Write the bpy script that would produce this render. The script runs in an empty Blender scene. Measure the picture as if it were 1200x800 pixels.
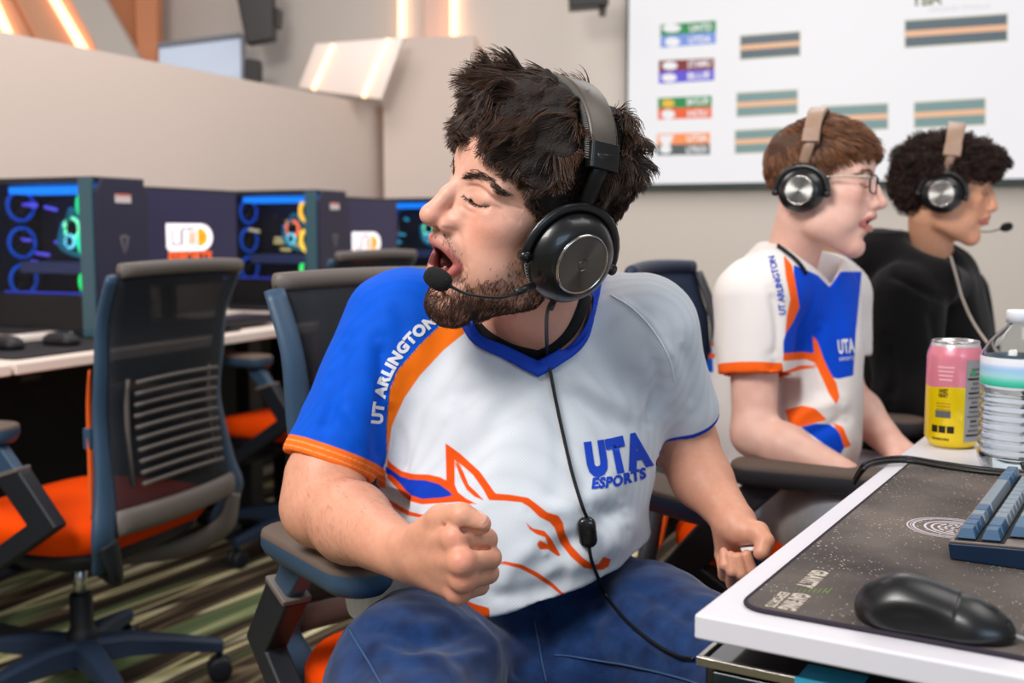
import bpy, bmesh, math, random, os
import numpy as np
from mathutils import Vector, Matrix
from mathutils.bvhtree import BVHTree
PI = math.pi
C = bpy.context.scene.collection
SC = bpy.context.scene
ONLY = ''
rng = random.Random(7)

# ------------------------------------------------------------------ camera model (metres, z up, camera looks along +Y)
F = 1300.0; HC = 1.08; TH = math.atan(130 / F)
CAM = Vector((0, 0, HC))
def ray(px, py):
    cx, cy = (px - 600) / F, (400 - py) / F
    return Vector((cx, math.cos(TH) + cy * math.sin(TH), -math.sin(TH) + cy * math.cos(TH)))
def P(px, py, D):
    r = ray(px, py); return CAM + r * (D / r.y)
def PZ(px, py, z):
    r = ray(px, py); return CAM + r * ((z - HC) / r.z)
def proj(co):
    """numpy (n,3) -> pixel (n,2)"""
    co = np.asarray(co, float).reshape(-1, 3)
    x = co[:, 0]; y = co[:, 1]; z = co[:, 2] - HC
    d = y * math.cos(TH) - z * math.sin(TH)
    u = y * math.sin(TH) + z * math.cos(TH)
    return np.stack([600 + F * x / d, 400 - F * u / d], 1)

# ------------------------------------------------------------------ materials
MATS = {}
def srgb(r, g, b):
    f = lambda c: (c / 255 / 12.92) if c / 255 <= .04045 else ((c / 255 + .055) / 1.055) ** 2.4
    return (f(r), f(g), f(b), 1)
def mat(name, col=(200, 200, 200), rough=.5, metal=0., spec=.5, emit=None, es=1., alpha=1., trans=0., ior=1.45, bump=None, var=0., vscale=20, coat=0., sss=0., sheen=0.):
    if name in MATS: return MATS[name]
    m = bpy.data.materials.new(name); m.use_nodes = True; MATS[name] = m
    nt = m.node_tree; b = nt.nodes['Principled BSDF']
    c = srgb(*col) if len(col) == 3 else col
    b.inputs['Base Color'].default_value = c
    b.inputs['Roughness'].default_value = rough; b.inputs['Metallic'].default_value = metal
    b.inputs['Specular IOR Level'].default_value = spec; b.inputs['Alpha'].default_value = alpha
    b.inputs['Transmission Weight'].default_value = trans; b.inputs['IOR'].default_value = ior
    b.inputs['Coat Weight'].default_value = coat
    b.inputs['Sheen Weight'].default_value = sheen
    if sss:
        b.inputs['Subsurface Weight'].default_value = sss
        b.inputs['Subsurface Radius'].default_value = (1, .35, .2); b.inputs['Subsurface Scale'].default_value = .006
    if emit:
        b.inputs['Emission Color'].default_value = srgb(*emit); b.inputs['Emission Strength'].default_value = es
    if var:
        tc = nt.nodes.new('ShaderNodeTexCoord'); n = nt.nodes.new('ShaderNodeTexNoise'); n.inputs['Scale'].default_value = vscale
        n.inputs['Detail'].default_value = 6
        nt.links.new(tc.outputs['Object'], n.inputs['Vector'])
        mx = nt.nodes.new('ShaderNodeMix'); mx.data_type = 'RGBA'
        mx.inputs[6].default_value = tuple(x * (1 - var) for x in c[:3]) + (1,)
        mx.inputs[7].default_value = tuple(min(1, x * (1 + var)) for x in c[:3]) + (1,)
        nt.links.new(n.outputs['Fac'], mx.inputs[0]); nt.links.new(mx.outputs[2], b.inputs['Base Color'])
    if bump:
        sc, st = bump
        tc = nt.nodes.new('ShaderNodeTexCoord'); n = nt.nodes.new('ShaderNodeTexNoise'); n.inputs['Scale'].default_value = sc
        nt.links.new(tc.outputs['Object'], n.inputs['Vector'])
        bp = nt.nodes.new('ShaderNodeBump'); bp.inputs['Strength'].default_value = st; bp.inputs['Distance'].default_value = .002
        nt.links.new(n.outputs['Fac'], bp.inputs['Height']); nt.links.new(bp.outputs['Normal'], b.inputs['Normal'])
    return m

# ------------------------------------------------------------------ objects
def tag(o, label=None, cat=None, group=None, kind=None):
    if label: o['label'] = label
    if cat: o['category'] = cat
    if group: o['group'] = group
    if kind: o['kind'] = kind
    return o
def thing(name, label, cat, loc=(0, 0, 0), rz=0., group=None):
    o = bpy.data.objects.new(name, None); C.objects.link(o); o.empty_display_size = .05
    o.location = loc; o.rotation_euler = (0, 0, rz)
    return tag(o, label, cat, group)
def link(name, me, m=None, parent=None, smooth=False):
    o = bpy.data.objects.new(name, me); C.objects.link(o)
    if m is not None:
        for k in (m if isinstance(m, (list, tuple)) else [m]): me.materials.append(k)
    if parent is not None: o.parent = parent
    if smooth: me.polygons.foreach_set('use_smooth', [True] * len(me.polygons))
    return o
def bm_obj(name, bm, m=None, parent=None, smooth=False, bevel=0., seg=2, sub=0, world=False):
    """link a bmesh as ONE mesh object; world=True: the coordinates are world ones, bring them into the parent's frame"""
    bmesh.ops.recalc_face_normals(bm, faces=bm.faces)
    me = bpy.data.meshes.new(name); bm.to_mesh(me); bm.free()
    if world and parent is not None:
        me.transform(world_matrix(parent).inverted())
    o = link(name, me, m, parent, smooth)
    if bevel:
        md = o.modifiers.new('b', 'BEVEL'); md.width = bevel; md.segments = seg; md.limit_method = 'ANGLE'; md.angle_limit = .6
        me.polygons.foreach_set('use_smooth', [True] * len(me.polygons))
        md.harden_normals = True
    if sub:
        md = o.modifiers.new('s', 'SUBSURF'); md.levels = sub; md.render_levels = sub
        me.polygons.foreach_set('use_smooth', [True] * len(me.polygons))
    return o
def world_matrix(o):
    m = o.matrix_basis.copy()
    p = o.parent
    while p is not None:
        m = p.matrix_basis @ m; p = p.parent
    return m
def box(bm, c, s, rot=None, mi=0):
    """box with centre c, full size s, optional 3x3/4x4 rotation"""
    M = Matrix.Translation(Vector(c))
    if rot is not None: M = M @ rot.to_4x4()
    vs = [bm.verts.new(M @ Vector((x * s[0] / 2, y * s[1] / 2, z * s[2] / 2))) for x in (-1, 1) for y in (-1, 1) for z in (-1, 1)]
    for f in ((0, 1, 3, 2), (4, 6, 7, 5), (0, 4, 5, 1), (2, 3, 7, 6), (0, 2, 6, 4), (1, 5, 7, 3)):
        fc = bm.faces.new([vs[i] for i in f]); fc.material_index = mi
    return vs
def frame_of(d, up=None):
    d = Vector(d).normalized(); up = Vector(up) if up is not None else Vector((0, 0, 1))
    if abs(d.dot(up.normalized())) > .98: up = Vector((1, 0, 0)) if abs(d.x) < .9 else Vector((0, 1, 0))
    x = up.cross(d).normalized(); y = d.cross(x)
    return x, y, d
def loft(bm, rings, cap=True, closed=False, mi=0):
    """connect rings (lists of points of equal count)"""
    vr = [[bm.verts.new(p) for p in r] for r in rings]
    n = len(vr[0])
    pairs = list(zip(vr[:-1], vr[1:])) + ([(vr[-1], vr[0])] if closed else [])
    for a, b in pairs:
        for i in range(n):
            f = bm.faces.new((a[i], a[(i + 1) % n], b[(i + 1) % n], b[i])); f.material_index = mi
    if cap and not closed:
        bm.faces.new(vr[0][::-1]).material_index = mi; bm.faces.new(vr[-1]).material_index = mi
    return vr
def spline(pts, n=8):
    """Catmull-Rom through the points, n steps a segment"""
    pts = [Vector(p) for p in pts]; out = []
    if len(pts) < 3:
        return [pts[0].lerp(pts[-1], i / n) for i in range(n + 1)]
    for i in range(len(pts) - 1):
        p0 = pts[max(i - 1, 0)]; p1 = pts[i]; p2 = pts[i + 1]; p3 = pts[min(i + 2, len(pts) - 1)]
        for k in range(n):
            t = k / n
            out.append(.5 * ((2 * p1) + (p2 - p0) * t + (2 * p0 - 5 * p1 + 4 * p2 - p3) * t * t + (3 * p1 - p0 - 3 * p2 + p3) * t ** 3))
    out.append(pts[-1]); return out
def tube(bm, pts, r, n=10, closed=False, flat=None, up=None, mi=0, cap=True):
    """tube along points; r number or list; flat=(sx,sy) scales the section"""
    pts = [Vector(p) for p in pts]; m = len(pts)
    rs = r if isinstance(r, (list, tuple)) else [r] * m
    if len(rs) != m: rs = [np.interp(i / (m - 1), np.linspace(0, 1, len(rs)), rs) for i in range(m)]
    rings = []; prev = None
    for i, p in enumerate(pts):
        if closed: d = pts[(i + 1) % m] - pts[i - 1]
        else: d = pts[min(i + 1, m - 1)] - pts[max(i - 1, 0)]
        if up is not None: x, y, _ = frame_of(d, up)
        elif prev is None: x, y, _ = frame_of(d)
        else:
            d.normalize(); x = (prev - d * prev.dot(d)).normalized(); y = d.cross(x)
        prev = x
        sx, sy = flat or (1, 1)
        rings.append([p + (x * math.cos(a) * sx + y * math.sin(a) * sy) * float(rs[i]) for a in [2 * PI * k / n for k in range(n)]])
    loft(bm, rings, cap=cap, closed=closed, mi=mi)
def lathe(bm, prof, n=48, M=None, mi=0, cap=True):
    """revolve (r,z) pairs round local z; M places it"""
    M = M or Matrix.Identity(4)
    rings = [[M @ Vector((max(r, 1e-5) * math.cos(2 * PI * k / n), max(r, 1e-5) * math.sin(2 * PI * k / n), z)) for k in range(n)] for r, z in prof]
    loft(bm, rings, cap=cap, mi=mi)
def prism(bm, poly, axis_o, ax, ay, az, t, mi=0):
    """extrude polygon [(u,v)] in the plane (ax, ay) from axis_o by t along az, centred"""
    a = [Vector(axis_o) + ax * u + ay * v - az * (t / 2) for u, v in poly]
    b = [p + az * t for p in a]
    loft(bm, [a, b], mi=mi)
def rrect(w, h, r, n=5):
    out = []
    for cx, cy, a0 in ((w / 2 - r, h / 2 - r, 0), (-w / 2 + r, h / 2 - r, 90), (-w / 2 + r, -h / 2 + r, 180), (w / 2 - r, -h / 2 + r, 270)):
        for k in range(n + 1):
            a = math.radians(a0 + 90 * k / n); out.append((cx + r * math.cos(a), cy + r * math.sin(a)))
    return out
def copy_tree(o, parent=None):
    c = o.copy(); C.objects.link(c)
    if parent is not None: c.parent = parent
    for ch in [x for x in bpy.data.objects if x.parent is o]: copy_tree(ch, c)
    return c

# ------------------------------------------------------------------ signed distance sculpting
class Field:
    """a smooth union of shapes sampled on a grid, meshed with surface nets"""
    def __init__(s, lo, hi, h):
        s.lo = np.array(lo, np.float32); s.h = h
        n = np.ceil((np.array(hi) - s.lo) / h).astype(int) + 1
        s.ax = [s.lo[i] + np.arange(n[i], dtype=np.float32) * h for i in range(3)]
        s.d = np.full(n, 1.0, np.float32)
    def _win(s, lo, hi):
        sl = []
        for i in range(3):
            a = int(max(0, math.floor((lo[i] - s.lo[i]) / s.h))); b = int(min(len(s.ax[i]), math.ceil((hi[i] - s.lo[i]) / s.h) + 1))
            if b <= a: return None
            sl.append(slice(a, b))
        X, Y, Z = s.ax[0][sl[0]][:, None, None], s.ax[1][sl[1]][None, :, None], s.ax[2][sl[2]][None, None, :]
        return tuple(sl), X, Y, Z
    def _mix(s, sl, e, k, op):
        d = s.d[sl]
        if op == 'add':
            if k > 0:
                h = np.maximum(k - np.abs(d - e), 0) / k; s.d[sl] = np.minimum(d, e) - h * h * k * .25
            else: s.d[sl] = np.minimum(d, e)
        elif op == 'sub':
            e = -e; h = np.maximum(k - np.abs(d - e), 0) / max(k, 1e-6); s.d[sl] = np.maximum(d, e) + h * h * k * .25
        elif op == 'int':
            h = np.maximum(k - np.abs(d - e), 0) / max(k, 1e-6); s.d[sl] = np.maximum(d, e) + h * h * k * .25
    def ell(s, c, r, R=None, k=.01, op='add'):
        c = Vector(c); m = max(r) + k + 3 * s.h
        w = s._win([c[i] - m for i in range(3)], [c[i] + m for i in range(3)])
        if not w: return
        sl, X, Y, Z = w
        x, y, z = X - c.x, Y - c.y, Z - c.z
        if R is not None:
            Rt = R.to_3x3().transposed()
            x, y, z = [Rt[i][0] * x + Rt[i][1] * y + Rt[i][2] * z for i in range(3)]
        k0 = np.sqrt((x / r[0]) ** 2 + (y / r[1]) ** 2 + (z / r[2]) ** 2)
        k1 = np.sqrt((x / r[0] ** 2) ** 2 + (y / r[1] ** 2) ** 2 + (z / r[2] ** 2) ** 2) + 1e-9
        e = k0 * (k0 - 1) / k1
        e = np.where(k0 < .05, -min(r), e)
        s._mix(sl, e.astype(np.float32), k, op)
    def cap(s, a, b, ra, rb=None, k=.01, op='add'):
        a, b = Vector(a), Vector(b); rb = ra if rb is None else rb
        m = max(ra, rb) + k + 3 * s.h
        w = s._win([min(a[i], b[i]) - m for i in range(3)], [max(a[i], b[i]) + m for i in range(3)])
        if not w: return
        sl, X, Y, Z = w
        ba = b - a; L = max(ba.length_squared, 1e-12)
        x, y, z = X - a.x, Y - a.y, Z - a.z
        t = np.clip((x * ba.x + y * ba.y + z * ba.z) / L, 0, 1)
        e = np.sqrt((x - ba.x * t) ** 2 + (y - ba.y * t) ** 2 + (z - ba.z * t) ** 2) - (ra + (rb - ra) * t)
        s._mix(sl, e.astype(np.float32), k, op)
    def chain(s, pts, rs, k=.01, op='add', smooth=0):
        if smooth:
            n = len(pts); q = spline(pts, smooth); rs = np.interp(np.linspace(0, n - 1, len(q)), range(n), rs); pts = q
        for i in range(len(pts) - 1): s.cap(pts[i], pts[i + 1], float(rs[i]), float(rs[i + 1]), k=(k if i == 0 or op == 'sub' else min(k, .004) if smooth else k), op=op)
    def half(s, p, n, k=.005):
        """cut away the side the normal points to"""
        p, n = Vector(p), Vector(n).normalized()
        X, Y, Z = s.ax[0][:, None, None], s.ax[1][None, :, None], s.ax[2][None, None, :]
        e = ((X - p.x) * n.x + (Y - p.y) * n.y + (Z - p.z) * n.z).astype(np.float32)
        s._mix((slice(None),) * 3, e, k, 'int')
    def mesh(s, smooth=2, keep=None):
        d = s.d; n = d.shape
        # pad so that the surface closes
        d[0], d[-1] = np.maximum(d[0], s.h), np.maximum(d[-1], s.h)
        d[:, 0], d[:, -1] = np.maximum(d[:, 0], s.h), np.maximum(d[:, -1], s.h)
        d[:, :, 0], d[:, :, -1] = np.maximum(d[:, :, 0], s.h), np.maximum(d[:, :, -1], s.h)
        neg = d < 0
        cs = [neg[i:n[0] - 1 + i, j:n[1] - 1 + j, k:n[2] - 1 + k] for i in (0, 1) for j in (0, 1) for k in (0, 1)]
        cnt = sum(c.astype(np.int8) for c in cs)
        act = (cnt > 0) & (cnt < 8)
        idx = np.full(act.shape, -1, np.int64); cells = np.argwhere(act); idx[act] = np.arange(len(cells))
        acc = np.zeros((len(cells), 3)); num = np.zeros(len(cells))
        i, j, k = cells.T
        for ax in range(3):
            o1, o2 = [a for a in range(3) if a != ax]
            for u in (0, 1):
                for v in (0, 1):
                    off = [0, 0, 0]; off[o1] = u; off[o2] = v
                    a = d[i + off[0], j + off[1], k + off[2]]
                    off2 = list(off); off2[ax] = 1
                    b = d[i + off2[0], j + off2[1], k + off2[2]]
                    m = (a < 0) != (b < 0)
                    t = np.where(m, a / np.where(m, a - b, 1), 0)
                    p = np.zeros((len(cells), 3)); p[:, ax] = t; p[:, o1] = u; p[:, o2] = v
                    acc[m] += p[m]; num[m] += 1
        V = (cells + acc / num[:, None]) * s.h + s.lo
        quads = []
        for ax in range(3):
            o1, o2 = (ax + 1) % 3, (ax + 2) % 3
            sl0 = [slice(1, -1)] * 3; sl0[ax] = slice(0, -1)
            sl1 = list(sl0); sl1[ax] = slice(1, None)
            a, b = neg[tuple(sl0)], neg[tuple(sl1)]
            e = np.argwhere(a != b); base = np.array([1, 1, 1]); base[ax] = 0; e = e + base
            flip = neg[e[:, 0], e[:, 1], e[:, 2]]
            def cell(u, v):
                q = e.copy(); q[:, o1] -= u; q[:, o2] -= v
                return idx[q[:, 0], q[:, 1], q[:, 2]]
            Q = np.stack([cell(1, 1), cell(0, 1), cell(0, 0), cell(1, 0)], 1)
            Q[~flip] = Q[~flip][:, ::-1]
            quads.append(Q)
        Q = np.concatenate(quads)
        V = relax(V, Q, smooth)
        return V, Q
def relax(V, Q, it=1, lam=.5):
    E = np.concatenate([Q[:, [0, 1]], Q[:, [1, 2]], Q[:, [2, 3]], Q[:, [3, 0]]]); E = np.concatenate([E, E[:, ::-1]])
    cnt = np.bincount(E[:, 0], minlength=len(V)).astype(float); cnt[cnt == 0] = 1
    def lap(X): return np.stack([np.bincount(E[:, 0], weights=X[E[:, 1], c], minlength=len(X)) for c in range(3)], 1) / cnt[:, None] - X
    for _ in range(it):
        V = V + lam * lap(V); V = V - (lam + .03) * lap(V)
    return V
def vnormals(V, Q):
    a = V[Q[:, 2]] - V[Q[:, 0]]; b = V[Q[:, 3]] - V[Q[:, 1]]; fn = np.cross(a, b)
    N = np.zeros_like(V)
    for c in range(Q.shape[1]): 
        for k in range(3): N[:, k] += np.bincount(Q[:, c], weights=fn[:, k], minlength=len(V))
    return N / (np.linalg.norm(N, axis=1, keepdims=True) + 1e-12)
def np_mesh(name, V, Q, attrs=None):
    me = bpy.data.meshes.new(name)
    me.vertices.add(len(V)); me.vertices.foreach_set('co', np.asarray(V, np.float32).ravel())
    Q = np.asarray(Q); n = Q.shape[1]
    me.loops.add(Q.size); me.loops.foreach_set('vertex_index', Q.ravel().astype(np.int32))
    me.polygons.add(len(Q)); me.polygons.foreach_set('loop_start', np.arange(0, Q.size, n, dtype=np.int32))
    me.polygons.foreach_set('use_smooth', np.ones(len(Q), bool))
    me.update(calc_edges=True); me.validate()
    for k, v in (attrs or {}).items():
        v = np.asarray(v, np.float32)
        if v.ndim == 1:
            a = me.attributes.new(k, 'FLOAT', 'POINT'); a.data.foreach_set('value', v)
        else:
            a = me.color_attributes.new(k, 'FLOAT_COLOR', 'POINT')
            if v.shape[1] == 3: v = np.concatenate([v, np.ones((len(v), 1), np.float32)], 1)
            a.data.foreach_set('color', v.ravel())
    return me
def poly_sd(p, poly):
    """signed distance (negative inside) of points (n,2) to a polygon"""
    p = np.asarray(p, float); poly = np.asarray(poly, float); d = np.full(len(p), 1e9); ins = np.zeros(len(p), bool)
    for i in range(len(poly)):
        a = poly[i]; b = poly[(i + 1) % len(poly)]; e = b - a; w = p - a
        t = np.clip((w @ e) / max(e @ e, 1e-9), 0, 1)
        d = np.minimum(d, ((w - t[:, None] * e) ** 2).sum(1))
        c = ((a[1] > p[:, 1]) != (b[1] > p[:, 1])) & (p[:, 0] < (b[0] - a[0]) * (p[:, 1] - a[1]) / (b[1] - a[1] + 1e-12) + a[0])
        ins ^= c
    d = np.sqrt(d); return np.where(ins, -d, d)
def line_d(p, pts):
    """distance of points (n,k) to a polyline"""
    p = np.asarray(p, float); pts = np.asarray(pts, float); d = np.full(len(p), 1e9)
    for a, b in zip(pts[:-1], pts[1:]):
        e = b - a; w = p - a; t = np.clip((w @ e) / max(e @ e, 1e-12), 0, 1)
        d = np.minimum(d, ((w - t[:, None] * e) ** 2).sum(1))
    return np.sqrt(d)
def vnoise(p, f, seed=0):
    """smooth value noise in -1..1"""
    p = np.asarray(p, float) * f + seed * 17.31; i = np.floor(p).astype(np.int64); t = p - i; t = t * t * (3 - 2 * t); out = 0
    def hsh(a):
        n = (a[:, 0] * 73856093 ^ a[:, 1] * 19349663 ^ a[:, 2] * 83492791) & 0x7fffffff
        n = (n * 1103515245 + 12345) & 0x7fffffff; n = (n ^ (n >> 13)) * 60493 & 0x7fffffff
        return (n % 10007) / 10007 * 2 - 1
    for dx in (0, 1):
        for dy in (0, 1):
            for dz in (0, 1):
                w = (t[:, 0] if dx else 1 - t[:, 0]) * (t[:, 1] if dy else 1 - t[:, 1]) * (t[:, 2] if dz else 1 - t[:, 2])
                out = out + w * hsh(i + np.array([dx, dy, dz]))
    return out
def hair_obj(name, strands, radii, m, parent=None):
    """strands: array (n, k, 3) in the parent's frame; radii (k,)"""
    n, k, _ = strands.shape
    h = bpy.data.hair_curves.new(name); h.add_curves([k] * n)
    h.attributes['position'].data.foreach_set('vector', strands.astype(np.float32).ravel())
    a = h.attributes.get('radius') or h.attributes.new('radius', 'FLOAT', 'POINT')
    a.data.foreach_set('value', np.tile(np.asarray(radii, np.float32), n))
    h.materials.append(m)
    o = bpy.data.objects.new(name, h); C.objects.link(o)
    if parent is not None: o.parent = parent
    return o
def hairmat(name, col, rough=.45, spec=.35):
    if name in MATS: return MATS[name]
    m = mat(name, col, rough=rough, spec=spec)
    nt = m.node_tree; b = nt.nodes['Principled BSDF']
    hi = nt.nodes.new('ShaderNodeHairInfo'); mx = nt.nodes.new('ShaderNodeMix'); mx.data_type = 'RGBA'
    c = srgb(*col); mx.inputs[6].default_value = tuple(x * .45 for x in c[:3]) + (1,); mx.inputs[7].default_value = tuple(min(1, x * 1.7) for x in c[:3]) + (1,)
    nt.links.new(hi.outputs['Random'], mx.inputs[0]); nt.links.new(mx.outputs[2], b.inputs['Base Color'])
    return m
def text_mesh(txt, size=1., bold=0., res=3, ext=0.):
    c = bpy.data.curves.new('txt', 'FONT'); c.body = txt; c.size = size; c.offset = bold; c.resolution_u = res; c.extrude = ext
    c.align_x = 'LEFT'; c.space_character = 1 + max(0, bold - .03) * 4.2
    o = bpy.data.objects.new('txt', c); C.objects.link(o)
    dg = bpy.context.evaluated_depsgraph_get(); me = bpy.data.meshes.new_from_object(o.evaluated_get(dg))
    bpy.data.objects.remove(o); bpy.data.curves.remove(c)
    return me
def text_geo(txt, size=1., bold=0.):
    """(verts (n,2), tri faces, width)"""
    me = text_mesh(txt, size, bold)
    bm = bmesh.new(); bm.from_mesh(me); bpy.data.meshes.remove(me)
    bmesh.ops.triangulate(bm, faces=bm.faces)
    return bm
# ------------------------------------------------------------------ camera, colour, world
cd = bpy.data.cameras.new('camera'); co = bpy.data.objects.new('camera', cd); C.objects.link(co)
co.location = CAM; co.rotation_euler = (PI / 2 - TH, 0, 0)
cd.sensor_width = 36; cd.lens = F / 1200 * 36; cd.clip_start = .05
cd.dof.use_dof = True; cd.dof.focus_distance = 1.20; cd.dof.aperture_fstop = 4.8
SC.camera = co
SC.view_settings.view_transform = 'Standard'; SC.view_settings.look = 'None'
SC.view_settings.gamma = 1; SC.view_settings.exposure = 0; SC.view_settings.use_curve_mapping = False
SC.cycles.use_denoising = True
SC.cycles.max_bounces = 8; SC.cycles.transparent_max_bounces = 16
w = bpy.data.worlds.new('world'); SC.world = w; w.use_nodes = True
bg = w.node_tree.nodes['Background']; bg.inputs[0].default_value = (1.0, .96, .94, 1); bg.inputs[1].default_value = .23
def area(name, loc, target, size, power, col):
    l = bpy.data.lights.new(name, 'AREA'); l.shape = 'RECTANGLE'; l.size, l.size_y = size; l.energy = power; l.color = col
    o = bpy.data.objects.new(name, l); C.objects.link(o); o.location = loc
    d = Vector(target) - Vector(loc); o.rotation_euler = d.to_track_quat('-Z', 'Y').to_euler(); return o
# ------------------------------------------------------------------ the room
AE = math.radians(24); EV = Vector((math.sin(AE), math.cos(AE), 0)); NL = Vector((-math.cos(AE), math.sin(AE), 0))     # left row: along, towards its wall
AW = math.radians(21); WD = Vector((math.cos(AW), -math.sin(AW), 0)); WN = Vector((-math.sin(AW), -math.cos(AW), 0))   # display wall: to the right, towards the room
W0 = P(735, 217, 5.5); W0.z = 0
def on_wall(px, py, off=0.):
    """point of the display wall seen at a pixel"""
    r = ray(px, py); o = W0 + WN * off
    t = (o - CAM).dot(WN) / r.dot(WN); return CAM + r * t
def wall_uv(px, py, off=0.):
    p = on_wall(px, py, off) - W0; return p.dot(WD), p.z
def box_frame(bm, o, ax, ay, u0, u1, v0, v1, z0, z1, mi=0):
    vs = [bm.verts.new(Vector((0, 0, z)) + Vector((o.x, o.y, 0)) + ax * u + ay * v) for u in (u0, u1) for v in (v0, v1) for z in (z0, z1)]
    for f in ((0, 1, 3, 2), (4, 6, 7, 5), (0, 4, 5, 1), (2, 3, 7, 6), (0, 2, 6, 4), (1, 5, 7, 3)):
        bm.faces.new([vs[i] for i in f]).material_index = mi
def build_room():
    # carpet
    m = mat('carpet', (60, 52, 44), rough=.95, spec=.1); nt = m.node_tree; b = nt.nodes['Principled BSDF']
    tc = nt.nodes.new('ShaderNodeTexCoord'); mp = nt.nodes.new('ShaderNodeMapping'); mp.inputs['Rotation'].default_value = (0, 0, AE - math.radians(90) + math.radians(-8))
    mp.vector_type = 'TEXTURE'
    mp.inputs['Rotation'].default_value = (0, 0, math.radians(90) - AE - math.radians(6))
    m2 = nt.nodes.new('ShaderNodeMapping'); m2.inputs['Scale'].default_value = (.85, 9.5, 1)
    v = nt.nodes.new('ShaderNodeTexNoise'); v.inputs['Scale'].default_value = 1.; v.inputs['Detail'].default_value = 1.2; v.inputs['Roughness'].default_value = .4
    v2 = nt.nodes.new('ShaderNodeTexNoise'); v2.inputs['Scale'].default_value = .55; v2.inputs['Detail'].default_value = 1
    nt.links.new(tc.outputs['Object'], mp.inputs[0]); nt.links.new(mp.outputs[0], m2.inputs[0]); nt.links.new(m2.outputs[0], v.inputs['Vector']); nt.links.new(m2.outputs[0], v2.inputs['Vector'])
    r = nt.nodes.new('ShaderNodeValToRGB'); cr = r.color_ramp; cr.interpolation = 'LINEAR'
    st = [(.30, (36, 30, 26)), (.44, (58, 48, 40)), (.475, (124, 108, 84)), (.50, (54, 45, 37)), (.545, (84, 72, 56)), (.56, (224, 214, 178)), (.60, (186, 180, 124)), (.615, (80, 70, 54)), (.66, (110, 100, 78)), (.69, (222, 214, 186))]
    while len(cr.elements) < len(st): cr.elements.new(.5)
    for e, (p, c) in zip(cr.elements, st): e.position = p; e.color = srgb(*c)
    nt.links.new(v.outputs['Fac'], r.inputs[0])
    r2 = nt.nodes.new('ShaderNodeValToRGB'); r2.color_ramp.elements[0].position = .52; r2.color_ramp.elements[1].position = .60
    r2.color_ramp.elements[0].color = (0, 0, 0, 1); r2.color_ramp.elements[1].color = (.55, .55, .55, 1); nt.links.new(v2.outputs['Fac'], r2.inputs[0])
    mx = nt.nodes.new('ShaderNodeMix'); mx.data_type = 'RGBA'; nt.links.new(r2.outputs[0], mx.inputs[0]); nt.links.new(r.outputs[0], mx.inputs[6]); mx.inputs[7].default_value = srgb(112, 136, 92)
    fb = nt.nodes.new('ShaderNodeTexNoise'); fb.inputs['Scale'].default_value = 260; nt.links.new(tc.outputs['Object'], fb.inputs['Vector'])
    ml = nt.nodes.new('ShaderNodeMix'); ml.data_type = 'RGBA'; ml.blend_type = 'MULTIPLY'; ml.inputs[0].default_value = .8
    mr = nt.nodes.new('ShaderNodeMapRange'); mr.inputs['To Min'].default_value = .5; mr.inputs['To Max'].default_value = 1.35; nt.links.new(fb.outputs['Fac'], mr.inputs['Value'])
    nt.links.new(mx.outputs[2], ml.inputs[6]); nt.links.new(mr.outputs[0], ml.inputs[7]); nt.links.new(ml.outputs[2], b.inputs['Base Color'])
    bm = bmesh.new(); box(bm, (0, 4, -.02), (14, 14, .04)); tag(bm_obj('floor', bm, m), kind='structure')
    # walls
    wl = mat('wall_paint', (222, 212, 203), rough=.85, spec=.2); ww = mat('partition_paint', (224, 206, 195), rough=.8, spec=.2)
    bm = bmesh.new(); box_frame(bm, W0, WD, -WN, -6.2, 3.6, 0, .15, 0, 3.3); tag(bm_obj('wall_back', bm, wl), kind='structure')
    bm = bmesh.new(); box_frame(bm, W0 + WN * .012, WD, -WN, -6.2, 3.6, 0, .012, 0, .11); tag(bm_obj('baseboard_back', bm, mat('baseboard', (60, 56, 54), rough=.6)), kind='structure')
    WL = Vector((-1.94, 2.96, 0))
    bm = bmesh.new(); box_frame(bm, WL, EV, NL, -3.2, 3.14, 0, .13, 0, 1.715); tag(bm_obj('wall_left', bm, ww), kind='structure')
    # taller partition beyond with a glossy sloping panel that carries two light strips
    a = P(455, 44, 5.70); bq = P(556, 61, 5.64); d = Vector((bq.x - a.x, bq.y - a.y, 0)); L = d.length; d.normalize(); nrm = Vector((-d.y, d.x, 0))
    bm = bmesh.new(); box_frame(bm, a, d, nrm, -.03, L, 0, .08, 0, a.z - .0); tag(bm_obj('wall_partition', bm, ww), kind='structure')
    gl = mat('gloss_white', (222, 204, 192), rough=.25, spec=.6)
    Y = Vector((0, 1, 0))
    def plate(name, pts, D, t, m, parent=None, bev=.004):
        bm = bmesh.new(); q = [P(x, y, D) for x, y in pts]; loft(bm, [q, [p + Y * t for p in q]]); return bm_obj(name, bm, m, parent, bevel=bev)
    led = mat('warm_led', (255, 196, 150), emit=(255, 200, 160), es=2.4)
    def strip(parent, p1, p2, D, w=.022, name='light_strip'):
        bm = bmesh.new(); a_, b_ = P(p1[0], p1[1], D), P(p2[0], p2[1], D); tube(bm, [a_, b_], w, 8); return bm_obj(name, bm, led, parent)
    pn = plate('light_panel', [(349, 103), (369, 51), (474, 43), (447, 117)], 5.50, .035, gl); tag(pn, 'white sloping gloss panel with two glowing strips above the low partition', 'wall panel')
    strip(pn, (367, 105), (391, 53), 5.49, .012); strip(pn, (426, 114), (456, 46), 5.49, .012)
    op = mat('orange_paint', (246, 186, 150), rough=.7); op2 = mat('orange_paint_deep', (206, 134, 92), rough=.7)
    o = plate('slanted_panel', [(-70, -60), (50, -60), (118, 66), (118, 110), (-70, 110)], 6.05, .08, op); tag(o, 'peach slanted wall panel with two diagonal light strips, upper left corner', 'wall panel')
    strip(o, (-12, -8), (13, 48), 6.03, .026); strip(o, (38, -45), (101, 64), 6.03, .026)
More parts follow.
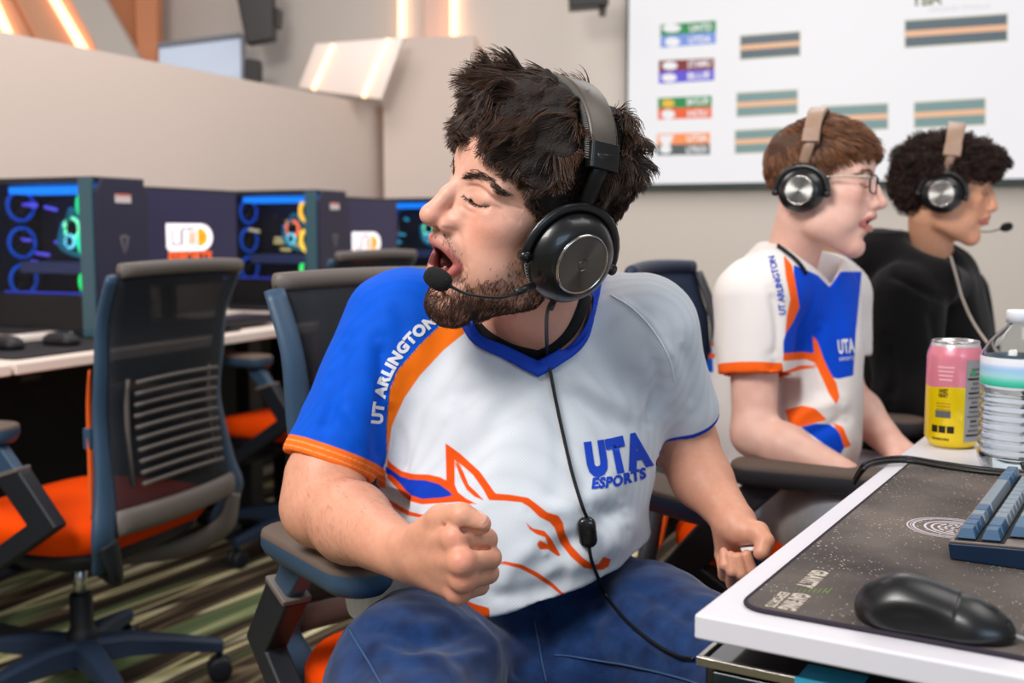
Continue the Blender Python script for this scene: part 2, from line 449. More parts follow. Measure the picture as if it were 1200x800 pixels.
    strip2 = bmesh.new(); tube(strip2, [P(0, -30, 6.04), P(47, 58, 6.04)], .008, 6); bm_obj('panel_joint', strip2, op2, o)
    o = plate('slanted_panel', [(50, -60), (88, -60), (168, 80), (168, 115), (118, 115), (118, 66)], 6.02, .1, wl); tag(o, 'cream slanted wall panel beside the peach one with light strips', 'wall panel')
    o = plate('corner_column', [(96, -60), (160, -60), (160, 110), (184, 110), (184, 110), (168, 110), (168, 78)][:3] + [(168, 110)], 6.2, .12, op2)
    tag(o, 'deep orange wedge of wall behind the cream slanted panel', 'wall panel')
    o = plate('corner_column', [(156, -60), (184, -60), (184, 110), (162, 110)], 6.15, .1, mat('orange_paint_mid', (226, 150, 108), rough=.7)); tag(o, 'upright orange column left of the pale projection screen', 'column')
    # far strips of light on the wall behind
    for x, y0, dn in ((471, 46, 'left of the pair'), (532, 60, 'right of the pair')):
        D = on_wall(x, 20).y - .03; bm = bmesh.new(); tube(bm, [P(x, y0 + 30, D), P(x, -60, D)], .020, 8); tag(bm_obj('wall_light_strip', bm, led), 'vertical glowing light strip on the far cream wall, ' + dn, 'light strip')
    o = plate('column_panel', [(497, -60), (553, -60), (553, 100), (497, 100)], 5.83, .04, mat('pink_paint', (230, 196, 180), rough=.7)); tag(o, 'pale pink wall panel beside the vertical light strips', 'wall panel')
    # pale screen and the dark displays on their bracket
    t = thing('projection_screen', 'pale blue white screen standing beyond the low cream partition', 'screen', P(235, 80, 6.3))
    sc = mat('pale_screen', (214, 224, 242), rough=.4, emit=(206, 218, 240), es=.25)
    bm = bmesh.new(); q = [P(x, y, 6.0) for x, y in ((186, 54), (282, 42), (284, 120), (186, 120))]; loft(bm, [q, [p + Y * .03 for p in q]]); bm_obj('screen_panel', bm, sc, t, world=True, bevel=.003)
    bm = bmesh.new(); tube(bm, [P(185, 53, 5.99), P(283, 41, 5.99)], .014, 8); tube(bm, [P(285, 41, 5.99), P(286, 120, 5.99)], .014, 8, mi=0); bm_obj('screen_border', bm, mat('grey_trim', (150, 152, 160), rough=.5), t, world=True)
    t = thing('wall_display', 'dark slab display hanging high beside the pale screen', 'display', P(298, 20, 5.8))
    dk = mat('display_black', (40, 36, 36), rough=.4)
    bm = bmesh.new(); q = [P(x, y, 5.8) for x, y in ((270, -40), (318, -40), (321, 46), (288, 52))]; loft(bm, [q, [p + Y * .09 for p in q]]); bm_obj('display_body', bm, dk, t, world=True, bevel=.01)
    bm = bmesh.new(); q = [P(x, y, 5.86) for x, y in ((318, 8), (327, 10), (326, 30), (319, 31))]; loft(bm, [q, [p + Y * .1 for p in q]]); bm_obj('mount', bm, dk, t, world=True)
    t = thing('floor_stand', 'small dark stand below the hanging display, past the partition', 'stand', P(297, 90, 5.85))
    bm = bmesh.new(); q = [P(x, y, 5.85) for x, y in ((286, 68), (304, 70), (305, 130), (286, 130))]; loft(bm, [q, [p + Y * .08 for p in q]]); bm_obj('post', bm, dk, t, world=True, bevel=.01)
    bm = bmesh.new(); q = [P(x, y, 5.80) for x, y in ((280, 130), (311, 130), (311, 140), (280, 140))]; loft(bm, [q, [p + Y * .2 for p in q]]); bm_obj('base', bm, dk, t, world=True)
    t = thing('ceiling_camera', 'dark camera housing hanging at the top edge left of the big screen', 'camera', P(690, 2, 5.1))
    bm = bmesh.new(); q = [P(x, y, 5.1) for x, y in ((666, -22), (712, -24), (714, 5), (668, 9))]; loft(bm, [q, [p + Y * .12 for p in q]]); bm_obj('housing', bm, dk, t, world=True, bevel=.008)
    bm = bmesh.new(); tube(bm, [P(707, 0, 5.16), P(706, 18, 5.2)], .018, 12); bm_obj('lens', bm, mat('lens_grey', (120, 112, 106), rough=.3), t, world=True)
    bm = bmesh.new(); tube(bm, [P(690, -20, 5.16), P(690, -200, 5.16)], .015, 10); bm_obj('pole', bm, dk, t, world=True)
    build_display()
def build_display():
    t = thing('video_wall', 'huge white tournament bracket screen mounted on the back wall', 'screen', W0)
    t.location = (W0.x, W0.y, 1.3)
    blackm = mat('bezel_black', (46, 60, 60), rough=.5)
    u0, v0 = wall_uv(735, 216, .06); u1 = 3.2; v1 = 3.05
    o = W0
    bm = bmesh.new(); box_frame(bm, o + WN * .055, WD, -WN, u0 - .012, u1 + .01, 0, .055, v0 - .025, v1 + .01); bm_obj('bezel', bm, blackm, t, world=True)
    scm = mat('screen_white', (20, 20, 20), rough=.4, emit=(240, 238, 240), es=.98)
    bm = bmesh.new(); box_frame(bm, o + WN * .060, WD, -WN, u0, u1, 0, .004, v0, v1); scr = bm_obj('screen', bm, scm, t, world=True)
    def em(name, c, s=.95): return mat('screen_' + name, (10, 10, 10), rough=.4, emit=c, es=s)
    def panel(bm, x0, y0, x1, y1, ya, yb, mi, off=.0615):
        """px quad given by left column (x0: ya0..) in the photograph's frame"""
        q = [on_wall(x0, y0, off), on_wall(x1, y1, off), on_wall(x1, yb, off), on_wall(x0, ya, off)]
        vs = [bm.verts.new(p) for p in q]; bm.faces.new(vs).material_index = mi
    mats = [em('green', (10, 140, 70)), em('blue', (120, 150, 225)), em('maroon', (130, 20, 20)), em('violet', (92, 78, 214)), em('orange', (240, 96, 44)), em('tangerine', (255, 150, 84)), em('grey', (84, 92, 92)), em('bar_dark', (84, 100, 110)), em('bar_teal', (120, 150, 150)), em('bar_line', (240, 186, 146)), em('white', (240, 240, 244)), em('gold', (236, 190, 60)), em('frame', (196, 190, 160))]
    bm = bmesh.new()
    # eight team cells: left logo field, right name field
    cells = [(774, 29, 839, 24, 42, 37, 0, 10), (774, 42, 839, 37, 56, 51, 1, 1), (772, 71, 837, 68, 84, 81, 2, 2), (772, 84, 837, 81, 98, 94, 3, 3), (771, 115, 834, 112, 127, 125, 0, 11), (771, 127, 834, 125, 140, 138, 4, 4), (770, 157, 832, 155, 170, 168, 5, 5), (770, 170, 832, 168, 182, 181, 6, 6)]
    for x0, y0, x1, y1, ya, yb, c, lc in cells:
        panel(bm, x0, y0, x1, y1, ya, yb, c, .0612)
    bars = [(868, 43, 937, 37.5, 69, 64, 7), (864, 110, 934, 106, 136, 132, 8), (862, 154, 931, 150, 179, 176, 8), (1061, 25, 1180, 17, 55, 47, 7), (1072, 121, 1154, 116, 149, 145, 8), (963, 126, 1040, 122, 153, 150, 8)]
    for x0, y0, x1, y1, ya, yb, c in bars:
        panel(bm, x0 - 1, y0 - 1.5, x1 + 1, y1 - 1.5, ya + 1.5, yb + 1.5, 12, .0610)
        panel(bm, x0, y0, x1, y1, ya, yb, c, .0614)
        a, bq = y0 + (ya - y0) * .38, y1 + (yb - y1) * .38; c_, d_ = y0 + (ya - y0) * .62, y1 + (yb - y1) * .62
        panel(bm, x0, a, x1, bq, c_, d_, 9, .0618)
    for f in bm.faces: pass
    bm_obj('bracket_graphic', bm, mats, t, world=True)
    # emblems and names, soft in the photograph
    bm = bmesh.new()
    def disc_(x, y, rx, ry, mi, off=.0622, n=20):
        vs = [bm.verts.new(on_wall(x + rx * math.cos(a), y + ry * math.sin(a), off)) for a in [2 * PI * k / n for k in range(n)]]; bm.faces.new(vs).material_index = mi
    E_ = [em('white', (240, 240, 244)), em('gold', (236, 190, 60)), em('pale_red', (226, 190, 190))]
    for x, y, rx, ry, mi in ((787, 33, 11, 5, 0), (788, 49, 9, 5.5, 0), (785, 77, 9, 5, 0), (784, 91, 9, 5, 0), (783, 121, 7.5, 5, 1), (783, 134, 8, 5.5, 0), (780, 162, 6, 4, 0), (780, 175, 7, 5, 0)): disc_(x, y, rx, ry, mi)
    vs = [bm.verts.new(on_wall(x, y, .0624)) for x, y in ((771, 159), (790, 158), (781, 180))]; bm.faces.new(vs).material_index = 0
    bm_obj('team_emblems', bm, E_, t, world=True)
    def words(name, txt, x0, y0, x1, y1, hgt, m, bold=.03):
        g = text_geo(txt, 1., bold); xs = [v.co.x for v in g.verts]; a, c = min(xs), max(xs)
        for v in g.verts:
            s = (v.co.x - a) / (c - a); v.co = on_wall(x0 + (x1 - x0) * s, y0 + (y1 - y0) * s - v.co.y * hgt, .0626)
        return bm_obj(name, g, m, t, world=True)
    wm = E_[0]
    for txt, x0, y0, x1, y1 in (('UNTD', 808, 37, 834, 35), ('UTDA', 807, 51, 833, 49), ('STAMU', 806, 79.5, 833, 77.5), ('BLUE', 806, 93, 832, 91), ('BAYLOR', 805, 123, 831, 121.5), ('HOU', 806, 137, 829, 135.5), ('UTSA', 805, 166, 829, 165), ('UTRGV', 804, 179.5, 829, 178.5)):
        words('team_name', txt, x0, y0, x1, y1, 11, wm)
    words('round_title', 'TBA', 1068, 7, 1104, 4.5, 22, em('olive', (110, 106, 60)))
    words('round_subtitle', 'GRAND FINALS', 1088, 14, 1160, 9.5, 7.5, em('pale_line', (206, 206, 212)), bold=.0)
# ------------------------------------------------------------------ heads
def head_frame(origin, az, pitch, roll=0.):
    """az: world azimuth of the face direction (radians, from +X); returns matrix local(x fwd, y left, z up) -> world"""
    f0 = Vector((math.cos(az), math.sin(az), 0)); up = Vector((0, 0, 1)); l0 = up.cross(f0)
    f = f0 * math.cos(pitch) + up * math.sin(pitch); u = up * math.cos(pitch) - f0 * math.sin(pitch)
    l = l0 * math.cos(roll) + u * math.sin(roll); u = u * math.cos(roll) - l0 * math.sin(roll)
    M = Matrix((f, l, u)).transposed().to_4x4(); M.translation = Vector(origin); return M
def head_sdf(h=.0018, mouth=1., neck=((-.03, 0, -.06), (-.03, 0, -.2)), neck_r=(.056, .066), nose=1., jaw=1., fat=0., ears=True, zlo=-.24, xlo=-.14, ylim=.115):
    """mouth 0 closed .. 1 wide open"""
    op = mouth
    Fd = Field((xlo, -ylim, zlo), (.145, ylim, .15), h)
    E, K = Fd.ell, Fd.cap
    E((-.010, 0, .046), (.101, .076, .087), k=.0)
    E((.030, 0, .050), (.064, .064, .056), k=.02)
    E((.036, 0, -.018), (.052, .060, .066), k=.02)
    # cheekbones, cheeks
    for s in (1, -1):
        E((.055, .043 * s, -.012), (.026, .021, .018), k=.02)
        E((.046, .035 * s, -.050), (.033, .021 + fat, .038), k=.022)
        E((.030, .040 * s, -.062 - .006 * op), (.034, .020 + fat, .032), k=.022)
        K((.078, .014 * s, .030), (.066, .046 * s, .032), .0105, .010, k=.014)      # brow ridge
        K((.006, .047 * s, -.040), (.006 - .004 * op, .046 * s, -.070), .016, .015, k=.025)  # ramus
        K((.004, .046 * s, -.070), (.066 - .004 * op, .016 * s, -.098 - .022 * op), .016 + fat, .017, k=.018)
    E((.048, 0, -.082 - .014 * op), (.038, .036, .028), k=.02)
    E((.070, 0, -.046), (.027, .031, .026), k=.018)                              # maxilla
    E((.075 - .006 * op, 0, -.101 - .024 * op), (.017 * jaw, .021, .017), k=.016)        # chin
    # sockets
    for s in (1, -1):
        E((.096, .034 * s, .014), (.017, .020, .0135), k=.014, op='sub')
    # lids: lower cheek cushion and closed lid over the eyeball
    for s in (1, -1):
        E((.0700, .0325 * s, .0125), (.0150, .0185, .0130), k=.006)
        E((.074, .033 * s, -.001), (.010, .019, .007), k=.008)
        K((.0815, .019 * s, .027), (.074, .049 * s, .026), .0055, .006, k=.006)           # fold under the brow
        K((.080, .012 * s, .020), (.090, .0125 * s, -.018), .0085, .0095, k=.014)          # side of the nose
        Fd.chain([(.0825, .0165 * s, .0075), (.0868, .028 * s, .0035), (.0850, .039 * s, .0035), (.0780, .0485 * s, .0080)], [.0008, .0014, .0014, .0008], k=.003, op='sub', smooth=4)   # under the lashes
    # nose
    n = nose
    K((.088, 0, .026), (.098 + .004 * n, 0, .004), .0075, .0078, k=.009)
    K((.098 + .004 * n, 0, .004), (.113 * n + .0, 0, -.019), .0078, .0098, k=.006)
    E((.1125 * n, 0, -.0225), (.0120, .0120, .0105), k=.006)
    E((.098, 0, -.024), (.016, .0135, .011), k=.008)
    for s in (1, -1):
        E((.0985, .0135 * s, -.0268), (.0118, .0066, .0085), k=.004)
        E((.104, .0062 * s, -.0345), (.0065, .0032, .0045), k=.003, op='sub')
    E((.0955, 0, -.040), (.009, .010, .012), k=.010)                            # philtrum base
    # lips
    ul = [(.1015, 0, -.0475), (.0985, .010, -.0470), (.0915, .020, -.0520 - .001 * op), (.083, .0275 + .001 * op, -.0585 - .005 * op)]
    dz = .031 * op
    ll = [(.0985 - .008 * op, 0, -.0600 - dz), (.0955 - .008 * op, .011, -.0600 - dz), (.0885 - .003 * op, .021, -.0590 - dz * .72), (.0825, .0275 + .001 * op, -.0590 - .009 * op)]
    # jaw body under the lower lip
    E((.077 - .007 * op, 0, -.071 - dz * .9), (.019, .026, .017), k=.012)
    if op > .05:
        E((.090, 0, -.0575 - dz * .45), (.034, .0245, .0035 + .0135 * op), k=.006, op='sub')
    else:
        K((.106, 0, -.0545), (.086, .026, -.0578), .0016, .0012, k=.003, op='sub'); K((.106, 0, -.0545), (.086, -.026, -.0578), .0016, .0012, k=.003, op='sub')
    for s in (1, -1):
        Fd.chain([(a, b * s, c) for a, b, c in ul], [.0056, .0056, .0046, .0028], k=.004, smooth=3)
        Fd.chain([(a, b * s, c) for a, b, c in ll], [.0066, .0064, .005, .003], k=.004, smooth=3)
    E((.098 - .008 * op, 0, -.0775 - dz), (.012, .022, .0055), k=.010, op='sub')       # groove above the chin
    if ears:
        for s in (1, -1):
            R = Matrix.Rotation(math.radians(-12), 3, 'Y') @ Matrix.Rotation(math.radians(18 * s), 3, 'Z')
            E((-.006, .078 * s, .004), (.018, .006, .031), R=R, k=.006)
            E((-.002, .0835 * s, .005), (.011, .005, .021), R=R, k=.004, op='sub')
            E((-.004, .0775 * s, -.022), (.009, .005, .011), R=R, k=.006)
    # neck
    a, b = Vector(neck[0]), Vector(neck[1])
    Fd.cap(a, b, neck_r[0], neck_r[1], k=.022)
    return Fd
def face_lines(V, Q, lst):
    """creases given in the front view (|y|, z), cut along the normals"""
    N = vnormals(V, Q); A = np.stack([np.abs(V[:, 1]), V[:, 2]], 1); out = np.zeros(len(V))
    for pts, amp, w in lst:
        q = np.array([tuple(p)[:2] for p in spline([(a, b, 0) for a, b in pts], 5)]); e = np.minimum(np.linalg.norm(A - q[0], axis=1), np.linalg.norm(A - q[-1], axis=1))
        out += amp * np.exp(-(line_d(A, q) / w) ** 2) * np.clip(e / (w * 1.5) + .2, 0, 1) * (V[:, 0] > .045)
    return V + N * out[:, None]
def mixc(base, col, w):
    w = np.clip(w, 0, 1)[:, None]; return base * (1 - w) + np.array(srgb(*col)[:3]) * w
def gauss(p, c, r):
    c = np.array(c); r = np.array(r); return np.exp(-(((p - c) / r) ** 2).sum(1))
def head_colors(V, skin, mouth, lip=(176, 92, 88), beard=0., flush=.5):
    n = len(V); col = np.tile(np.array(srgb(*skin)[:3]), (n, 1)); ay = np.abs(V[:, 1]); A = np.stack([V[:, 0], ay, V[:, 2]], 1)
    nz = vnoise(V, 90, 1) * .5 + vnoise(V, 220, 2) * .5
    red = (min(255, skin[0] + 6), int(skin[1] * .80), int(skin[2] * .76))
    col = mixc(col, red, flush * gauss(A, (.112, 0, -.022), (.014, .016, .013)))
    col = mixc(col, red, flush * .75 * gauss(A, (.068, .047, -.020), (.03, .022, .02)))
    col = mixc(col, red, flush * .5 * gauss(A, (.07, .02, -.10 - .02 * mouth), (.02, .03, .02)))
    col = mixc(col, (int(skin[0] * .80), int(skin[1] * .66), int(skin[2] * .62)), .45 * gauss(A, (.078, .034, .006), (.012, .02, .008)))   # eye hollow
    col = mixc(col, (int(skin[0] * .86), int(skin[1] * .72), int(skin[2] * .68)), .12 + .12 * nz)
    lash = np.array([(.0170, .0085), (.023, .0055), (.030, .0042), (.039, .0045), (.0485, .0085)])
    dl = line_d(A[:, 1:], lash); col = mixc(col, (52, 34, 30), np.clip(1.1 - dl / .0017, 0, 1) * (A[:, 0] > .06) * .8)
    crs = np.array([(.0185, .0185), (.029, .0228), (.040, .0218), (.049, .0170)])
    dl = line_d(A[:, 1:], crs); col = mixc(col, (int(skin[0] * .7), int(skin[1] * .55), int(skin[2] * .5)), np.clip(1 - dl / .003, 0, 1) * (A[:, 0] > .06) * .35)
    dz = .031 * mouth
    # lips follow two polylines
    ul = np.array([(.1035, 0, -.0475), (.0995, .010, -.0470), (.0925, .020, -.0530), (.083, .0285, -.0600 - .005 * mouth)])
    ll = np.array([(.1000 - .008 * mouth, 0, -.0600 - dz), (.097 - .008 * mouth, .011, -.0600 - dz), (.0895 - .003 * mouth, .021, -.0590 - dz * .72), (.083, .0285, -.0600 - .009 * mouth)])
    d = np.minimum(line_d(A, ul) - .0062, line_d(A, ll) - .0070)
    col = mixc(col, lip, np.clip(.5 - d / .0022, 0, 1) * (V[:, 0] > .076) * .9)
    if mouth > .05:     # inside of the mouth
        q = (V[:, 0] - .090 < .004) & (((V[:, 1] / .0235) ** 2 + ((V[:, 2] + .0575 + dz * .45) / (.0035 + .0130 * mouth)) ** 2 + ((V[:, 0] - .088) / .033) ** 2) < 1.12)
        col[q] = np.array(srgb(86, 24, 24)[:3])
    if beard > 0:
        j = beard_mask(V, mouth)
        col = mixc(col, (70, 50, 42), j * beard * (.62 + .25 * nz))
    return col
def beard_mask(V, mouth):
    ay = np.abs(V[:, 1]); dz = .031 * mouth
    x, z = V[:, 0], V[:, 2]
    top = np.interp(x, [-.02, .012, .030, .048, .062, .075, .086], [.03, .010, -.030, -.052, -.062 - .3 * dz, -.070 - .6 * dz, -.071 - dz])   # cheek line
    m = 1 / (1 + np.exp((z - top) / .0045))
    under = 1 / (1 + np.exp(-(z - (-.126 - .022 * mouth + np.clip(.058 - x, 0, 1) * .75)) / .006))
    m = m * under * (x > -.012)
    # moustache and the strip joining it to the beard
    A = np.stack([x, ay, z], 1)
    mo = np.exp(-(line_d(A, np.array([(.103, .002, -.0395), (.097, .014, -.0405), (.087, .026, -.050), (.080, .033, -.062 - .4 * dz), (.076, .033, -.078 - dz)])) / .0068) ** 2)
    mo = mo * np.clip(.75 + .25 * np.sign(ay - .004), 0, 1)
    m = np.maximum(m, mo * .85)
    lip = np.array([(.1015 - .008 * mouth, 0, -.0605 - dz), (.0965 - .008 * mouth, .011, -.0600 - dz), (.083, .0275, -.0590 - dz * .35)])
    m = m * np.clip((line_d(A, lip) - .008) / .004, 0, 1)
    m = m * (1 - .8 * gauss(A, (.086, 0, -.079 - dz), (.014, .014, .004)))
    return np.clip(m, 0, 1)
def skin_mat(name, rough=.46, sss=.12):
    m = mat(name, (200, 150, 130), rough=rough, spec=.45, sss=sss)
    nt = m.node_tree; b = nt.nodes['Principled BSDF']
    at = nt.nodes.new('ShaderNodeAttribute'); at.attribute_name = 'Col'
    nt.links.new(at.outputs['Color'], b.inputs['Base Color'])
    tc = nt.nodes.new('ShaderNodeTexCoord'); n = nt.nodes.new('ShaderNodeTexNoise'); n.inputs['Scale'].default_value = 420; n.inputs['Detail'].default_value = 3
    bp = nt.nodes.new('ShaderNodeBump'); bp.inputs['Strength'].default_value = .22; bp.inputs['Distance'].default_value = .0012
    nt.links.new(tc.outputs['Object'], n.inputs['Vector']); nt.links.new(n.outputs['Fac'], bp.inputs['Height']); nt.links.new(bp.outputs['Normal'], b.inputs['Normal'])
    return m
def xf(M, V):
    A = np.array(M); return np.asarray(V) @ A[:3, :3].T + A[:3, 3]
def tangent(d, n): return d - n * (d * n).sum(1, keepdims=True)
def scalp(name, prof, c=(-.012, 0, .058), r=(.112, .090, .094), h=.0028, lump=.006, lf=45, zback=-.062, seed=0, extra=()):
    """hair body: an inflated skull cut along the hairline; prof = [(z, x limit)]"""
    Fd = Field((c[0] - r[0] - .03, -r[1] - .03, -.10), (c[0] + r[0] + .03, r[1] + .03, c[2] + r[2] + .03), h)
    Fd.ell(c, r, k=0)
    for cc, rr in extra: Fd.ell(cc, rr, k=.02)
    X, Y, Z = Fd.ax[0][:, None, None], Fd.ax[1][None, :, None], Fd.ax[2][None, None, :]
    hx = np.interp(Z, [p[0] for p in prof], [p[1] for p in prof])
    e = (X - hx - (np.abs(Y) - .03) * .12).astype(np.float32) + 0 * Fd.d
    Fd._mix((slice(None),) * 3, e, .012, 'int')
    e2 = ((zback + np.clip(X + .02, 0, 1) * 1.2) - Z).astype(np.float32) * .7 + 0 * Fd.d; Fd._mix((slice(None),) * 3, e2, .015, 'int')
    V, Q = Fd.mesh(); N = vnormals(V, Q)
    V = V + N * (vnoise(V, lf, seed + 1) * lump + vnoise(V, lf * 2.3, seed + 2) * lump * .5)[:, None]
    return V, Q
def hair_cards(name, roots, nrm, dirs, length, k, m, parent, curl=.0, noise=.3, r0=.00055, seed=1, lift=.25, clump=.0, wavef=60, gravity=0.):
    """strands grown from root points: leave along nrm, bend to dirs"""
    rs = np.random.RandomState(seed); n = len(roots)
    P0 = roots.copy(); S = np.zeros((n, k, 3)); S[:, 0] = P0
    L = np.asarray(length) * np.ones(n); d = dirs / (np.linalg.norm(dirs, axis=1, keepdims=True) + 1e-9)
    jit = rs.normal(0, noise, (n, 3)); cur = P0
    ph = rs.uniform(0, 6.28, n)
    cn = np.stack([vnoise(roots, wavef, 3), vnoise(roots, wavef, 5), vnoise(roots, wavef, 7)], 1)
    for i in range(1, k):
        t = i / (k - 1)
        wv = np.stack([vnoise(cur, wavef, 11), vnoise(cur, wavef, 13), vnoise(cur, wavef, 15)], 1)
        v = nrm * (lift + (1 - t) * .5) + d * (.4 + t * .8) + jit * .35 + cn * clump + wv * curl
        v[:, 2] -= gravity * t
        v /= np.linalg.norm(v, axis=1, keepdims=True) + 1e-9
        cur = cur + v * (L / (k - 1))[:, None]
        S[:, i] = cur
    return hair_obj(name, S, np.linspace(r0, r0 * .35, k), m, parent)
def sample_surface(V, Q, w, n, seed=0):
    """n points on the quads, with probability weights w per vertex; returns points, normals"""
    rs = np.random.RandomState(seed); N = vnormals(V, Q)
    fw = w[Q].mean(1); a = V[Q[:, 2]] - V[Q[:, 0]]; b = V[Q[:, 3]] - V[Q[:, 1]]
    ar = np.linalg.norm(np.cross(a, b), axis=1) * fw; cs = np.cumsum(ar); f = np.searchsorted(cs, rs.uniform(0, cs[-1], n))
    f = np.minimum(f, len(Q) - 1)
    u, v = rs.uniform(0, 1, (2, n)); q = Q[f]
    bl = lambda X: X[q[:, 0]] * ((1 - u) * (1 - v))[:, None] + X[q[:, 1]] * (u * (1 - v))[:, None] + X[q[:, 2]] * (u * v)[:, None] + X[q[:, 3]] * ((1 - u) * v)[:, None]
    nn = bl(N); return bl(V), nn / (np.linalg.norm(nn, axis=1, keepdims=True) + 1e-9), f
# ------------------------------------------------------------------ the shouting player: head
HM = head_frame(P(618, 250, 1.29), PI + math.radians(31), math.radians(9), math.radians(-16)) @ Matrix.Scale(1.04, 4)
def main_head(root):
    inv = HM.inverted()
    nb = inv @ P(640, 402, 1.43)
    Fd = head_sdf(h=.0016, mouth=.8, nose=1.02, neck=(Vector((-.030, 0, -.055)), nb), neck_r=(.057, .061), fat=.004, ears=False, zlo=-.27, xlo=-.20, ylim=.15)
    R3 = inv.to_3x3() * 1.04
    sc = 1 / 1.04
    for a, b, ra, rb in CHEST_CAPS: Fd.cap(inv @ a, inv @ b, (ra - .022) * sc, (rb - .022) * sc, k=.02)
    for c, r in CHEST_ELLS: Fd.ell(inv @ c, [(q - .030) * sc for q in r], R=R3, k=.02)
    V, Q = Fd.mesh()
    V = face_lines(V, Q, [([(.018, -.026), (.027, -.036), (.035, -.052), (.038, -.068)], -.0022, .0042), ([(.026, -.024), (.036, -.038), (.044, -.056)], .0006, .0070),
        ([(.017, .019), (.028, .0225), (.041, .0215), (.051, .016)], -.0016, .0016), ([(.018, -.001), (.028, -.0050), (.040, -.003)], -.0011, .0024), ([(.050, .010), (.058, .006), (.064, .000)], -.0010, .0016), ([(.051, .014), (.060, .014), (.067, .012)], -.0009, .0014),
        ([(.004, .034), (.0055, .044)], -.0012, .0018), ([(.0, -.036), (.001, -.042)], -.0012, .0020), ([(.016, .0), (.018, -.012)], -.0012, .003)])
    return V, Q, head_colors(V, (226, 172, 150), .8, beard=.62)

def main_hair(root, V, Q):
    """root is an Empty at HM"""
    dark = hairmat('dark_brown_hair', (60, 38, 25), rough=.42, spec=.5)
    prof = [(-.08, -.02), (-.045, .004), (-.03, .014), (0, .020), (.022, .030), (.040, .052), (.052, .088), (.062, .112), (.09, .14), (.2, .2)]
    hv, hq = scalp('hair', prof, c=(-.004, 0, .056), r=(.107, .090, .090), extra=[((.034, 0, .118), (.050, .066, .030))], lump=.0065)
    bz = np.exp(-((hv[:, 0] + .006 ) / .020) ** 4) * (np.abs(hv[:, 1]) < .2); rr = hv - np.array([0, 0, .04]); hv = hv - rr / np.linalg.norm(rr, axis=1, keepdims=True) * (.009 * bz)[:, None]
    cap = mat('hair_mass', (30, 19, 13), rough=.8, bump=(420, 1.), var=.6, vscale=160)
    ho = link('hair', np_mesh('hair', hv, hq), cap, root)
    N = vnormals(hv, hq)
    crown = np.array([-.055, .0, .155])
    w = np.ones(len(hv)); w[hv[:, 2] < -.07] = 0
    pts, nn, f = sample_surface(hv, hq, w, 34000, 3)
    d = tangent(pts - crown, nn); d /= np.linalg.norm(d, axis=1, keepdims=True) + 1e-6
    top = np.clip((pts[:, 2] - .02) / .09, 0, 1)
    d = d + np.array([.5, 0, 0]) * top[:, None]
    L = .013 + .026 * top * np.random.RandomState(5).uniform(.5, 1.1, len(pts)) 
    L = L * (1 - .35 * np.exp(-((pts[:, 0] + .002) / .024) ** 4))
    hair_cards('strands', pts - nn * .004, nn, d, L, 8, dark, ho, curl=.8, noise=.09, lift=.02, clump=.5, wavef=42, r0=.00050)
    return ho
def main_beard(root, V, Q):
    dark = hairmat('beard_hair', (64, 42, 32), rough=.5)
    w = beard_mask(V, .8) * (.35 + .65 * np.clip((-.055 - V[:, 2]) / .05, 0, 1)) * (.6 + .4 * vnoise(V, 130, 6))
    pts, nn, f = sample_surface(V, Q, w ** 1.2, 9500, 8)
    d = tangent(np.tile(np.array([.15, 0, -1.]), (len(pts), 1)) + np.stack([0 * pts[:, 0], np.sign(pts[:, 1]) * .1, 0 * pts[:, 0]], 1), nn)
    low = np.clip((-.06 - pts[:, 2]) / .06, 0, 1)
    return hair_cards('beard', pts, nn, d, .0036 + .0034 * low, 4, dark, root, noise=.40, lift=.02, r0=.00024, curl=.3, seed=5)
def brows(root, V, Q, m, n=620, pts2=((.011, .027), (.021, .033), (.034, .0365), (.045, .034), (.055, .027)), w=.0034, L=.0075, name='eyebrows', r0=.00022):
    A = np.stack([V[:, 0], np.abs(V[:, 1]), V[:, 2]], 1)
    d = line_d(A[:, 1:], np.array(pts2)); wt = np.clip(1.3 - d / w, 0, 1) * (V[:, 0] > .03)
    pts, nn, f = sample_surface(V, Q, wt, n, 4)
    dr = tangent(np.stack([-.3 + 0 * pts[:, 0], np.sign(pts[:, 1]), .35 - np.abs(pts[:, 1]) * 12], 1), nn)
    return hair_cards(name, pts, nn * .5, dr, L, 4, m, root, noise=.25, lift=-.05, r0=r0, seed=9)
def lashes(root, V, Q, m, n=46):
    line = spline([(.0170, .0085, 0), (.023, .0055, 0), (.030, .0042, 0), (.039, .0045, 0), (.0485, .0085, 0)], 8)
    bvh = BVHTree.FromPolygons([Vector(v) for v in V], [tuple(q) for q in Q]); S = []
    rs = random.Random(4)
    for s in (1, -1):
        for i in range(n):
            t = rs.random() * (len(line) - 1); k = int(t); p = line[k].lerp(line[min(k + 1, len(line) - 1)], t - k)
            hit = bvh.ray_cast(Vector((.2, p.x * s, p.y)), Vector((-1, 0, 0)))[0]
            if hit is None: continue
            o = hit; out = Vector((.8, s * (p.x - .03) * 22, -.9)).normalized(); L = .0042 * rs.uniform(.7, 1.1)
            S.append([o, o + out * L * .5, o + (out + Vector((.1, 0, .35))).normalized() * L])
    return hair_obj('eyelashes', np.array([[tuple(q) for q in s] for s in S]), [.00016, .00014, .00006], m, root)

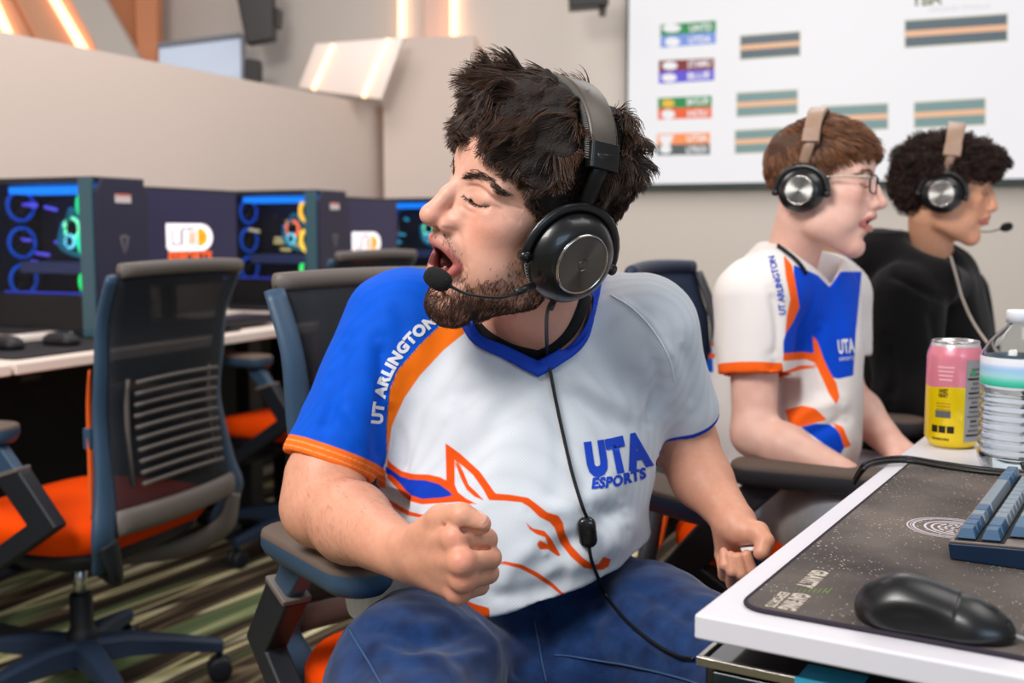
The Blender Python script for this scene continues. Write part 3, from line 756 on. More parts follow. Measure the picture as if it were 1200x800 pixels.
def lash_line(V, Q):
    bvh = BVHTree.FromPolygons([Vector(v) for v in V], [tuple(q) for q in Q]); bm = bmesh.new(); q = []
    for p in spline([(.0180, .0082, 0), (.023, .0058, 0), (.030, .0045, 0), (.039, .0046, 0), (.0480, .0080, 0)], 6):
        h = bvh.ray_cast(Vector((.2, p.x, p.y)), Vector((-1, 0, 0)))[0]
        if h is not None: q.append(h)
    tube(bm, q, [.0002, .0007, .0008, .0007, .0002], 8)
    return bm_obj('eyelid_edge', bm, mat('lash_dark', (40, 26, 22), rough=.6), None, True)
def teeth(root, op=.8):
    out = []
    ivory = mat('tooth_enamel', (226, 214, 196), rough=.25, spec=.6); dz = .031 * op
    for nm, z, x0, sg in (('upper_teeth', -.0535, .0915, 1), ('lower_teeth', -.0555 - dz, .0865 - .008 * op, -1)):
        bm = bmesh.new()
        for k in range(-5, 6):
            a = k * .19; x = x0 - .026 + .026 * math.cos(a); y = .0215 * math.sin(a) * 1.05
            box(bm, (x, y, z + sg * .001), (.0035, .0042 - abs(k) * .0001, .0075), Matrix.Rotation(a * 1.0, 3, 'Z'))
        out.append(bm_obj(nm, bm, ivory, root, True, bevel=.0012))
    bm = bmesh.new(); bmesh.ops.create_uvsphere(bm, u_segments=20, v_segments=12, radius=1)
    bmesh.ops.transform(bm, matrix=Matrix.Translation((.073, 0, -.064 - dz * .75)) @ Matrix.Diagonal((.019, .0145, .0062, 1)), verts=bm.verts)
    out.append(bm_obj('tongue', bm, mat('tongue_pink', (196, 96, 98), rough=.35), root, True)); return out
# ------------------------------------------------------------------ headsets (local frame of a head: x forward, y left, z up)
def brushed(name='brushed_steel', col=(150, 146, 138)):
    if name in MATS: return MATS[name]
    m = mat(name, col, rough=.30, metal=1.)
    nt = m.node_tree; b = nt.nodes['Principled BSDF']; b.inputs['Anisotropic'].default_value = .85
    t = nt.nodes.new('ShaderNodeTangent'); t.direction_type = 'RADIAL'; t.axis = 'Z'; nt.links.new(t.outputs[0], b.inputs['Tangent'])
    return m
def headset(origin_mat, label, side=1, cs=1., mic=True, simple=False, band=(70, 60, 52), disc=(120, 116, 108), boom=None, group=None, ear=(-.006, .081, -.004), tilt=0., band_x=-.004, band_R=(.106, .150), band_w=.019):
    """side=+1: the detailed cup (and mic) shown on the +y side"""
    t = thing('headset', label, 'headset', group=group); t.matrix_basis = origin_mat
    blk = mat('headset_black', (18, 18, 20), rough=.34, spec=.5, coat=.3); soft = mat('headset_leather', (22, 21, 21), rough=.5, bump=(300, .2))
    pad_m = mat('ear_pad_leather', (16, 16, 17), rough=.55); bandm = mat('band_leather_%d' % band[0], band, rough=.42, spec=.6)
    met = mat('polished_steel', (200, 196, 190), rough=.18, metal=1.)
    for s in (1, -1):
        cx, cy, cz = ear; cy = cy * s
        # local z of the cup points outwards
        out = Vector((-.10 * 1, s, -.04)).normalized(); fx, fy, fz = frame_of(out, (0, 0, 1))
        M = Matrix((fx, fy, fz)).transposed().to_4x4(); M = M @ Matrix.Rotation(tilt, 4, 'Z'); M = M @ Matrix.Diagonal((cs, cs, cs, 1)); M.translation = Vector((cx, cy, cz))
        S = M @ Matrix.Diagonal((1.03, .97, 1, 1))
        bm = bmesh.new(); lathe(bm, [(.024, -.016), (.040, -.019), (.0475, -.014), (.0500, -.006), (.0485, .002), (.044, .004)], 56, S)
        pad = bm_obj('ear_pad', bm, pad_m, t, True)
        if not simple:
            bm = bmesh.new()
            for k in range(84):
                a = 2 * PI * k / 84; r = .0497
                p = S @ Vector((r * math.cos(a), r * math.sin(a), -.0045)); q = S @ Vector((r * 1.0 * math.cos(a + .035), r * 1.0 * math.sin(a + .035), .0005))
                tube(bm, [p, (p + q) / 2 + (p - M.translation).normalized() * .0011, q], .00055, 5)
            bm_obj('stitching', bm, mat('grey_thread', (110, 108, 104), rough=.8), pad)
        bm = bmesh.new(); lathe(bm, [(.040, .000), (.0505, .002), (.0520, .006), (.0505, .012), (.0455, .0195), (.0385, .0250), (.0335, .0275), (.0325, .0275), (.010, .0270)], 64, S)
        bm_obj('cup_shell', bm, blk, t, True)
        bm = bmesh.new(); lathe(bm, [(.0300, .0268), (.0308, .0292), (.0322, .0292), (.0330, .0270)], 64, M, cap=False)
        bm_obj('chrome_ring', bm, met, t, True)
        bm = bmesh.new(); lathe(bm, [(.0302, 0), (.0300, .0012), (.0066, .0013), (.0060, .0006), (.0050, .0006), (.0046, .0013), (.0, .0013)], 72)
        d = bm_obj('brushed_disc', bm, brushed('brushed_steel_%d' % disc[0], disc), t, False); d.matrix_basis = M @ Matrix.Translation((0, 0, .0275))
        # yoke: fork round the back half of the cup up to the slider
        arc = []
        for k in range(17):
            a = math.radians(-6 + 192 * k / 16); arc.append(S @ Vector((.0575 * math.cos(a), .0575 * math.sin(a), .006)))
        bm = bmesh.new(); tube(bm, arc, .0042, 10, flat=(1, 1.35))
        for e in (arc[0], arc[-1]):
            tube(bm, [e - fz * .005, e + fz * .005], .0062, 14)
        bm_obj('yoke', bm, blk, t, True)
    # slider arms and the band over the head
    cy, cz = ear[1], ear[2]; topz = cz + .060
    R, H = band_R; pts = []
    n = 48
    for k in range(n + 1):
        a = PI * k / n; pts.append(Vector((band_x, R * math.cos(a) * (1 if True else 1), .035 + (H - .035) * math.sin(a) ** .85)))
    lo = 5; arcp = pts[lo:-lo]
    bm = bmesh.new(); sec = rrect(.009, 2 * band_w, .004, 3); rings = []
    for i, p in enumerate(arcp):
        d = (arcp[min(i + 1, len(arcp) - 1)] - arcp[max(i - 1, 0)]).normalized(); x = Vector((1, 0, 0)); o = d.cross(x)
        wd = .82 + .18 * math.sin(PI * i / (len(arcp) - 1))
        rings.append([p + o * u + x * v * wd for u, v in sec])
    loft(bm, rings); bd = bm_obj('headband', bm, bandm, t, True, bevel=.0008)
    bm = bmesh.new(); rings = []; sec2 = rrect(.011, 2 * band_w * .92, .005, 3)
    for i, p in enumerate(arcp[2:-2]):
        q = arcp[2:-2]; d = (q[min(i + 1, len(q) - 1)] - q[max(i - 1, 0)]).normalized(); x = Vector((1, 0, 0)); o = d.cross(x)
        cin = -1 if (p - Vector((band_x, 0, .05))).dot(o) > 0 else 1
        rings.append([p + o * (u + cin * .0085) + x * v for u, v in sec2])
    loft(bm, rings); bm_obj('band_cushion', bm, soft, t, True)
    if not simple:
        for sx in (1, -1):
            bm = bmesh.new()
            for i in range(2, (len(arcp) - 3) * 3):
                f_ = i / 3; k = int(f_); p = arcp[k].lerp(arcp[k + 1], f_ - k); d = (arcp[k + 1] - arcp[k]).normalized(); x = Vector((1, 0, 0)); o = d.cross(x)
                c = -1 if (p - Vector((band_x, 0, .05))).dot(o) > 0 else 1
                a = p + x * sx * (band_w * .95) - o * c * .002; b = a + o * c * .007 + d * .0025
                tube(bm, [a, (a + b) / 2 + x * sx * .0012, b], .0007, 5)
            bm_obj('stitching', bm, mat('grey_thread', (110, 108, 104), rough=.8), bd)
    for s in (1, -1):
        pe = pts[lo] if s > 0 else pts[-lo - 1]
        bm = bmesh.new(); a = Vector((band_x, pe.y, pe.z)); b = Vector((ear[0], ear[1] * s + s * .006, topz - .004)); d = (b - a)
        x, y, z = frame_of(d, (0, s, 0))
        Rm = Matrix((Vector((1, 0, 0)), Vector((1, 0, 0)).cross(-d.normalized()).normalized() * 1, d.normalized()))
        tube(bm, [a - d * .3, a + d * .5, b, b + d.normalized() * .006], [.0105, .0105, .0095, .008], 8, flat=(1., .34), up=(0, 1, 0))
        bm_obj('slider', bm, bandm if simple else mat('slider_steel', (34, 32, 32), rough=.4, metal=.4), t, True)
        bm = bmesh.new(); e0 = pe + Vector((0, 0, .0)); dd = (pts[lo + 2] - pts[lo] if s > 0 else pts[-lo - 3] - pts[-lo - 1]).normalized(); x = Vector((1, 0, 0)); o = dd.cross(x)
        loft(bm, [[e0 + dd * q + o * u * 1.15 + x * v * .93 for u, v in rrect(.013, 2 * band_w, .003, 3)] for q in (-.004, .0, .012, .024)])
        bm_obj('end_cap', bm, bandm if simple else blk, t, True, bevel=.001)
    if mic and boom:
        bm = bmesh.new(); q = spline(boom, 10); tube(bm, q, [.0026, .0017, .0015, .0015, .0017], 10)
        tube(bm, [q[-3], q[-1]], .0026, 12); tube(bm, [Vector(boom[0]) - (Vector(boom[1]) - Vector(boom[0])).normalized() * .004, Vector(boom[0]).lerp(Vector(boom[1]), .55)], [.0044, .0036], 12)
        mb = bm_obj('microphone_boom', bm, mat('boom_black', (14, 14, 14), rough=.4), t, True)
        dirv = (q[-1] - q[-4]).normalized(); x, y, z = frame_of(dirv)
        Mf = Matrix((x, y, z)).transposed().to_4x4(); Mf.translation = q[-1]
        bm = bmesh.new(); lathe(bm, [(.001, -.002), (.0058, -.001), (.0093, .003), (.0108, .009), (.0108, .015), (.0093, .0215), (.0060, .0255), (.001, .027)], 28, Mf)
        bm_obj('foam_windscreen', bm, mat('foam', (24, 23, 23), rough=.95, bump=(900, 1.)), mb, True)
    return t
# ------------------------------------------------------------------ clothing helpers
def folds(V, N, lst):
    """soft ridges (amp > 0) and valleys of cloth along lines given in the photograph's frame"""
    px = proj(V); view = np.array(CAM)[None] - V; view /= np.linalg.norm(view, axis=1, keepdims=True)
    face = np.clip((N * view).sum(1) * 2 + .3, 0, 1); out = np.zeros(len(V))
    for pts, amp, w in lst:
        q = np.array([tuple(p) for p in spline([(a, b, 0) for a, b in pts], 5)])[:, :2]
        box_ = (px[:, 0] > q[:, 0].min() - 3 * w) & (px[:, 0] < q[:, 0].max() + 3 * w) & (px[:, 1] > q[:, 1].min() - 3 * w) & (px[:, 1] < q[:, 1].max() + 3 * w)
        d = line_d(px[box_], q); ends = np.minimum(np.linalg.norm(px[box_] - q[0], axis=1), np.linalg.norm(px[box_] - q[-1], axis=1))
        out[box_] += amp * np.exp(-(d / w) ** 2) * np.clip(ends / (w * 2) + .25, 0, 1)
    return V + N * (out * face)[:, None]
def layer_mat(name, base, layers, rough=.72, weave=520, bumpst=.25, soft=.6, sheen=.02, basevar=.0):
    """cloth whose printed areas are stored as signed distances on the mesh; layers = [(attribute, colour)]"""
    if name in MATS: return MATS[name]
    m = mat(name, base, rough=rough, spec=.15, sheen=sheen); nt = m.node_tree; b = nt.nodes['Principled BSDF']
    rgb = nt.nodes.new('ShaderNodeRGB'); rgb.outputs[0].default_value = srgb(*base); cur = rgb.outputs[0]
    for an, col in layers:
        at = nt.nodes.new('ShaderNodeAttribute'); at.attribute_name = an
        mr = nt.nodes.new('ShaderNodeMapRange'); mr.inputs['From Min'].default_value = soft; mr.inputs['From Max'].default_value = -soft
        nt.links.new(at.outputs['Fac'], mr.inputs['Value'])
        mx = nt.nodes.new('ShaderNodeMix'); mx.data_type = 'RGBA'
        nt.links.new(mr.outputs[0], mx.inputs[0]); nt.links.new(cur, mx.inputs[6]); mx.inputs[7].default_value = srgb(*col); cur = mx.outputs[2]
    tc = nt.nodes.new('ShaderNodeTexCoord')
    if weave:
        mpg = nt.nodes.new('ShaderNodeMapping'); mpg.inputs['Scale'].default_value = (1, .25, 1.1); mpg.inputs['Rotation'].default_value = (0, math.radians(38), 0)
        v = nt.nodes.new('ShaderNodeTexVoronoi'); v.inputs['Scale'].default_value = weave; v.inputs['Randomness'].default_value = .0
        nt.links.new(tc.outputs['Object'], mpg.inputs[0]); nt.links.new(mpg.outputs[0], v.inputs['Vector'])
        bp = nt.nodes.new('ShaderNodeBump'); bp.inputs['Strength'].default_value = bumpst; bp.inputs['Distance'].default_value = .0006
        nt.links.new(v.outputs['Distance'], bp.inputs['Height']); nt.links.new(bp.outputs['Normal'], b.inputs['Normal'])
        mul = nt.nodes.new('ShaderNodeMix'); mul.data_type = 'RGBA'; mul.blend_type = 'MULTIPLY'
        mr = nt.nodes.new('ShaderNodeMapRange'); mr.inputs['From Min'].default_value = .1; mr.inputs['From Max'].default_value = .7; mr.inputs['To Min'].default_value = 1.; mr.inputs['To Max'].default_value = .82
        nt.links.new(v.outputs['Distance'], mr.inputs['Value']); mul.inputs[0].default_value = 1
        nt.links.new(cur, mul.inputs[6]); nt.links.new(mr.outputs[0], mul.inputs[7]); cur = mul.outputs[2]
    nt.links.new(cur, b.inputs['Base Color'])
    return m
def put(o, root, M=None):
    o.parent = root; o.matrix_basis = world_matrix(root).inverted() @ (M if M is not None else Matrix.Identity(4)); return o
def bvh_of(V, Q): return BVHTree.FromPolygons([Vector(v) for v in V], [tuple(int(i) for i in q) for q in Q])
def on_surface(bvh, px, py, off=.001):
    d = ray(px, py).normalized(); h = bvh.ray_cast(CAM, d)
    if h[0] is None: return None
    n = h[1]; n = n if n.dot(d) < 0 else -n
    return h[0] + n * off
def ribbon(name, bvh, inner, outer, m, root, off=.002, thick=.0022, n=8, rows=5, corner=None):
    """a strip of cloth between two lines lying on a surface"""
    def sp(l):
        q = [(x, y, 0) for x, y in l]
        return spline(q, n) if corner is None else spline(q[:corner + 1], n)[:-1] + spline(q[corner:], n)
    a, b = sp(inner), sp(outer)
    if len(a) != len(b): raise ValueError('ribbon')
    bm = bmesh.new(); grid = []
    for i in range(len(a)):
        row = []; last = None
        for j in range(rows):
            q = a[i].lerp(b[i], j / (rows - 1)); e = math.sin(PI * j / (rows - 1)) * .0012
            p = on_surface(bvh, q.x, q.y, off + e)
            row.append(p)
        base = row[-1]
        if base is not None:
            dist = (base - CAM).length
            for j in range(rows - 1):
                q = a[i].lerp(b[i], j / (rows - 1)); k = (rows - 1 - j) / (rows - 1); d_ = dist + .004 * k
                if row[j] is None or (row[j] - CAM).length > d_ - .0: row[j] = CAM + ray(q.x, q.y).normalized() * d_
        grid.append(row)
    vs = [[bm.verts.new(p) if p is not None else None for p in r] for r in grid]
    for i in range(len(vs) - 1):
        for j in range(rows - 1):
            f = [vs[i][j], vs[i + 1][j], vs[i + 1][j + 1], vs[i][j + 1]]
            if all(f):
                c = [p.co for p in f]
                if max((c[k] - c[k - 1]).length for k in range(4)) < .09: bm.faces.new(f)
    for v in [v for v in bm.verts if not v.link_faces]: bm.verts.remove(v)
    o = bm_obj(name, bm, m, root, True, world=True)
    md = o.modifiers.new('s', 'SOLIDIFY'); md.thickness = thick; md.offset = -1
    return o
def print_on(name, bvh, txt, path, size, m, root, bold=.0, off=.0009, shear=0., xs=1., spacing=None, seg=.0025, fit=None):
    """lettering printed on a cloth surface: each glyph is mapped along a path given in the photograph's frame"""
    bm = text_geo(txt, 1., bold)
    xs_ = [v.co.x for v in bm.verts]; x0, x1 = min(xs_), max(xs_)
    for it in range(5):
        es = [e for e in bm.edges if e.calc_length() > .16]
        if not es: break
        bmesh.ops.subdivide_edges(bm, edges=es, cuts=1, use_grid_fill=False); bmesh.ops.triangulate(bm, faces=bm.faces)
    q = spline([(x, y, 0) for x, y in path], 12); L = [0]
    for a, b in zip(q[:-1], q[1:]): L.append(L[-1] + (b - a).length)
    bad = []
    for v in bm.verts:
        s = (v.co.x - x0) / (x1 - x0) * L[-1]; k = min(max(np.searchsorted(L, s) - 1, 0), len(q) - 2)
        t = (s - L[k]) / max(L[k + 1] - L[k], 1e-6); p = q[k].lerp(q[k + 1], t); d = (q[k + 1] - q[k]).normalized(); nrm = Vector((d.y, -d.x, 0))
        sz = size if not callable(size) else size(s / L[-1])
        c = p + nrm * v.co.y * sz + d * v.co.y * sz * shear
        w = on_surface(bvh, c.x, c.y, off)
        if w is None: bad.append(v)
        else: v.co = w
    bmesh.ops.delete(bm, geom=bad, context='VERTS')
    bmesh.ops.delete(bm, geom=[e for e in bm.edges if e.calc_length() > .02], context='EDGES')
    return bm_obj(name, bm, m, root, world=True)
def capsd(V, a, b):
    """parameter along and distance from a segment"""
    a, b = np.array(a), np.array(b); e = b - a; t = (V - a) @ e / (e @ e); return t, np.linalg.norm(V - a - np.clip(t, 0, 1)[:, None] * e, axis=1)
def hand(Fd, W, mcp, pip, dip, tip, thumb, wr=.026, r=(.0112, .0112, .0105, .0092), palm_k=.010, tr=(.015, .0125, .0115, .0095), nrm=None):
    """wrist, four lists of four joints (index..pinky), thumb = four joints"""
    c = sum(mcp, Vector()) / 4
    for i in range(4):
        base = W.lerp(c, .12) + (mcp[i] - c) * .45
        Fd.cap(base, mcp[i], .0165, r[i] + .0016, k=palm_k)
        Fd.cap(mcp[i], pip[i], r[i] + .0012, r[i], k=.003)
        Fd.cap(pip[i], dip[i], r[i] + .0002, r[i] - .0012, k=.002)
        Fd.cap(dip[i], tip[i], r[i] - .001, r[i] - .0022, k=.002)
    Fd.cap(thumb[0], thumb[1], tr[0], tr[1], k=.010); Fd.cap(thumb[1], thumb[2], tr[1], tr[2], k=.005); Fd.cap(thumb[2], thumb[3], tr[2], tr[3], k=.003)
    # web and heel of the palm
    Fd.cap(W.lerp(thumb[0], .4), W.lerp(c, .35), wr * .75, .019, k=.014)
# ------------------------------------------------------------------ the shouting player
CHEST_CAPS = [(P(488, 378, 1.43), P(610, 372, 1.44), .062, .060), (P(610, 372, 1.44), P(748, 384, 1.42), .060, .066)]
CHEST_ELLS = [(P(615, 480, 1.44), (.185, .120, .190))]
SHR, ELR, WRR = P(466, 384, 1.42), P(372, 592, 1.33), P(474, 650, 1.14)
SHL, ELL_, WRL = P(752, 392, 1.42), P(799, 512, 1.49), P(860, 610, 1.37)
def jersey_field(h=.0027):
    Fd = Field((-.36, 1.08, .56), (.30, 1.70, 1.10), h)
    for c, r in CHEST_ELLS: Fd.ell(c, r, k=.04)
    Fd.ell(P(592, 610, 1.42), (.162, .150, .135), k=.09)
    Fd.ell(P(582, 690, 1.43), (.172, .155, .095), k=.05)
    Fd.cap(P(470, 690, 1.42), P(700, 640, 1.47), .07, .07, k=.05)
    for a, b, ra, rb in CHEST_CAPS: Fd.cap(a, b, ra, rb, k=.035)
    Fd.cap(P(600, 340, 1.47), P(660, 340, 1.47), .055, .055, k=.03)
    # sleeves
    Fd.cap(SHR, P(386, 538, 1.35), .073, .055, k=.035)
    Fd.cap(P(386, 538, 1.35), P(372, 575, 1.34), .055, .054, k=.01)
    Fd.cap(SHL, P(797, 480, 1.47), .072, .051, k=.03)
    Fd.cap(P(797, 480, 1.47), P(800, 510, 1.48), .051, .049, k=.01)
    return Fd
def region_sub(Fd, test):
    """custom signed cut over the grid: test(points) gives a signed distance, negative inside the part removed"""
    n = Fd.d.shape; X, Y, Z = np.meshgrid(*Fd.ax, indexing='ij'); m = Fd.d < .02
    pts = np.stack([X[m], Y[m], Z[m]], 1); e = -test(pts).astype(np.float32)
    d = Fd.d[m]; k = .004; h = np.maximum(k - np.abs(d - e), 0) / k; Fd.d[m] = np.maximum(d, e) + h * h * k * .25
def plane_cut(Fd, p, n, near=None, rad=.12, k=.004):
    """cut off what lies beyond a plane, only near a point"""
    p, n = np.array(p), np.array(Vector(n).normalized())
    def t(q):
        e = -((q - p) @ n)
        if near is not None: e = np.maximum(e, np.linalg.norm(q - np.array(near), axis=1) - rad)
        return e
    region_sub(Fd, t)
NECK_POLY = [(520, 300), (548, 376), (562, 398), (590, 415), (630, 430), (652, 421), (675, 400), (690, 372), (700, 340), (706, 300)]
def z4(l): return [(330 + a / 2.667, 500 + b / 2.667) for a, b in l]
def build_player():
    root = thing('person', 'dark-haired bearded person in white and blue esports jersey shouting, fist clenched, seated in front', 'person', (0, 1.5, 0))
    # ---- body: head and neck, arms with hands: one mesh
    V, Q, col = main_head(root); hv, hq = V, Q
    Vw = xf(HM, V)
    A = Field((-.33, .98, .60), (-.005, 1.52, 1.02), .0019)
    A.cap(SHR, P(380, 560, 1.335), .050, .047, k=0); A.cap(P(380, 560, 1.335), ELR, .046, .043, k=.01)
    A.ell(ELR.lerp(P(400, 606, 1.28), .3), (.046, .046, .044), k=.02)
    A.cap(P(380, 592, 1.32), P(412, 612, 1.25), .043, .044, k=.02); A.cap(P(412, 612, 1.25), WRR, .044, .0275, k=.02)
    mcp = [P(533, 630, 1.050), P(541, 658, 1.038), P(543, 678, 1.045), P(537, 693, 1.060)]
    pip = [P(569, 632, 1.072), P(574, 653, 1.068), P(572, 671, 1.076), P(562, 686, 1.088)]
    dip = [P(557, 640, 1.104), P(560, 658, 1.104), P(557, 674, 1.108), P(549, 686, 1.112)]
    tip = [P(535, 636, 1.108), P(537, 655, 1.110), P(536, 671, 1.112), P(532, 683, 1.115)]
    th = [P(494, 628, 1.105), P(516, 608, 1.080), P(541, 604, 1.052), P(563, 614, 1.052)]
    hand(A, WRR, mcp, pip, dip, tip, th, wr=.028, r=(.0118, .0115, .0108, .0096), tr=(.0165, .0140, .0125, .0105))
    for i in range(4): A.ell(mcp[i], (.0122, .0122, .0122), k=.006)
    for i in range(3): A.chain([mcp[i].lerp(mcp[i + 1], .5) + (pip[i] - mcp[i]) * .35 - ray(540, 660).normalized() * .0080, pip[i].lerp(pip[i + 1], .5) - ray(570, 650).normalized() * .0075], [.0020, .0026], k=.003, op='sub')
    A.chain([P(519, 617, 1.055), P(543, 620, 1.046), P(566, 625, 1.044)], [.0014, .0030, .0030], k=.004, op='sub')
    Va, Qa = A.mesh(); 
    B = Field((.10, 1.24, .60), (.36, 1.62, 1.0), .0020)
    B.cap(SHL, P(792, 480, 1.47), .050, .043, k=0); B.cap(P(792, 480, 1.47), P(803, 520, 1.48), .043, .041, k=.01)
    B.cap(P(803, 520, 1.48), P(822, 560, 1.44), .041, .037, k=.02); B.cap(P(822, 560, 1.44), WRL, .037, .0255, k=.02)
    mcp = [P(880, 652, 1.385), P(868, 658, 1.390), P(856, 657, 1.388), P(846, 650, 1.380)]
    pip = [P(884, 682, 1.350), P(871, 688, 1.345), P(859, 684, 1.345), P(849, 674, 1.350)]
    dip = [P(880, 668, 1.325), P(869, 672, 1.322), P(858, 669, 1.324), P(849, 662, 1.330)]
    tip = [P(875, 650, 1.328), P(865, 653, 1.326), P(856, 651, 1.330), P(848, 646, 1.338)]
    th = [P(868, 622, 1.350), P(888, 624, 1.335), P(896, 634, 1.322), P(892, 647, 1.314)]
    hand(B, WRL, mcp, pip, dip, tip, th, wr=.026, r=(.0090, .0088, .0084, .0076), tr=(.0175, .0135, .0115, .0100), palm_k=.012)
    Vb, Qb = B.mesh()
    def armcol(V, seed):
        n = len(V); c = np.tile(np.array(srgb(220, 160, 132)[:3]), (n, 1)); nz = vnoise(V, 70, seed) * .5 + vnoise(V, 200, seed + 1) * .5
        return mixc(c, (190, 116, 88), .22 + .22 * nz)
    ca, cb = armcol(Va, 3), armcol(Vb, 9)
    for q in [P(533, 630, 1.04), P(541, 658, 1.03), P(543, 678, 1.035), P(537, 693, 1.05)] : ca = mixc(ca, (222, 130, 112), .4 * gauss(Va, tuple(q), (.012,) * 3))
    VV = np.concatenate([Vw, Va, Vb]); QQ = np.concatenate([Q, Qa + len(Vw), Qb + len(Vw) + len(Va)])
    body = link('body', np_mesh('body', VV, QQ, {'Col': np.concatenate([col, ca, cb])}), skin_mat('skin')); put(body, root)
    bvh_body = bvh_of(VV, QQ)
    bm = bmesh.new(); a_, b_ = P(549, 604, 1.040), P(564, 613, 1.0385); d_ = (b_ - a_).normalized(); n_ = (Vector((0, -.62, .78)) - d_ * Vector((0, -.62, .78)).dot(d_)).normalized(); s_ = d_.cross(n_)
    cen_ = P(560, 611, 1.052) + n_ * .0092
    loft(bm, [[cen_ + d_ * u * g + s_ * v * g + n_ * (.0008 * q - abs(v) * .22) for u, v in rrect(.0135, .0115, .004, 4)] for q, g in ((0, 1), (1, .9))]); put(bm_obj('thumbnail', bm, mat('nail', (232, 178, 160), rough=.3, spec=.5), None, True), root)
    # ---- hair
    hr = bpy.data.objects.new('hair_root_tmp', None)
    hroot = Matrix(HM)
    class _R: pass
    for fn in (main_hair, main_beard):
        o = fn(None, hv, hq); put(o, root, hroot)
    bh = hairmat('brow_hair', (30, 20, 16))
    put(brows(None, hv, hq, bh), root, hroot); put(lashes(None, hv, hq, bh), root, hroot); put(lash_line(hv, hq), root, hroot)
    for o in teeth(None): put(o, root, hroot)
    bpy.data.objects.remove(hr)
    # fine arm hair
    cen = np.array(P(412, 612, 1.25)); w = np.exp(-(np.linalg.norm(Va - cen, axis=1) / .085) ** 4) * (1)
    pts, nn, f = sample_surface(Va, Qa, w, 700, 2); dr = tangent(np.tile(np.array([.4, -.4, -.6]), (len(pts), 1)), nn)
    put(hair_cards('arm_hair', pts, nn * .4, dr, .009, 4, hairmat('arm_hair', (104, 72, 56)), None, noise=.5, r0=.00008, lift=0, seed=3), root)
    # ---- jersey
    J = jersey_field()
    # hems of the sleeves and of the shirt
    plane_cut(J, P(388, 548, 1.345), P(372, 590, 1.33) - P(404, 505, 1.36), near=P(386, 560, 1.345), rad=.11)
    plane_cut(J, P(798, 492, 1.475), P(803, 520, 1.485) - P(794, 470, 1.46), near=P(799, 505, 1.475), rad=.09)
    a, b, c = P(430, 722, 1.38), P(575, 724, 1.27), P(742, 640, 1.42); nrm = (b - a).cross(c - a); nrm = nrm if nrm.z < 0 else -nrm
    plane_cut(J, b, nrm, near=P(580, 740, 1.42), rad=.42)
    # room for the arms inside the sleeves
    J.cap(P(396, 520, 1.355), P(372, 592, 1.33), .047, .051, k=.004, op='sub')
    J.cap(P(796, 478, 1.47), P(803, 525, 1.485), .043, .0465, k=.004, op='sub')
    def neck(q):
        e = poly_sd(proj(q), NECK_POLY) / 950.; return np.maximum(e, q[:, 1] - 1.47)
    region_sub(J, neck)
    Vj, Qj = J.mesh(2); N = vnormals(Vj, Qj)
    k = 1.0
    Vj = folds(Vj, N, [
        ([(455, 470), (470, 520), (468, 560)], -.007, 10), ([(480, 440), (500, 480), (520, 500)], .003, 18), ([(620, 445), (560, 520), (545, 560)], -.0035, 16), ([(640, 450), (655, 520), (650, 600)], -.003, 14),
        ([(665, 440), (720, 470), (745, 480)], .0045, 12), ([(660, 455), (715, 492), (750, 500)], -.0022, 10), ([(700, 420), (740, 440), (765, 470)], -.0022, 14),
        ([(765, 415), (772, 450), (762, 492)], -.0055, 7), ([(775, 395), (790, 440), (785, 485)], .003, 12), ([(800, 400), (812, 445), (808, 480)], -.003, 9),
        ([(735, 620), (700, 650), (650, 680)], .006, 15), ([(730, 590), (690, 625), (640, 650)], -.006, 12), ([(720, 560), (680, 590), (620, 600)], .004, 14), ([(735, 600), (715, 600), (690, 598)], -.005, 9),
        ([(700, 660), (640, 690), (560, 700)], -.004, 12), ([(460, 600), (470, 640), (455, 680)], -.006, 12), ([(480, 560), (500, 620), (490, 680)], .004, 14),
        ([(405, 400), (395, 460), (375, 510)], -.0045, 9), ([(425, 390), (425, 460), (415, 530)], .0035, 12), ([(445, 400), (448, 470), (440, 545)], -.006, 9), ([(400, 470), (430, 520), (440, 560)], .0045, 9), ([(385, 440), (372, 490), (358, 520)], .003, 9),
        ([(450, 350), (470, 370), (480, 400)], -.003, 12), ([(640, 640), (600, 660), (585, 700)], .004, 12), ([(660, 620), (665, 660), (650, 690)], -.004, 10), ([(600, 430), (580, 450), (530, 470)], -.003, 12),
        ([(725, 350), (760, 375), (790, 420)], .0015, 4)])
    N = vnormals(Vj, Qj); st = np.stack([Vj[:, 0], Vj[:, 1], Vj[:, 2] * .35], 1)
    Vj = Vj + N * (vnoise(st, 22, 4) * .0028 + vnoise(st, 48, 5) * .0012)[:, None]
    px = proj(Vj)
    blue = [(517, 380), (492, 404), (466, 434), (457, 456), (455, 474), (453, 500), (453, 532), (447, 560), (440, 600), (300, 620), (280, 300), (520, 280)]
    orange = [(517, 380), (492, 404), (466, 434), (457, 456), (455, 474), (453, 500), (454, 540), (459, 500), (463, 490), (474, 466), (492, 440), (520, 410), (552, 384), (540, 330), (520, 330)]
    t, r_ = capsd(Vj, P(404, 505, 1.36), P(372, 590, 1.33)); hem = (t * (P(404, 505, 1.36) - P(372, 590, 1.33)).length); L_ = (P(404, 505, 1.36) - P(388, 548, 1.345)).length
    onR = px[:, 0] < 452
    sH = np.where(onR & (r_ < .085), (L_ - .021 - hem) * 950, 20)
    # thin stripes of the cuff
    st1 = np.where(onR & (r_ < .085), (np.abs(hem - (L_ - .0145)) - .0007) * 950, 20); st2 = np.where(onR & (r_ < .085), (np.abs(hem - (L_ - .0075)) - .0007) * 950, 20)
    t, r_ = capsd(Vj, P(794, 470, 1.46), P(803, 520, 1.485)); hem2 = t * (P(794, 470, 1.46) - P(803, 520, 1.485)).length; L2 = (P(794, 470, 1.46) - P(798, 492, 1.475)).length
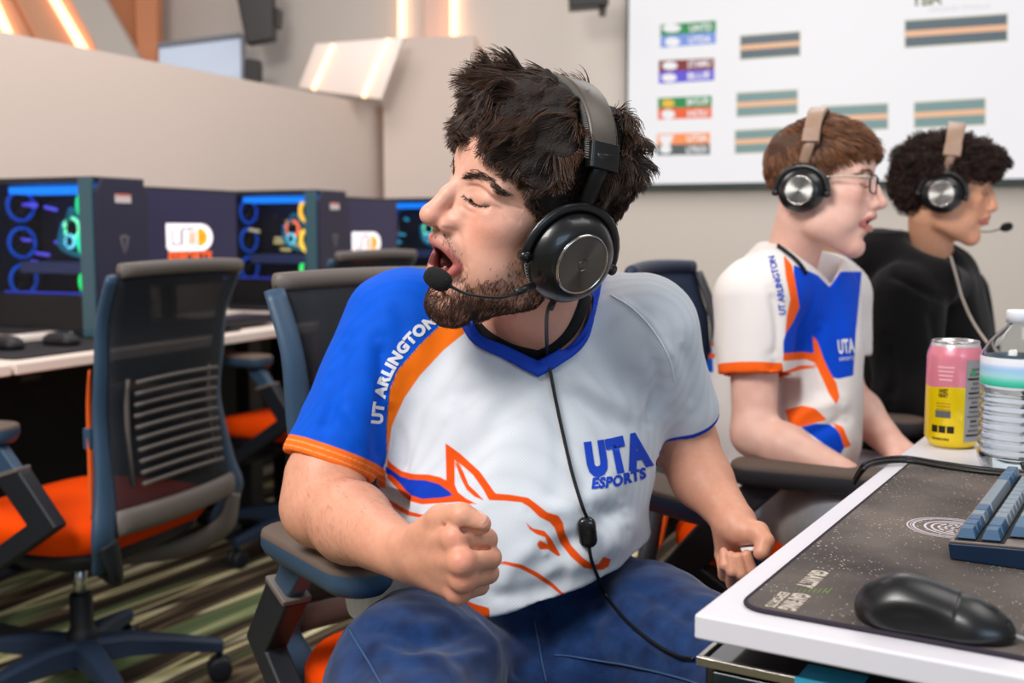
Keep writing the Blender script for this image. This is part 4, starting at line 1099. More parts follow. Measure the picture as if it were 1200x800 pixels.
    sH2 = np.where((px[:, 0] > 745) & (r_ < .085), (L2 - .0085 - hem2) * 950, 20)
    front = Vj[:, 1] < 1.52
    tail = z4([(325, 122), (345, 136), (370, 154), (400, 164), (450, 167), (490, 178), (522, 200), (536, 214), (500, 221), (440, 225), (405, 214), (388, 198), (368, 174), (345, 152), (325, 146)])
    org = [z4([(330, 98), (345, 116), (375, 138), (410, 147), (460, 149), (495, 157), (515, 168), (512, 50), (560, 85), (620, 140), (650, 182), (668, 208), (715, 212), (770, 221), (795, 239), (830, 267), (865, 277), (880, 300), (885, 330), (905, 370), (940, 408), (970, 428), (1010, 432), (1010, 446), (985, 447), (945, 441), (905, 407), (870, 362), (853, 315), (838, 298), (805, 281), (775, 251), (750, 236), (700, 231), (648, 229), (630, 195), (598, 150), (570, 125), (541, 104), (541, 180), (552, 205), (578, 225), (612, 241), (575, 242), (556, 234), (500, 238), (440, 242), (403, 233), (380, 216), (355, 186), (330, 160)]),
           z4([(541, 108), (552, 112), (568, 140), (585, 182), (610, 205), (634, 231), (603, 218), (578, 196), (560, 160)]),
           z4([(330, 228), (345, 231), (370, 247), (400, 264), (440, 274), (487, 274), (482, 284), (435, 284), (395, 277), (365, 261), (335, 242)]),
           z4([(762, 297), (785, 317), (822, 325), (842, 348), (873, 402), (862, 404), (834, 383), (808, 383), (797, 367), (806, 354), (822, 361), (832, 368), (824, 345), (798, 336), (775, 320)]),
           z4([(655, 423), (700, 420), (750, 430), (800, 455), (850, 490), (892, 531), (880, 531), (840, 498), (790, 466), (745, 442), (700, 431), (655, 429)]),
           z4([(540, 525), (600, 552), (650, 566), (650, 600), (540, 580)]), [(707, 652), (716, 655), (713, 664), (703, 668), (700, 662)]]
    sO = np.minimum.reduce([poly_sd(px, p) for p in org]); sT = poly_sd(px, tail)
    sB, sS = poly_sd(px, blue), poly_sd(px, orange)
    far = 30.
    attrs = {'sB': np.where(front, sB, far), 'sS': np.where(front, sS, far), 'sO': np.where(front, np.where(px[:, 0] < 452, far, sO), far), 'sT': np.where(front, sT, far), 'sH': sH, 'sI': np.minimum(st1, st2), 'sH2': sH2, 'sN': np.abs(sB) - .7 + np.where((px[:, 0] > 445) & front & (px[:, 1] < 545), 0, 30)}
    jm = layer_mat('jersey_cloth', (222, 226, 232), [('sB', (0, 88, 214)), ('sS', (255, 120, 14)), ('sN', (18, 28, 60)), ('sO', (240, 84, 10)), ('sT', (8, 60, 186)), ('sH', (255, 118, 30)), ('sI', (255, 178, 120)), ('sH2', (16, 62, 190))], weave=330, soft=.9)
    jer = link('jersey', np_mesh('jersey', Vj, Qj, attrs), jm); put(jer, root)
    bj = bvh_of(Vj, Qj)
    both = bvh_of(np.concatenate([Vj, VV]), np.concatenate([Qj, QQ + len(Vj)]))
    cb_ = mat('collar_blue', (0, 62, 186), rough=.75, bump=(500, .3)); tee = mat('undershirt_black', (12, 12, 14), rough=.9)
    inner = [(553, 372), (564, 393), (594, 406), (630, 423), (652, 411), (673, 392), (686, 366), (694, 330), (698, 300)]
    outer = [(543, 384), (558, 405), (592, 422), (630, 442), (658, 427), (684, 404), (698, 370), (706, 334), (710, 300)]
    ribbon('collar', both, inner, outer, cb_, jer, off=.0058, corner=3)
    tin = [(552, 360), (570, 384), (600, 402), (630, 410), (648, 401), (664, 384), (676, 358), (684, 328), (690, 300)]
    ribbon('undershirt_collar', both, tin, inner, tee, root, off=.0016, corner=3)
    blu = mat('print_blue', (6, 62, 186), rough=.7); wht = mat('print_white', (222, 224, 228), rough=.7)
    put_print = lambda *a, **k: print_on(*a, **k)
    print_on('chest_lettering', bj, 'UTA', [(689, 556), (722, 551), (765, 541)], 50, blu, jer, bold=.085)
    bm = bmesh.new(); q_ = [on_surface(bj, p.x, p.y, .0006) for p in spline([(716, 346, 0), (742, 362, 0), (766, 388, 0), (784, 420, 0), (790, 446, 0)], 8)]; tube(bm, [p for p in q_ if p], .0011, 6); bm_obj('raglan_seam', bm, mat('seam_white', (228, 232, 238), rough=.7), jer, True, world=True)
    print_on('small_lettering', bj, 'ESPORTS', [(693, 572), (722, 569), (757, 559)], 16.5, blu, jer, bold=.055, shear=.2)
    print_on('sleeve_lettering', bj, 'UT ARLINGTON', [(447, 497), (450, 470), (456, 446), (470, 420), (488, 398), (512, 378)], 17.5, wht, jer, bold=.06)
    # ---- jeans
    T = Field((-.34, .90, .30), (.36, 1.72, .74), .0035)
    T.ell((0.0, 1.50, .565), (.185, .155, .125), k=0)
    kr, kl = P(474, 900, 1.03), P(905, 812, 1.16)
    T.cap(P(515, 745, 1.46), P(486, 808, 1.18), .098, .094, k=.05); T.cap(P(486, 808, 1.18), kr, .094, .078, k=.03)
    T.cap(P(655, 728, 1.48), P(760, 750, 1.38), .098, .092, k=.05); T.cap(P(760, 750, 1.38), kl, .092, .072, k=.03)
    T.ell(P(585, 800, 1.36), (.12, .12, .085), k=.06)
    T.cap(kr, kr + Vector((.0, .02, -.35)), .070, .062, k=.03); T.cap(kl, kl + Vector((.02, .04, -.35)), .070, .062, k=.03)
    Vt, Qt = T.mesh(2); N = vnormals(Vt, Qt)
    Vt = folds(Vt, N, [([(560, 700), (530, 740), (470, 760)], -.006, 12), ([(600, 730), (560, 770), (500, 800)], .004, 14), ([(640, 715), (645, 750), (600, 800)], -.010, 12), ([(690, 680), (700, 720), (680, 760)], -.006, 12), ([(430, 735), (500, 745), (560, 735)], -.004, 7), ([(440, 760), (500, 775), (570, 765)], .004, 8), ([(735, 690), (770, 700), (815, 730)], -.004, 7), ([(680, 730), (740, 745), (800, 775)], .004, 8), ([(650, 760), (700, 780), (760, 790)], -.004, 7), ([(720, 670), (740, 710), (790, 740)], .004, 12), ([(700, 700), (760, 760), (810, 780)], -.004, 10), ([(420, 720), (470, 740), (540, 730)], .003, 12)])
    N = vnormals(Vt, Qt); Vt = Vt + N * (vnoise(Vt, 20, 8) * .004 + vnoise(Vt, 45, 9) * .0015)[:, None]
    je = link('jeans', np_mesh('jeans', Vt, Qt), denim('dark_denim', (8, 31, 72), (24, 58, 108), 38)); put(je, root)
    bt = bvh_of(Vt, Qt)
    for seam in ([(398, 712), (414, 745), (432, 775), (452, 812)], [(650, 768), (690, 772), (740, 780), (800, 795), (830, 806)], [(625, 728), (632, 760), (640, 800)]):
        bm = bmesh.new(); q = [on_surface(bt, p.x, p.y, .0012) for p in spline([(a, b, 0) for a, b in seam], 8)]; q = [p for p in q if p is not None]
        if len(q) > 2: tube(bm, q, .0014, 6); bm_obj('seam', bm, mat('denim_thread', (50, 78, 120), rough=.9), je, True, world=True)
    return root, bj, bvh_of(np.concatenate([Vj, VV, Vt]), np.concatenate([Qj, QQ + len(Vj), Qt + len(Vj) + len(VV)]))
def denim(name, c1, c2, scale=26):
    if name in MATS: return MATS[name]
    m = mat(name, c1, rough=.85, spec=.2, sheen=.2); nt = m.node_tree; b = nt.nodes['Principled BSDF']
    tc = nt.nodes.new('ShaderNodeTexCoord'); n = nt.nodes.new('ShaderNodeTexNoise'); n.inputs['Scale'].default_value = scale; n.inputs['Detail'].default_value = 4
    n2 = nt.nodes.new('ShaderNodeTexNoise'); n2.inputs['Scale'].default_value = 700
    mt = nt.nodes.new('ShaderNodeMath'); mt.operation = 'MULTIPLY_ADD'; mt.inputs[1].default_value = .45
    for x in (n, n2): nt.links.new(tc.outputs['Object'], x.inputs['Vector'])
    nt.links.new(n2.outputs['Fac'], mt.inputs[0]); nt.links.new(n.outputs['Fac'], mt.inputs[2])
    mr = nt.nodes.new('ShaderNodeMapRange'); mr.inputs['From Min'].default_value = .5; mr.inputs['From Max'].default_value = .95; nt.links.new(mt.outputs[0], mr.inputs['Value'])
    mx = nt.nodes.new('ShaderNodeMix'); mx.data_type = 'RGBA'; mx.inputs[6].default_value = srgb(*c1); mx.inputs[7].default_value = srgb(*c2)
    nt.links.new(mr.outputs[0], mx.inputs[0]); nt.links.new(mx.outputs[2], b.inputs['Base Color'])
    return m
# ------------------------------------------------------------------ the shouting player's headset and the thing in his hand
def build_player_gear(bvh):
    mi = HM.inverted()
    t = headset(HM, 'black headset with foam microphone and leather band worn by the shouting player', ear=(-.011, .083, -.022), band_x=-.008, band_R=(.106, .150), boom=[mi @ P(622, 336, 1.18), mi @ P(590, 348, 1.14), mi @ P(550, 345, 1.12), mi @ P(526, 334, 1.12)])
    blk = mat('boom_black', (14, 14, 14), rough=.4)
    def s(px, py, off=.004):
        p = on_surface(bvh, px, py, off); return p
    top = P(651, 348, 1.22)
    pts = [top, P(641, 368, 1.235), ] + [s(x, y, .0075) for x, y in ((641, 415), (644, 432), (650, 470), (659, 510), (669, 555), (678, 590), (683, 604))]
    bm = bmesh.new(); tube(bm, spline([p for p in pts if p], 8), .0022, 8); tube(bm, [top + Vector((.002, 0, .006)), P(645, 362, 1.23)], [.0042, .0036], 10)
    cb = bm_obj('headset_cable', bm, blk, t, True, world=True)
    a, b_ = s(683, 606, .006), s(688, 640, .006); d = (b_ - a).normalized(); x, y, z = frame_of(d, (0, -1, 0))
    bm = bmesh.new(); Mx = Matrix((x, y, z)).transposed().to_4x4(); L_ = (b_ - a).length
    rings = [[a + d * (L_ * f) + x * u * g + y * v * g for u, v in rrect(.022, .013, .006, 4)] for f, g in ((-.04, .5), (.06, .85), (.18, 1), (.82, 1), (.94, .85), (1.04, .5))]; loft(bm, rings)
    ic = bm_obj('inline_control', bm, mat('control_black', (16, 16, 18), rough=.25, coat=.4), cb, True, world=False)
    ic.data.transform(world_matrix(t).inverted())
    bm = bmesh.new(); tube(bm, [a + d * L_ * .3 - y * .007, a + d * L_ * .7 - y * .007], .003, 8); o = bm_obj('volume_wheel', bm, mat('control_grey', (60, 60, 62), rough=.4), cb, True); o.data.transform(world_matrix(t).inverted())
    pts = [b_] + [s(x_, y_, .004) for x_, y_ in ((691, 655), (697, 672), (712, 697), (735, 725), (765, 752), (795, 768), (816, 773))]
    pts = [p for p in pts if p]; bm = bmesh.new(); tube(bm, spline(pts, 8), .0022, 8); bm_obj('lower_cable', bm, blk, cb, True).data.transform(world_matrix(t).inverted())
    # small device held in the left hand
    t = thing('handheld_device', 'small dark device with a white rim held in the left hand beside the desk', 'device', P(884, 652, 1.335))
    c = P(884, 655, 1.338); ax = (P(888, 672, 1.338) - P(881, 640, 1.338)).normalized(); x, y, z = frame_of(ax, (0, -1, 0))
    bm = bmesh.new(); loft(bm, [[c + ax * f + x * u * g + y * v * g for u, v in rrect(.024, .014, .005, 4)] for f, g in ((-.013, .96), (-.0125, 1), (.024, 1), (.025, .9))]); bm_obj('device_body', bm, mat('device_navy', (26, 40, 62), rough=.35), t, True, world=True)
    bm = bmesh.new(); loft(bm, [[c + ax * f + x * u * 1.12 + y * v * 1.12 for u, v in rrect(.024, .014, .005, 4)] for f in (-.0165, -.0125)]); bm_obj('white_rim', bm, mat('cap_white', (230, 232, 240), rough=.4), t, True, world=True)
# ------------------------------------------------------------------ the players farther along the row
def side_player(name_label, root_xy, HMx, skin, mouth, nose, neck_base, arms, torso, cloth_m, cloth_attrs, hemcuts, neckcut, legs, leg_m, head_kw, long_sleeve=False, fold=(), h=.004, arm_box=None, hoodie=None, neck_r=(.050, .056)):
    root = thing('person', name_label, 'person', (root_xy[0], root_xy[1], 0))
    inv = HMx.inverted(); nb = inv @ neck_base
    Fd = head_sdf(h=.0024, mouth=mouth, nose=nose, neck=(Vector((-.030, 0, -.055)), nb), neck_r=neck_r, zlo=-.24, xlo=-.20, **head_kw)
    V, Q = Fd.mesh(); col = head_colors(V, skin, mouth)
    VV = [xf(HMx, V)]; QQ = [Q]; CC = [col]; n = len(V)
    for A in arms:
        pts = [A[k] for k in ('s', 'e', 'w')]; rr = A['r']; lo = [min(p[i] for p in pts + [A['h']]) - .09 for i in range(3)]; hi = [max(p[i] for p in pts + [A['h']]) + .09 for i in range(3)]
        B = Field(lo, hi, .0035); s_, e_, w_ = pts
        B.cap(s_, e_, rr[0], rr[1], k=0); B.cap(e_, e_.lerp(w_, .35), rr[1], rr[1] * 1.02, k=.02); B.cap(e_.lerp(w_, .35), w_, rr[1] * 1.02, rr[2], k=.02)
        f = (A['h'] - w_).normalized(); up = Vector(A.get('up', (0, 0, 1))); side = f.cross(up).normalized(); up = side.cross(f)
        mcp = [w_ + f * .085 + side * (.030 - .020 * i) for i in range(4)]; pip = [m + f * .034 - up * .012 for m in mcp]; dip = [p + f * .012 - up * .020 for p in pip]; tip = [p - f * .002 - up * .016 for p in dip]
        th = [w_ + f * .025 + side * .022, w_ + f * .055 + side * .040 - up * .01, w_ + f * .085 + side * .044 - up * .018, w_ + f * .108 + side * .038 - up * .024]
        hand(B, w_, mcp, pip, dip, tip, th)
        v, q = B.mesh(); c = np.tile(np.array(srgb(*skin)[:3]), (len(v), 1)); c = mixc(c, (int(skin[0] * .88), int(skin[1] * .72), int(skin[2] * .68)), .2 + .2 * vnoise(v, 70, 4))
        VV.append(v); QQ.append(q + n); CC.append(c); n += len(v)
    body = link('body', np_mesh('body', np.concatenate(VV), np.concatenate(QQ), {'Col': np.concatenate(CC)}), skin_mat('skin')); put(body, root)
    T = Field(torso['lo'], torso['hi'], h)
    for i, (a, b, ra, rb, k) in enumerate(torso['caps']): T.cap(a, b, ra, rb, k=0 if i == 0 else k)
    for c, r, k in torso.get('ells', ()): T.ell(c, r, k=k)
    for cut in hemcuts: plane_cut(T, *cut[:2], near=cut[2], rad=cut[3])
    for sb in torso.get('subs', ()): T.cap(sb[0], sb[1], sb[2], sb[3], k=.004, op='sub')
    if neckcut:
        region_sub(T, lambda q: np.maximum(poly_sd(proj(q), neckcut[0]) / 620., np.maximum(q[:, 1] - neckcut[1], neckcut[2] - q[:, 2]) if len(neckcut) > 2 else q[:, 1] - neckcut[1]))
    Vj, Qj = T.mesh(2); N = vnormals(Vj, Qj); Vj = folds(Vj, N, fold); N = vnormals(Vj, Qj)
    st = np.stack([Vj[:, 0], Vj[:, 1], Vj[:, 2] * .4], 1); Vj = Vj + N * (vnoise(st, 16, 4) * .004 + vnoise(st, 38, 5) * .0018)[:, None]
    cl = link(torso['name'], np_mesh(torso['name'], Vj, Qj, cloth_attrs(Vj)), cloth_m); put(cl, root)
    Lg = Field(legs['lo'], legs['hi'], .006)
    for i, (a, b, ra, rb) in enumerate(legs['caps']): Lg.cap(a, b, ra, rb, k=0 if i == 0 else .05)
    Vl, Ql = Lg.mesh(2); N = vnormals(Vl, Ql); Vl = Vl + N * (vnoise(Vl, 14, 8) * .006)[:, None]
    lo = link('trousers', np_mesh('trousers', Vl, Ql), leg_m); put(lo, root)
    return root, V, Q, cl, bvh_of(Vj, Qj)
def build_others():
    # ---------------- second player: white and blue jersey, glasses
    H2 = head_frame(P(962, 222, 2.04), math.radians(-23), math.radians(-3), math.radians(-4)) @ Matrix.Scale(.94, 4)
    sR, eR, wR, hR = P(884, 352, 1.98), P(884, 508, 1.93), P(988, 556, 1.82), P(1035, 585, 1.78)
    sL, eL, wL, hL = P(978, 350, 2.26), P(988, 462, 2.24), P(1046, 522, 2.12), P(1080, 545, 2.05)
    def attrs(V):
        px = proj(V)
        blue = [(930, 310), (958, 322), (972, 336), (985, 318), (1010, 318), (1003, 390), (1000, 440), (982, 444), (968, 440), (962, 425), (955, 412), (948, 418), (918, 416), (918, 400), (921, 390), (926, 360), (930, 340)]
        orange = [(918, 298), (928, 310), (932, 330), (937, 360), (930, 376), (920, 392), (922, 370), (926, 350), (921, 325)]
        o2 = [(917, 414), (940, 412), (954, 414), (952, 393), (958, 400), (965, 420), (972, 435), (980, 448), (984, 465), (980, 474), (972, 462), (962, 440), (955, 425), (945, 421), (917, 423)]
        o3 = [(917, 436), (938, 428), (955, 428), (955, 431), (938, 433), (917, 440)]
        o4 = [(920, 480), (940, 475), (955, 478), (970, 492), (960, 494), (940, 500), (925, 498)]; b4 = [(938, 500), (955, 496), (972, 497), (985, 505), (992, 520), (985, 532), (965, 520)]; o5 = [(975, 495), (988, 500), (994, 515), (998, 522), (990, 525), (984, 508)]
        bk = [(815, 370), (826, 385), (834, 405), (836, 436), (830, 436), (810, 440)]; bo = [(820, 396), (836, 400), (837, 406), (820, 403)]; bo2 = [(820, 412), (838, 414), (838, 420), (820, 418)]
        t, r_ = capsd(V, sR, eR); t2, r2 = capsd(V, sL, eL); Lr = (eR - sR).length
        sl = (r_ < .085) & (t > .12) & (px[:, 0] < 917)
        hem = np.where(sl, (.49 - t) * Lr * 650, 30); hem2 = np.where((r2 < .08) & (px[:, 0] > 978), (.55 - t2) * Lr * 600, 30)
        nosl = np.where(sl, 30., -1e3)
        return {'a': np.maximum(np.minimum(poly_sd(px, blue), poly_sd(px, b4)), nosl), 'b': np.minimum.reduce([np.maximum(np.minimum.reduce([poly_sd(px, q) for q in (orange, o2, o3, o4, o5)]), nosl), hem]), 'c': poly_sd(px, bk), 'd': np.minimum(poly_sd(px, bo), poly_sd(px, bo2))}
    jm = layer_mat('jersey_cloth_second', (230, 222, 218), [('a', (0, 70, 200)), ('b', (250, 100, 24)), ('c', (0, 90, 205)), ('d', (250, 100, 24))], weave=0, soft=.6)
    tor = dict(name='jersey', lo=(.24, 1.78, .50), hi=(.92, 2.52, 1.06), caps=[(P(920, 372, 2.13), P(905, 480, 2.17), .130, .135, 0), (P(905, 480, 2.17), P(885, 570, 2.20), .135, .150, .05), (P(945, 420, 2.10), P(935, 510, 2.06), .10, .115, .06), (P(905, 338, 2.02), P(965, 338, 2.24), .075, .075, .05), (P(930, 318, 2.12), P(945, 350, 2.14), .075, .08, .05),
        (sR, sR.lerp(eR, .58), .078, .066, .035), (sL, sL.lerp(eL, .62), .072, .062, .035)], subs=[(sR.lerp(eR, .50), sR.lerp(eR, .8), .056, .060), (sL.lerp(eL, .54), sL.lerp(eL, .9), .05, .056)])
    root, V, Q, cl, bj = side_player('brown-haired person in glasses and white and blue jersey leaning towards the desk in profile', (.55, 2.18), H2, (238, 192, 174), .35, 1.0, P(920, 335, 2.14),
        [dict(s=sR, e=eR, w=wR, h=hR, r=(.047, .038, .027)), dict(s=sL, e=eL, w=wL, h=hL, r=(.048, .040, .028))], tor, jm, attrs,
        [(sR.lerp(eR, .57), eR - sR, sR.lerp(eR, .65), .10), (sL.lerp(eL, .61), eL - sL, sL.lerp(eL, .7), .09)], ([(915, 240), (913, 283), (935, 302), (958, 318), (974, 335), (984, 318), (992, 270)], 2.20),
        dict(lo=(.20, 1.50, .04), hi=(1.25, 2.52, .74), caps=[(P(870, 590, 2.10), P(985, 610, 1.86), .095, .085), (P(985, 610, 1.86), P(1090, 640, 1.70), .085, .07), (P(930, 560, 2.32), P(1060, 585, 2.10), .09, .075), (P(1090, 640, 1.70), P(1090, 640, 1.70) + Vector((0, .03, -.40)), .065, .05), (P(1060, 585, 2.10), P(1060, 585, 2.10) + Vector((.0, .03, -.40)), .065, .05), (P(870, 590, 2.10), P(930, 560, 2.32), .10, .10)]), denim('pale_denim', (124, 152, 184), (226, 212, 198), 9), dict(ears=False, fat=.004),
        fold=[([(905, 420), (912, 460), (905, 520)], -.008, 8), ([(985, 470), (950, 480), (920, 500)], .008, 8), ([(990, 490), (960, 505), (930, 520)], -.008, 7), ([(870, 480), (880, 530), (900, 560)], -.006, 8), ([(905, 340), (912, 380), (910, 420)], -.006, 6), ([(960, 380), (950, 430), (960, 470)], -.006, 7)])
    both = None
    # hair: short, straight, brushed forward
    hm = hairmat('light_brown_hair', (112, 70, 42), rough=.40, spec=.5)
    prof = [(-.08, -.03), (-.045, -.016), (-.03, .002), (0, .012), (.022, .018), (.042, .034), (.056, .066), (.066, .094), (.08, .120), (.2, .2)]
    hv, hq = scalp('hair', prof, c=(-.010, 0, .050), r=(.106, .083, .088), lump=.0022, zback=-.058)
    ho = link('hair', np_mesh('hair', hv, hq), mat('hair_mass_brown', (74, 44, 26), rough=.6)); put(ho, root, H2)
    pts, nn, f = sample_surface(hv, hq, np.ones(len(hv)), 7000, 3); crown = np.array([-.06, .0, .14]); d = tangent(pts - crown, nn); d /= np.linalg.norm(d, axis=1, keepdims=True) + 1e-6
    top = np.clip((pts[:, 2] - .03) / .08, 0, 1); d = d + np.array([.9, .35, 0]) * top[:, None]
    hair_cards('strands', pts - nn * .002, nn, d, .016 + .026 * top, 6, hm, ho, curl=.15, noise=.12, lift=-.12, clump=.2, wavef=40, r0=.0011)
    bw = brows(None, V, Q, hairmat('light_brow', (110, 74, 50)), n=350, r0=.0003); put(bw, root, H2)
    wht = mat('print_white', (222, 224, 228), rough=.7); blu = mat('print_blue', (22, 66, 190), rough=.7)
    print_on('chest_lettering', bj, 'UTA', [(982, 414), (1001, 412)], 22, wht, cl, bold=.04, off=.002)
    print_on('small_lettering', bj, 'ESPORTS', [(983, 423), (1000, 421)], 6, wht, cl, off=.002)
    print_on('sleeve_lettering', bj, 'UT ARLINGTON', [(920, 368), (918, 345), (912, 320), (907, 300)], 10.5, blu, cl, bold=.02, off=.002)
    headset(H2, 'black and tan headset worn by the player with glasses', mic=False, simple=True, band=(158, 128, 108), disc=(176, 176, 172), ear=(-.024, .080, -.012), band_x=-.014, band_R=(.100, .153), band_w=.017, cs=.82)
    # glasses
    t = thing('glasses', 'dark rectangular glasses with patterned arms on the second player', 'glasses'); t.matrix_basis = H2
    fm = mat('glasses_frame', (36, 34, 36), rough=.25, metal=.4); tm = mat('glasses_arm', (206, 206, 190), rough=.3, metal=.3, var=.6, vscale=90); lens = mat('lens_glass', (230, 236, 240), rough=.02, alpha=.16, spec=.8)
    fr = None
    for s in (1, -1):
        pts = [Vector((.104 - .012 * abs(v_ * .001) - .010 * ((abs(y_ * 1.) / .03) ** 2), s * (.033 + y_), .010 + z_)) for y_, z_, v_ in [(a_, b_, 0) for a_, b_ in rrect(.050, .034, .012, 5)]]
        pts = [Vector((.103 - .20 * max(0, abs(p.y) - .02) , p.y, p.z)) for p in pts]
        bm = bmesh.new(); tube(bm, pts, .0017, 8, closed=True); r_ = bm_obj('rim', bm, fm, t, True)
        bm = bmesh.new(); vs = [bm.verts.new(p) for p in pts]; bm.faces.new(vs); bm_obj('lens', bm, lens, r_)
        bm = bmesh.new(); tube(bm, spline([(.094, s * .060, .020), (.088, s * .073, .020), (.05, s * .080, .018), (.01, s * .083, .014), (-.01, s * .083, .0)], 6), [.0028, .0034, .0030, .0022, .0018], 8, flat=(.6, 1.4), up=(0, 1, 0)); bm_obj('arm', bm, tm, t, True)
    bm = bmesh.new(); tube(bm, [(.104, -.009, .016), (.107, 0, .018), (.104, .009, .016)], .0016, 8); bm_obj('bridge', bm, fm, t, True)
    # lanyard strap
    body_bvh = bj; bm = bmesh.new(); q = [on_surface(bj, x, y, .004) for x, y in ((911, 291), (920, 297), (930, 305), (938, 314), (943, 322))]; q = [p for p in q if p]
    if len(q) > 2: tube(bm, spline(q, 5), .0068, 8, flat=(.35, 1), up=(.3, -1, .3)); tag(bm_obj('lanyard', bm, mat('strap_black', (20, 22, 26), rough=.6), None, True), 'black lanyard strap at the collar of the player with glasses', 'lanyard')
    # ---------------- third player: black hoodie, curly hair
    H3 = head_frame(P(1109, 226, 2.56), math.radians(-21), math.radians(-7), math.radians(0)) @ Matrix.Scale(.94, 4)
    sR, eR, wR, hR = P(1062, 352, 2.50), P(1062, 470, 2.42), P(1150, 500, 2.25), P(1190, 510, 2.2)
    sL, eL, wL, hL = P(1120, 345, 2.85), P(1140, 440, 2.80), P(1180, 480, 2.6), P(1200, 490, 2.55)
    tor = dict(name='hoodie', lo=(.62, 2.15, .45), hi=(1.36, 3.1, 1.08), caps=[(P(1078, 380, 2.68), P(1068, 480, 2.72), .145, .15, 0), (P(1068, 480, 2.72), P(1060, 560, 2.75), .15, .16, .05), (P(1095, 330, 2.66), P(1092, 380, 2.68), .10, .12, .05), (sR, eR, .088, .070, .04), (eR, wR, .070, .048, .03), (sL, eL, .08, .065, .04), (eL, wL, .065, .045, .03), (P(1100, 400, 2.62), P(1110, 480, 2.60), .10, .11, .06),
        (P(1028, 298, 2.60), P(1040, 272, 2.62), .062, .050, .03), (P(1028, 298, 2.60), P(1100, 330, 2.50), .055, .045, .03), (P(1028, 298, 2.62), P(1085, 300, 2.80), .06, .045, .03), (P(1100, 330, 2.50), P(1126, 340, 2.62), .045, .04, .02)])
    blackc = mat('hoodie_black', (17, 15, 15), rough=.92, spec=.15, bump=(300, .3), sheen=.1)
    root, V, Q, cl, bj = side_player('person with dark curly hair in a black hoodie seated in profile, farthest to the right', (1.03, 2.8), H3, (226, 168, 134), 0., .96, P(1092, 325, 2.66),
        [dict(s=sR, e=eR, w=wR, h=hR, r=(.05, .042, .029)), dict(s=sL, e=eL, w=wL, h=hL, r=(.05, .042, .029))], tor, blackc, lambda V: {}, [], None,
        dict(lo=(.60, 2.0, .04), hi=(1.66, 3.15, .74), caps=[(P(1055, 560, 2.68), P(1150, 560, 2.45), .10, .085), (P(1090, 530, 2.95), P(1180, 540, 2.75), .10, .08), (P(1150, 560, 2.45), P(1150, 560, 2.45) + Vector((0, .03, -.42)), .07, .05), (P(1180, 540, 2.75), P(1180, 540, 2.75) + Vector((0, .03, -.42)), .07, .05), (P(1055, 560, 2.68), P(1090, 530, 2.95), .10, .10)]), mat('trousers_black', (24, 24, 28), rough=.9), dict(ears=False),
        fold=[([(1040, 400), (1050, 440), (1040, 470)], -.008, 8), ([(1090, 360), (1100, 420), (1090, 460)], -.008, 8), ([(1040, 320), (1080, 340), (1110, 350)], -.008, 5)])
    hm = hairmat('curly_dark_hair', (46, 28, 22), rough=.5, spec=.35)
    prof = [(-.08, -.02), (-.045, .0), (-.03, .004), (0, .012), (.022, .022), (.038, .040), (.048, .082), (.056, .124), (.09, .15), (.2, .2)]
    hv, hq = scalp('hair', prof, c=(-.012, 0, .056), r=(.124, .104, .084), lump=.010, lf=55, zback=-.105, extra=[((.06, 0, .088), (.062, .06, .034)), ((-.075, 0, .01), (.055, .075, .06))])
    ho = link('hair', np_mesh('hair', hv, hq), mat('hair_mass', (20, 13, 10), rough=.7)); put(ho, root, H3)
    pts, nn, f = sample_surface(hv, hq, np.ones(len(hv)), 3600, 3); rs = np.random.RandomState(3); n = len(pts); K = 14
    d = tangent(pts - np.array([-.04, 0, .15]), nn); d /= np.linalg.norm(d, axis=1, keepdims=True) + 1e-6; e = np.cross(nn, d); S = np.zeros((n, K, 3)); ph = rs.uniform(0, 6.28, n); R_ = rs.uniform(.0035, .0065, n)
    for i in range(K):
        t_ = i / (K - 1); a_ = ph + t_ * 9.5; S[:, i] = pts - nn * .004 + (d * .5 + nn * .5) * (t_ * .022) + (nn * np.cos(a_)[:, None] + e * np.sin(a_)[:, None]) * R_[:, None]
    hair_obj('strands', S, np.linspace(.0012, .0007, K), hm, ho)
    bw = brows(None, V, Q, hairmat('brow_hair', (30, 20, 16)), n=350, r0=.0003); put(bw, root, H3)
    mi = H3.inverted()
    t = headset(H3, 'black and tan headset with microphone worn by the player in the black hoodie', mic=True, simple=True, band=(158, 128, 108), disc=(190, 190, 186), ear=(-.008, .096, -.006), band_x=-.002, band_R=(.118, .166), band_w=.021, cs=.9,
        boom=[Vector((.02, .085, -.04)), Vector((.06, .080, -.075)), Vector((.105, .05, -.082)), Vector((.138, .035, -.070))])
    bm = bmesh.new(); tube(bm, spline([mi @ P(x, y, D) for x, y, D in ((1114, 300, 2.45), (1121, 325, 2.44), (1128, 350, 2.42), (1142, 380, 2.3), (1165, 410, 2.2), (1190, 425, 2.2))], 8), .0030, 8); bm_obj('headset_cable', bm, mat('cable_pale', (176, 164, 152), rough=.6), t, True)
    # ---------------- fourth person, almost hidden between the two
    H4 = head_frame(P(975, 232, 3.25), math.radians(-12), math.radians(-6)) @ Matrix.Scale(.97, 4)
    sR, eR, wR, hR = P(965, 345, 3.20), P(970, 430, 3.15), P(1010, 450, 2.95), P(1030, 455, 2.9)
    sL, eL, wL, hL = P(1000, 345, 3.5), P(1010, 420, 3.5), P(1040, 450, 3.3), P(1050, 455, 3.2)
    tor = dict(name='shirt', lo=(.62, 2.8, .50), hi=(1.35, 3.75, 1.04), caps=[(P(978, 375, 3.32), P(972, 470, 3.36), .13, .15, 0), (P(965, 335, 3.22), P(1000, 335, 3.45), .07, .07, .04), (sR, eR, .07, .055, .04), (eR, wR, .055, .042, .03), (sL, eL, .07, .055, .04), (eL, wL, .055, .042, .03)])
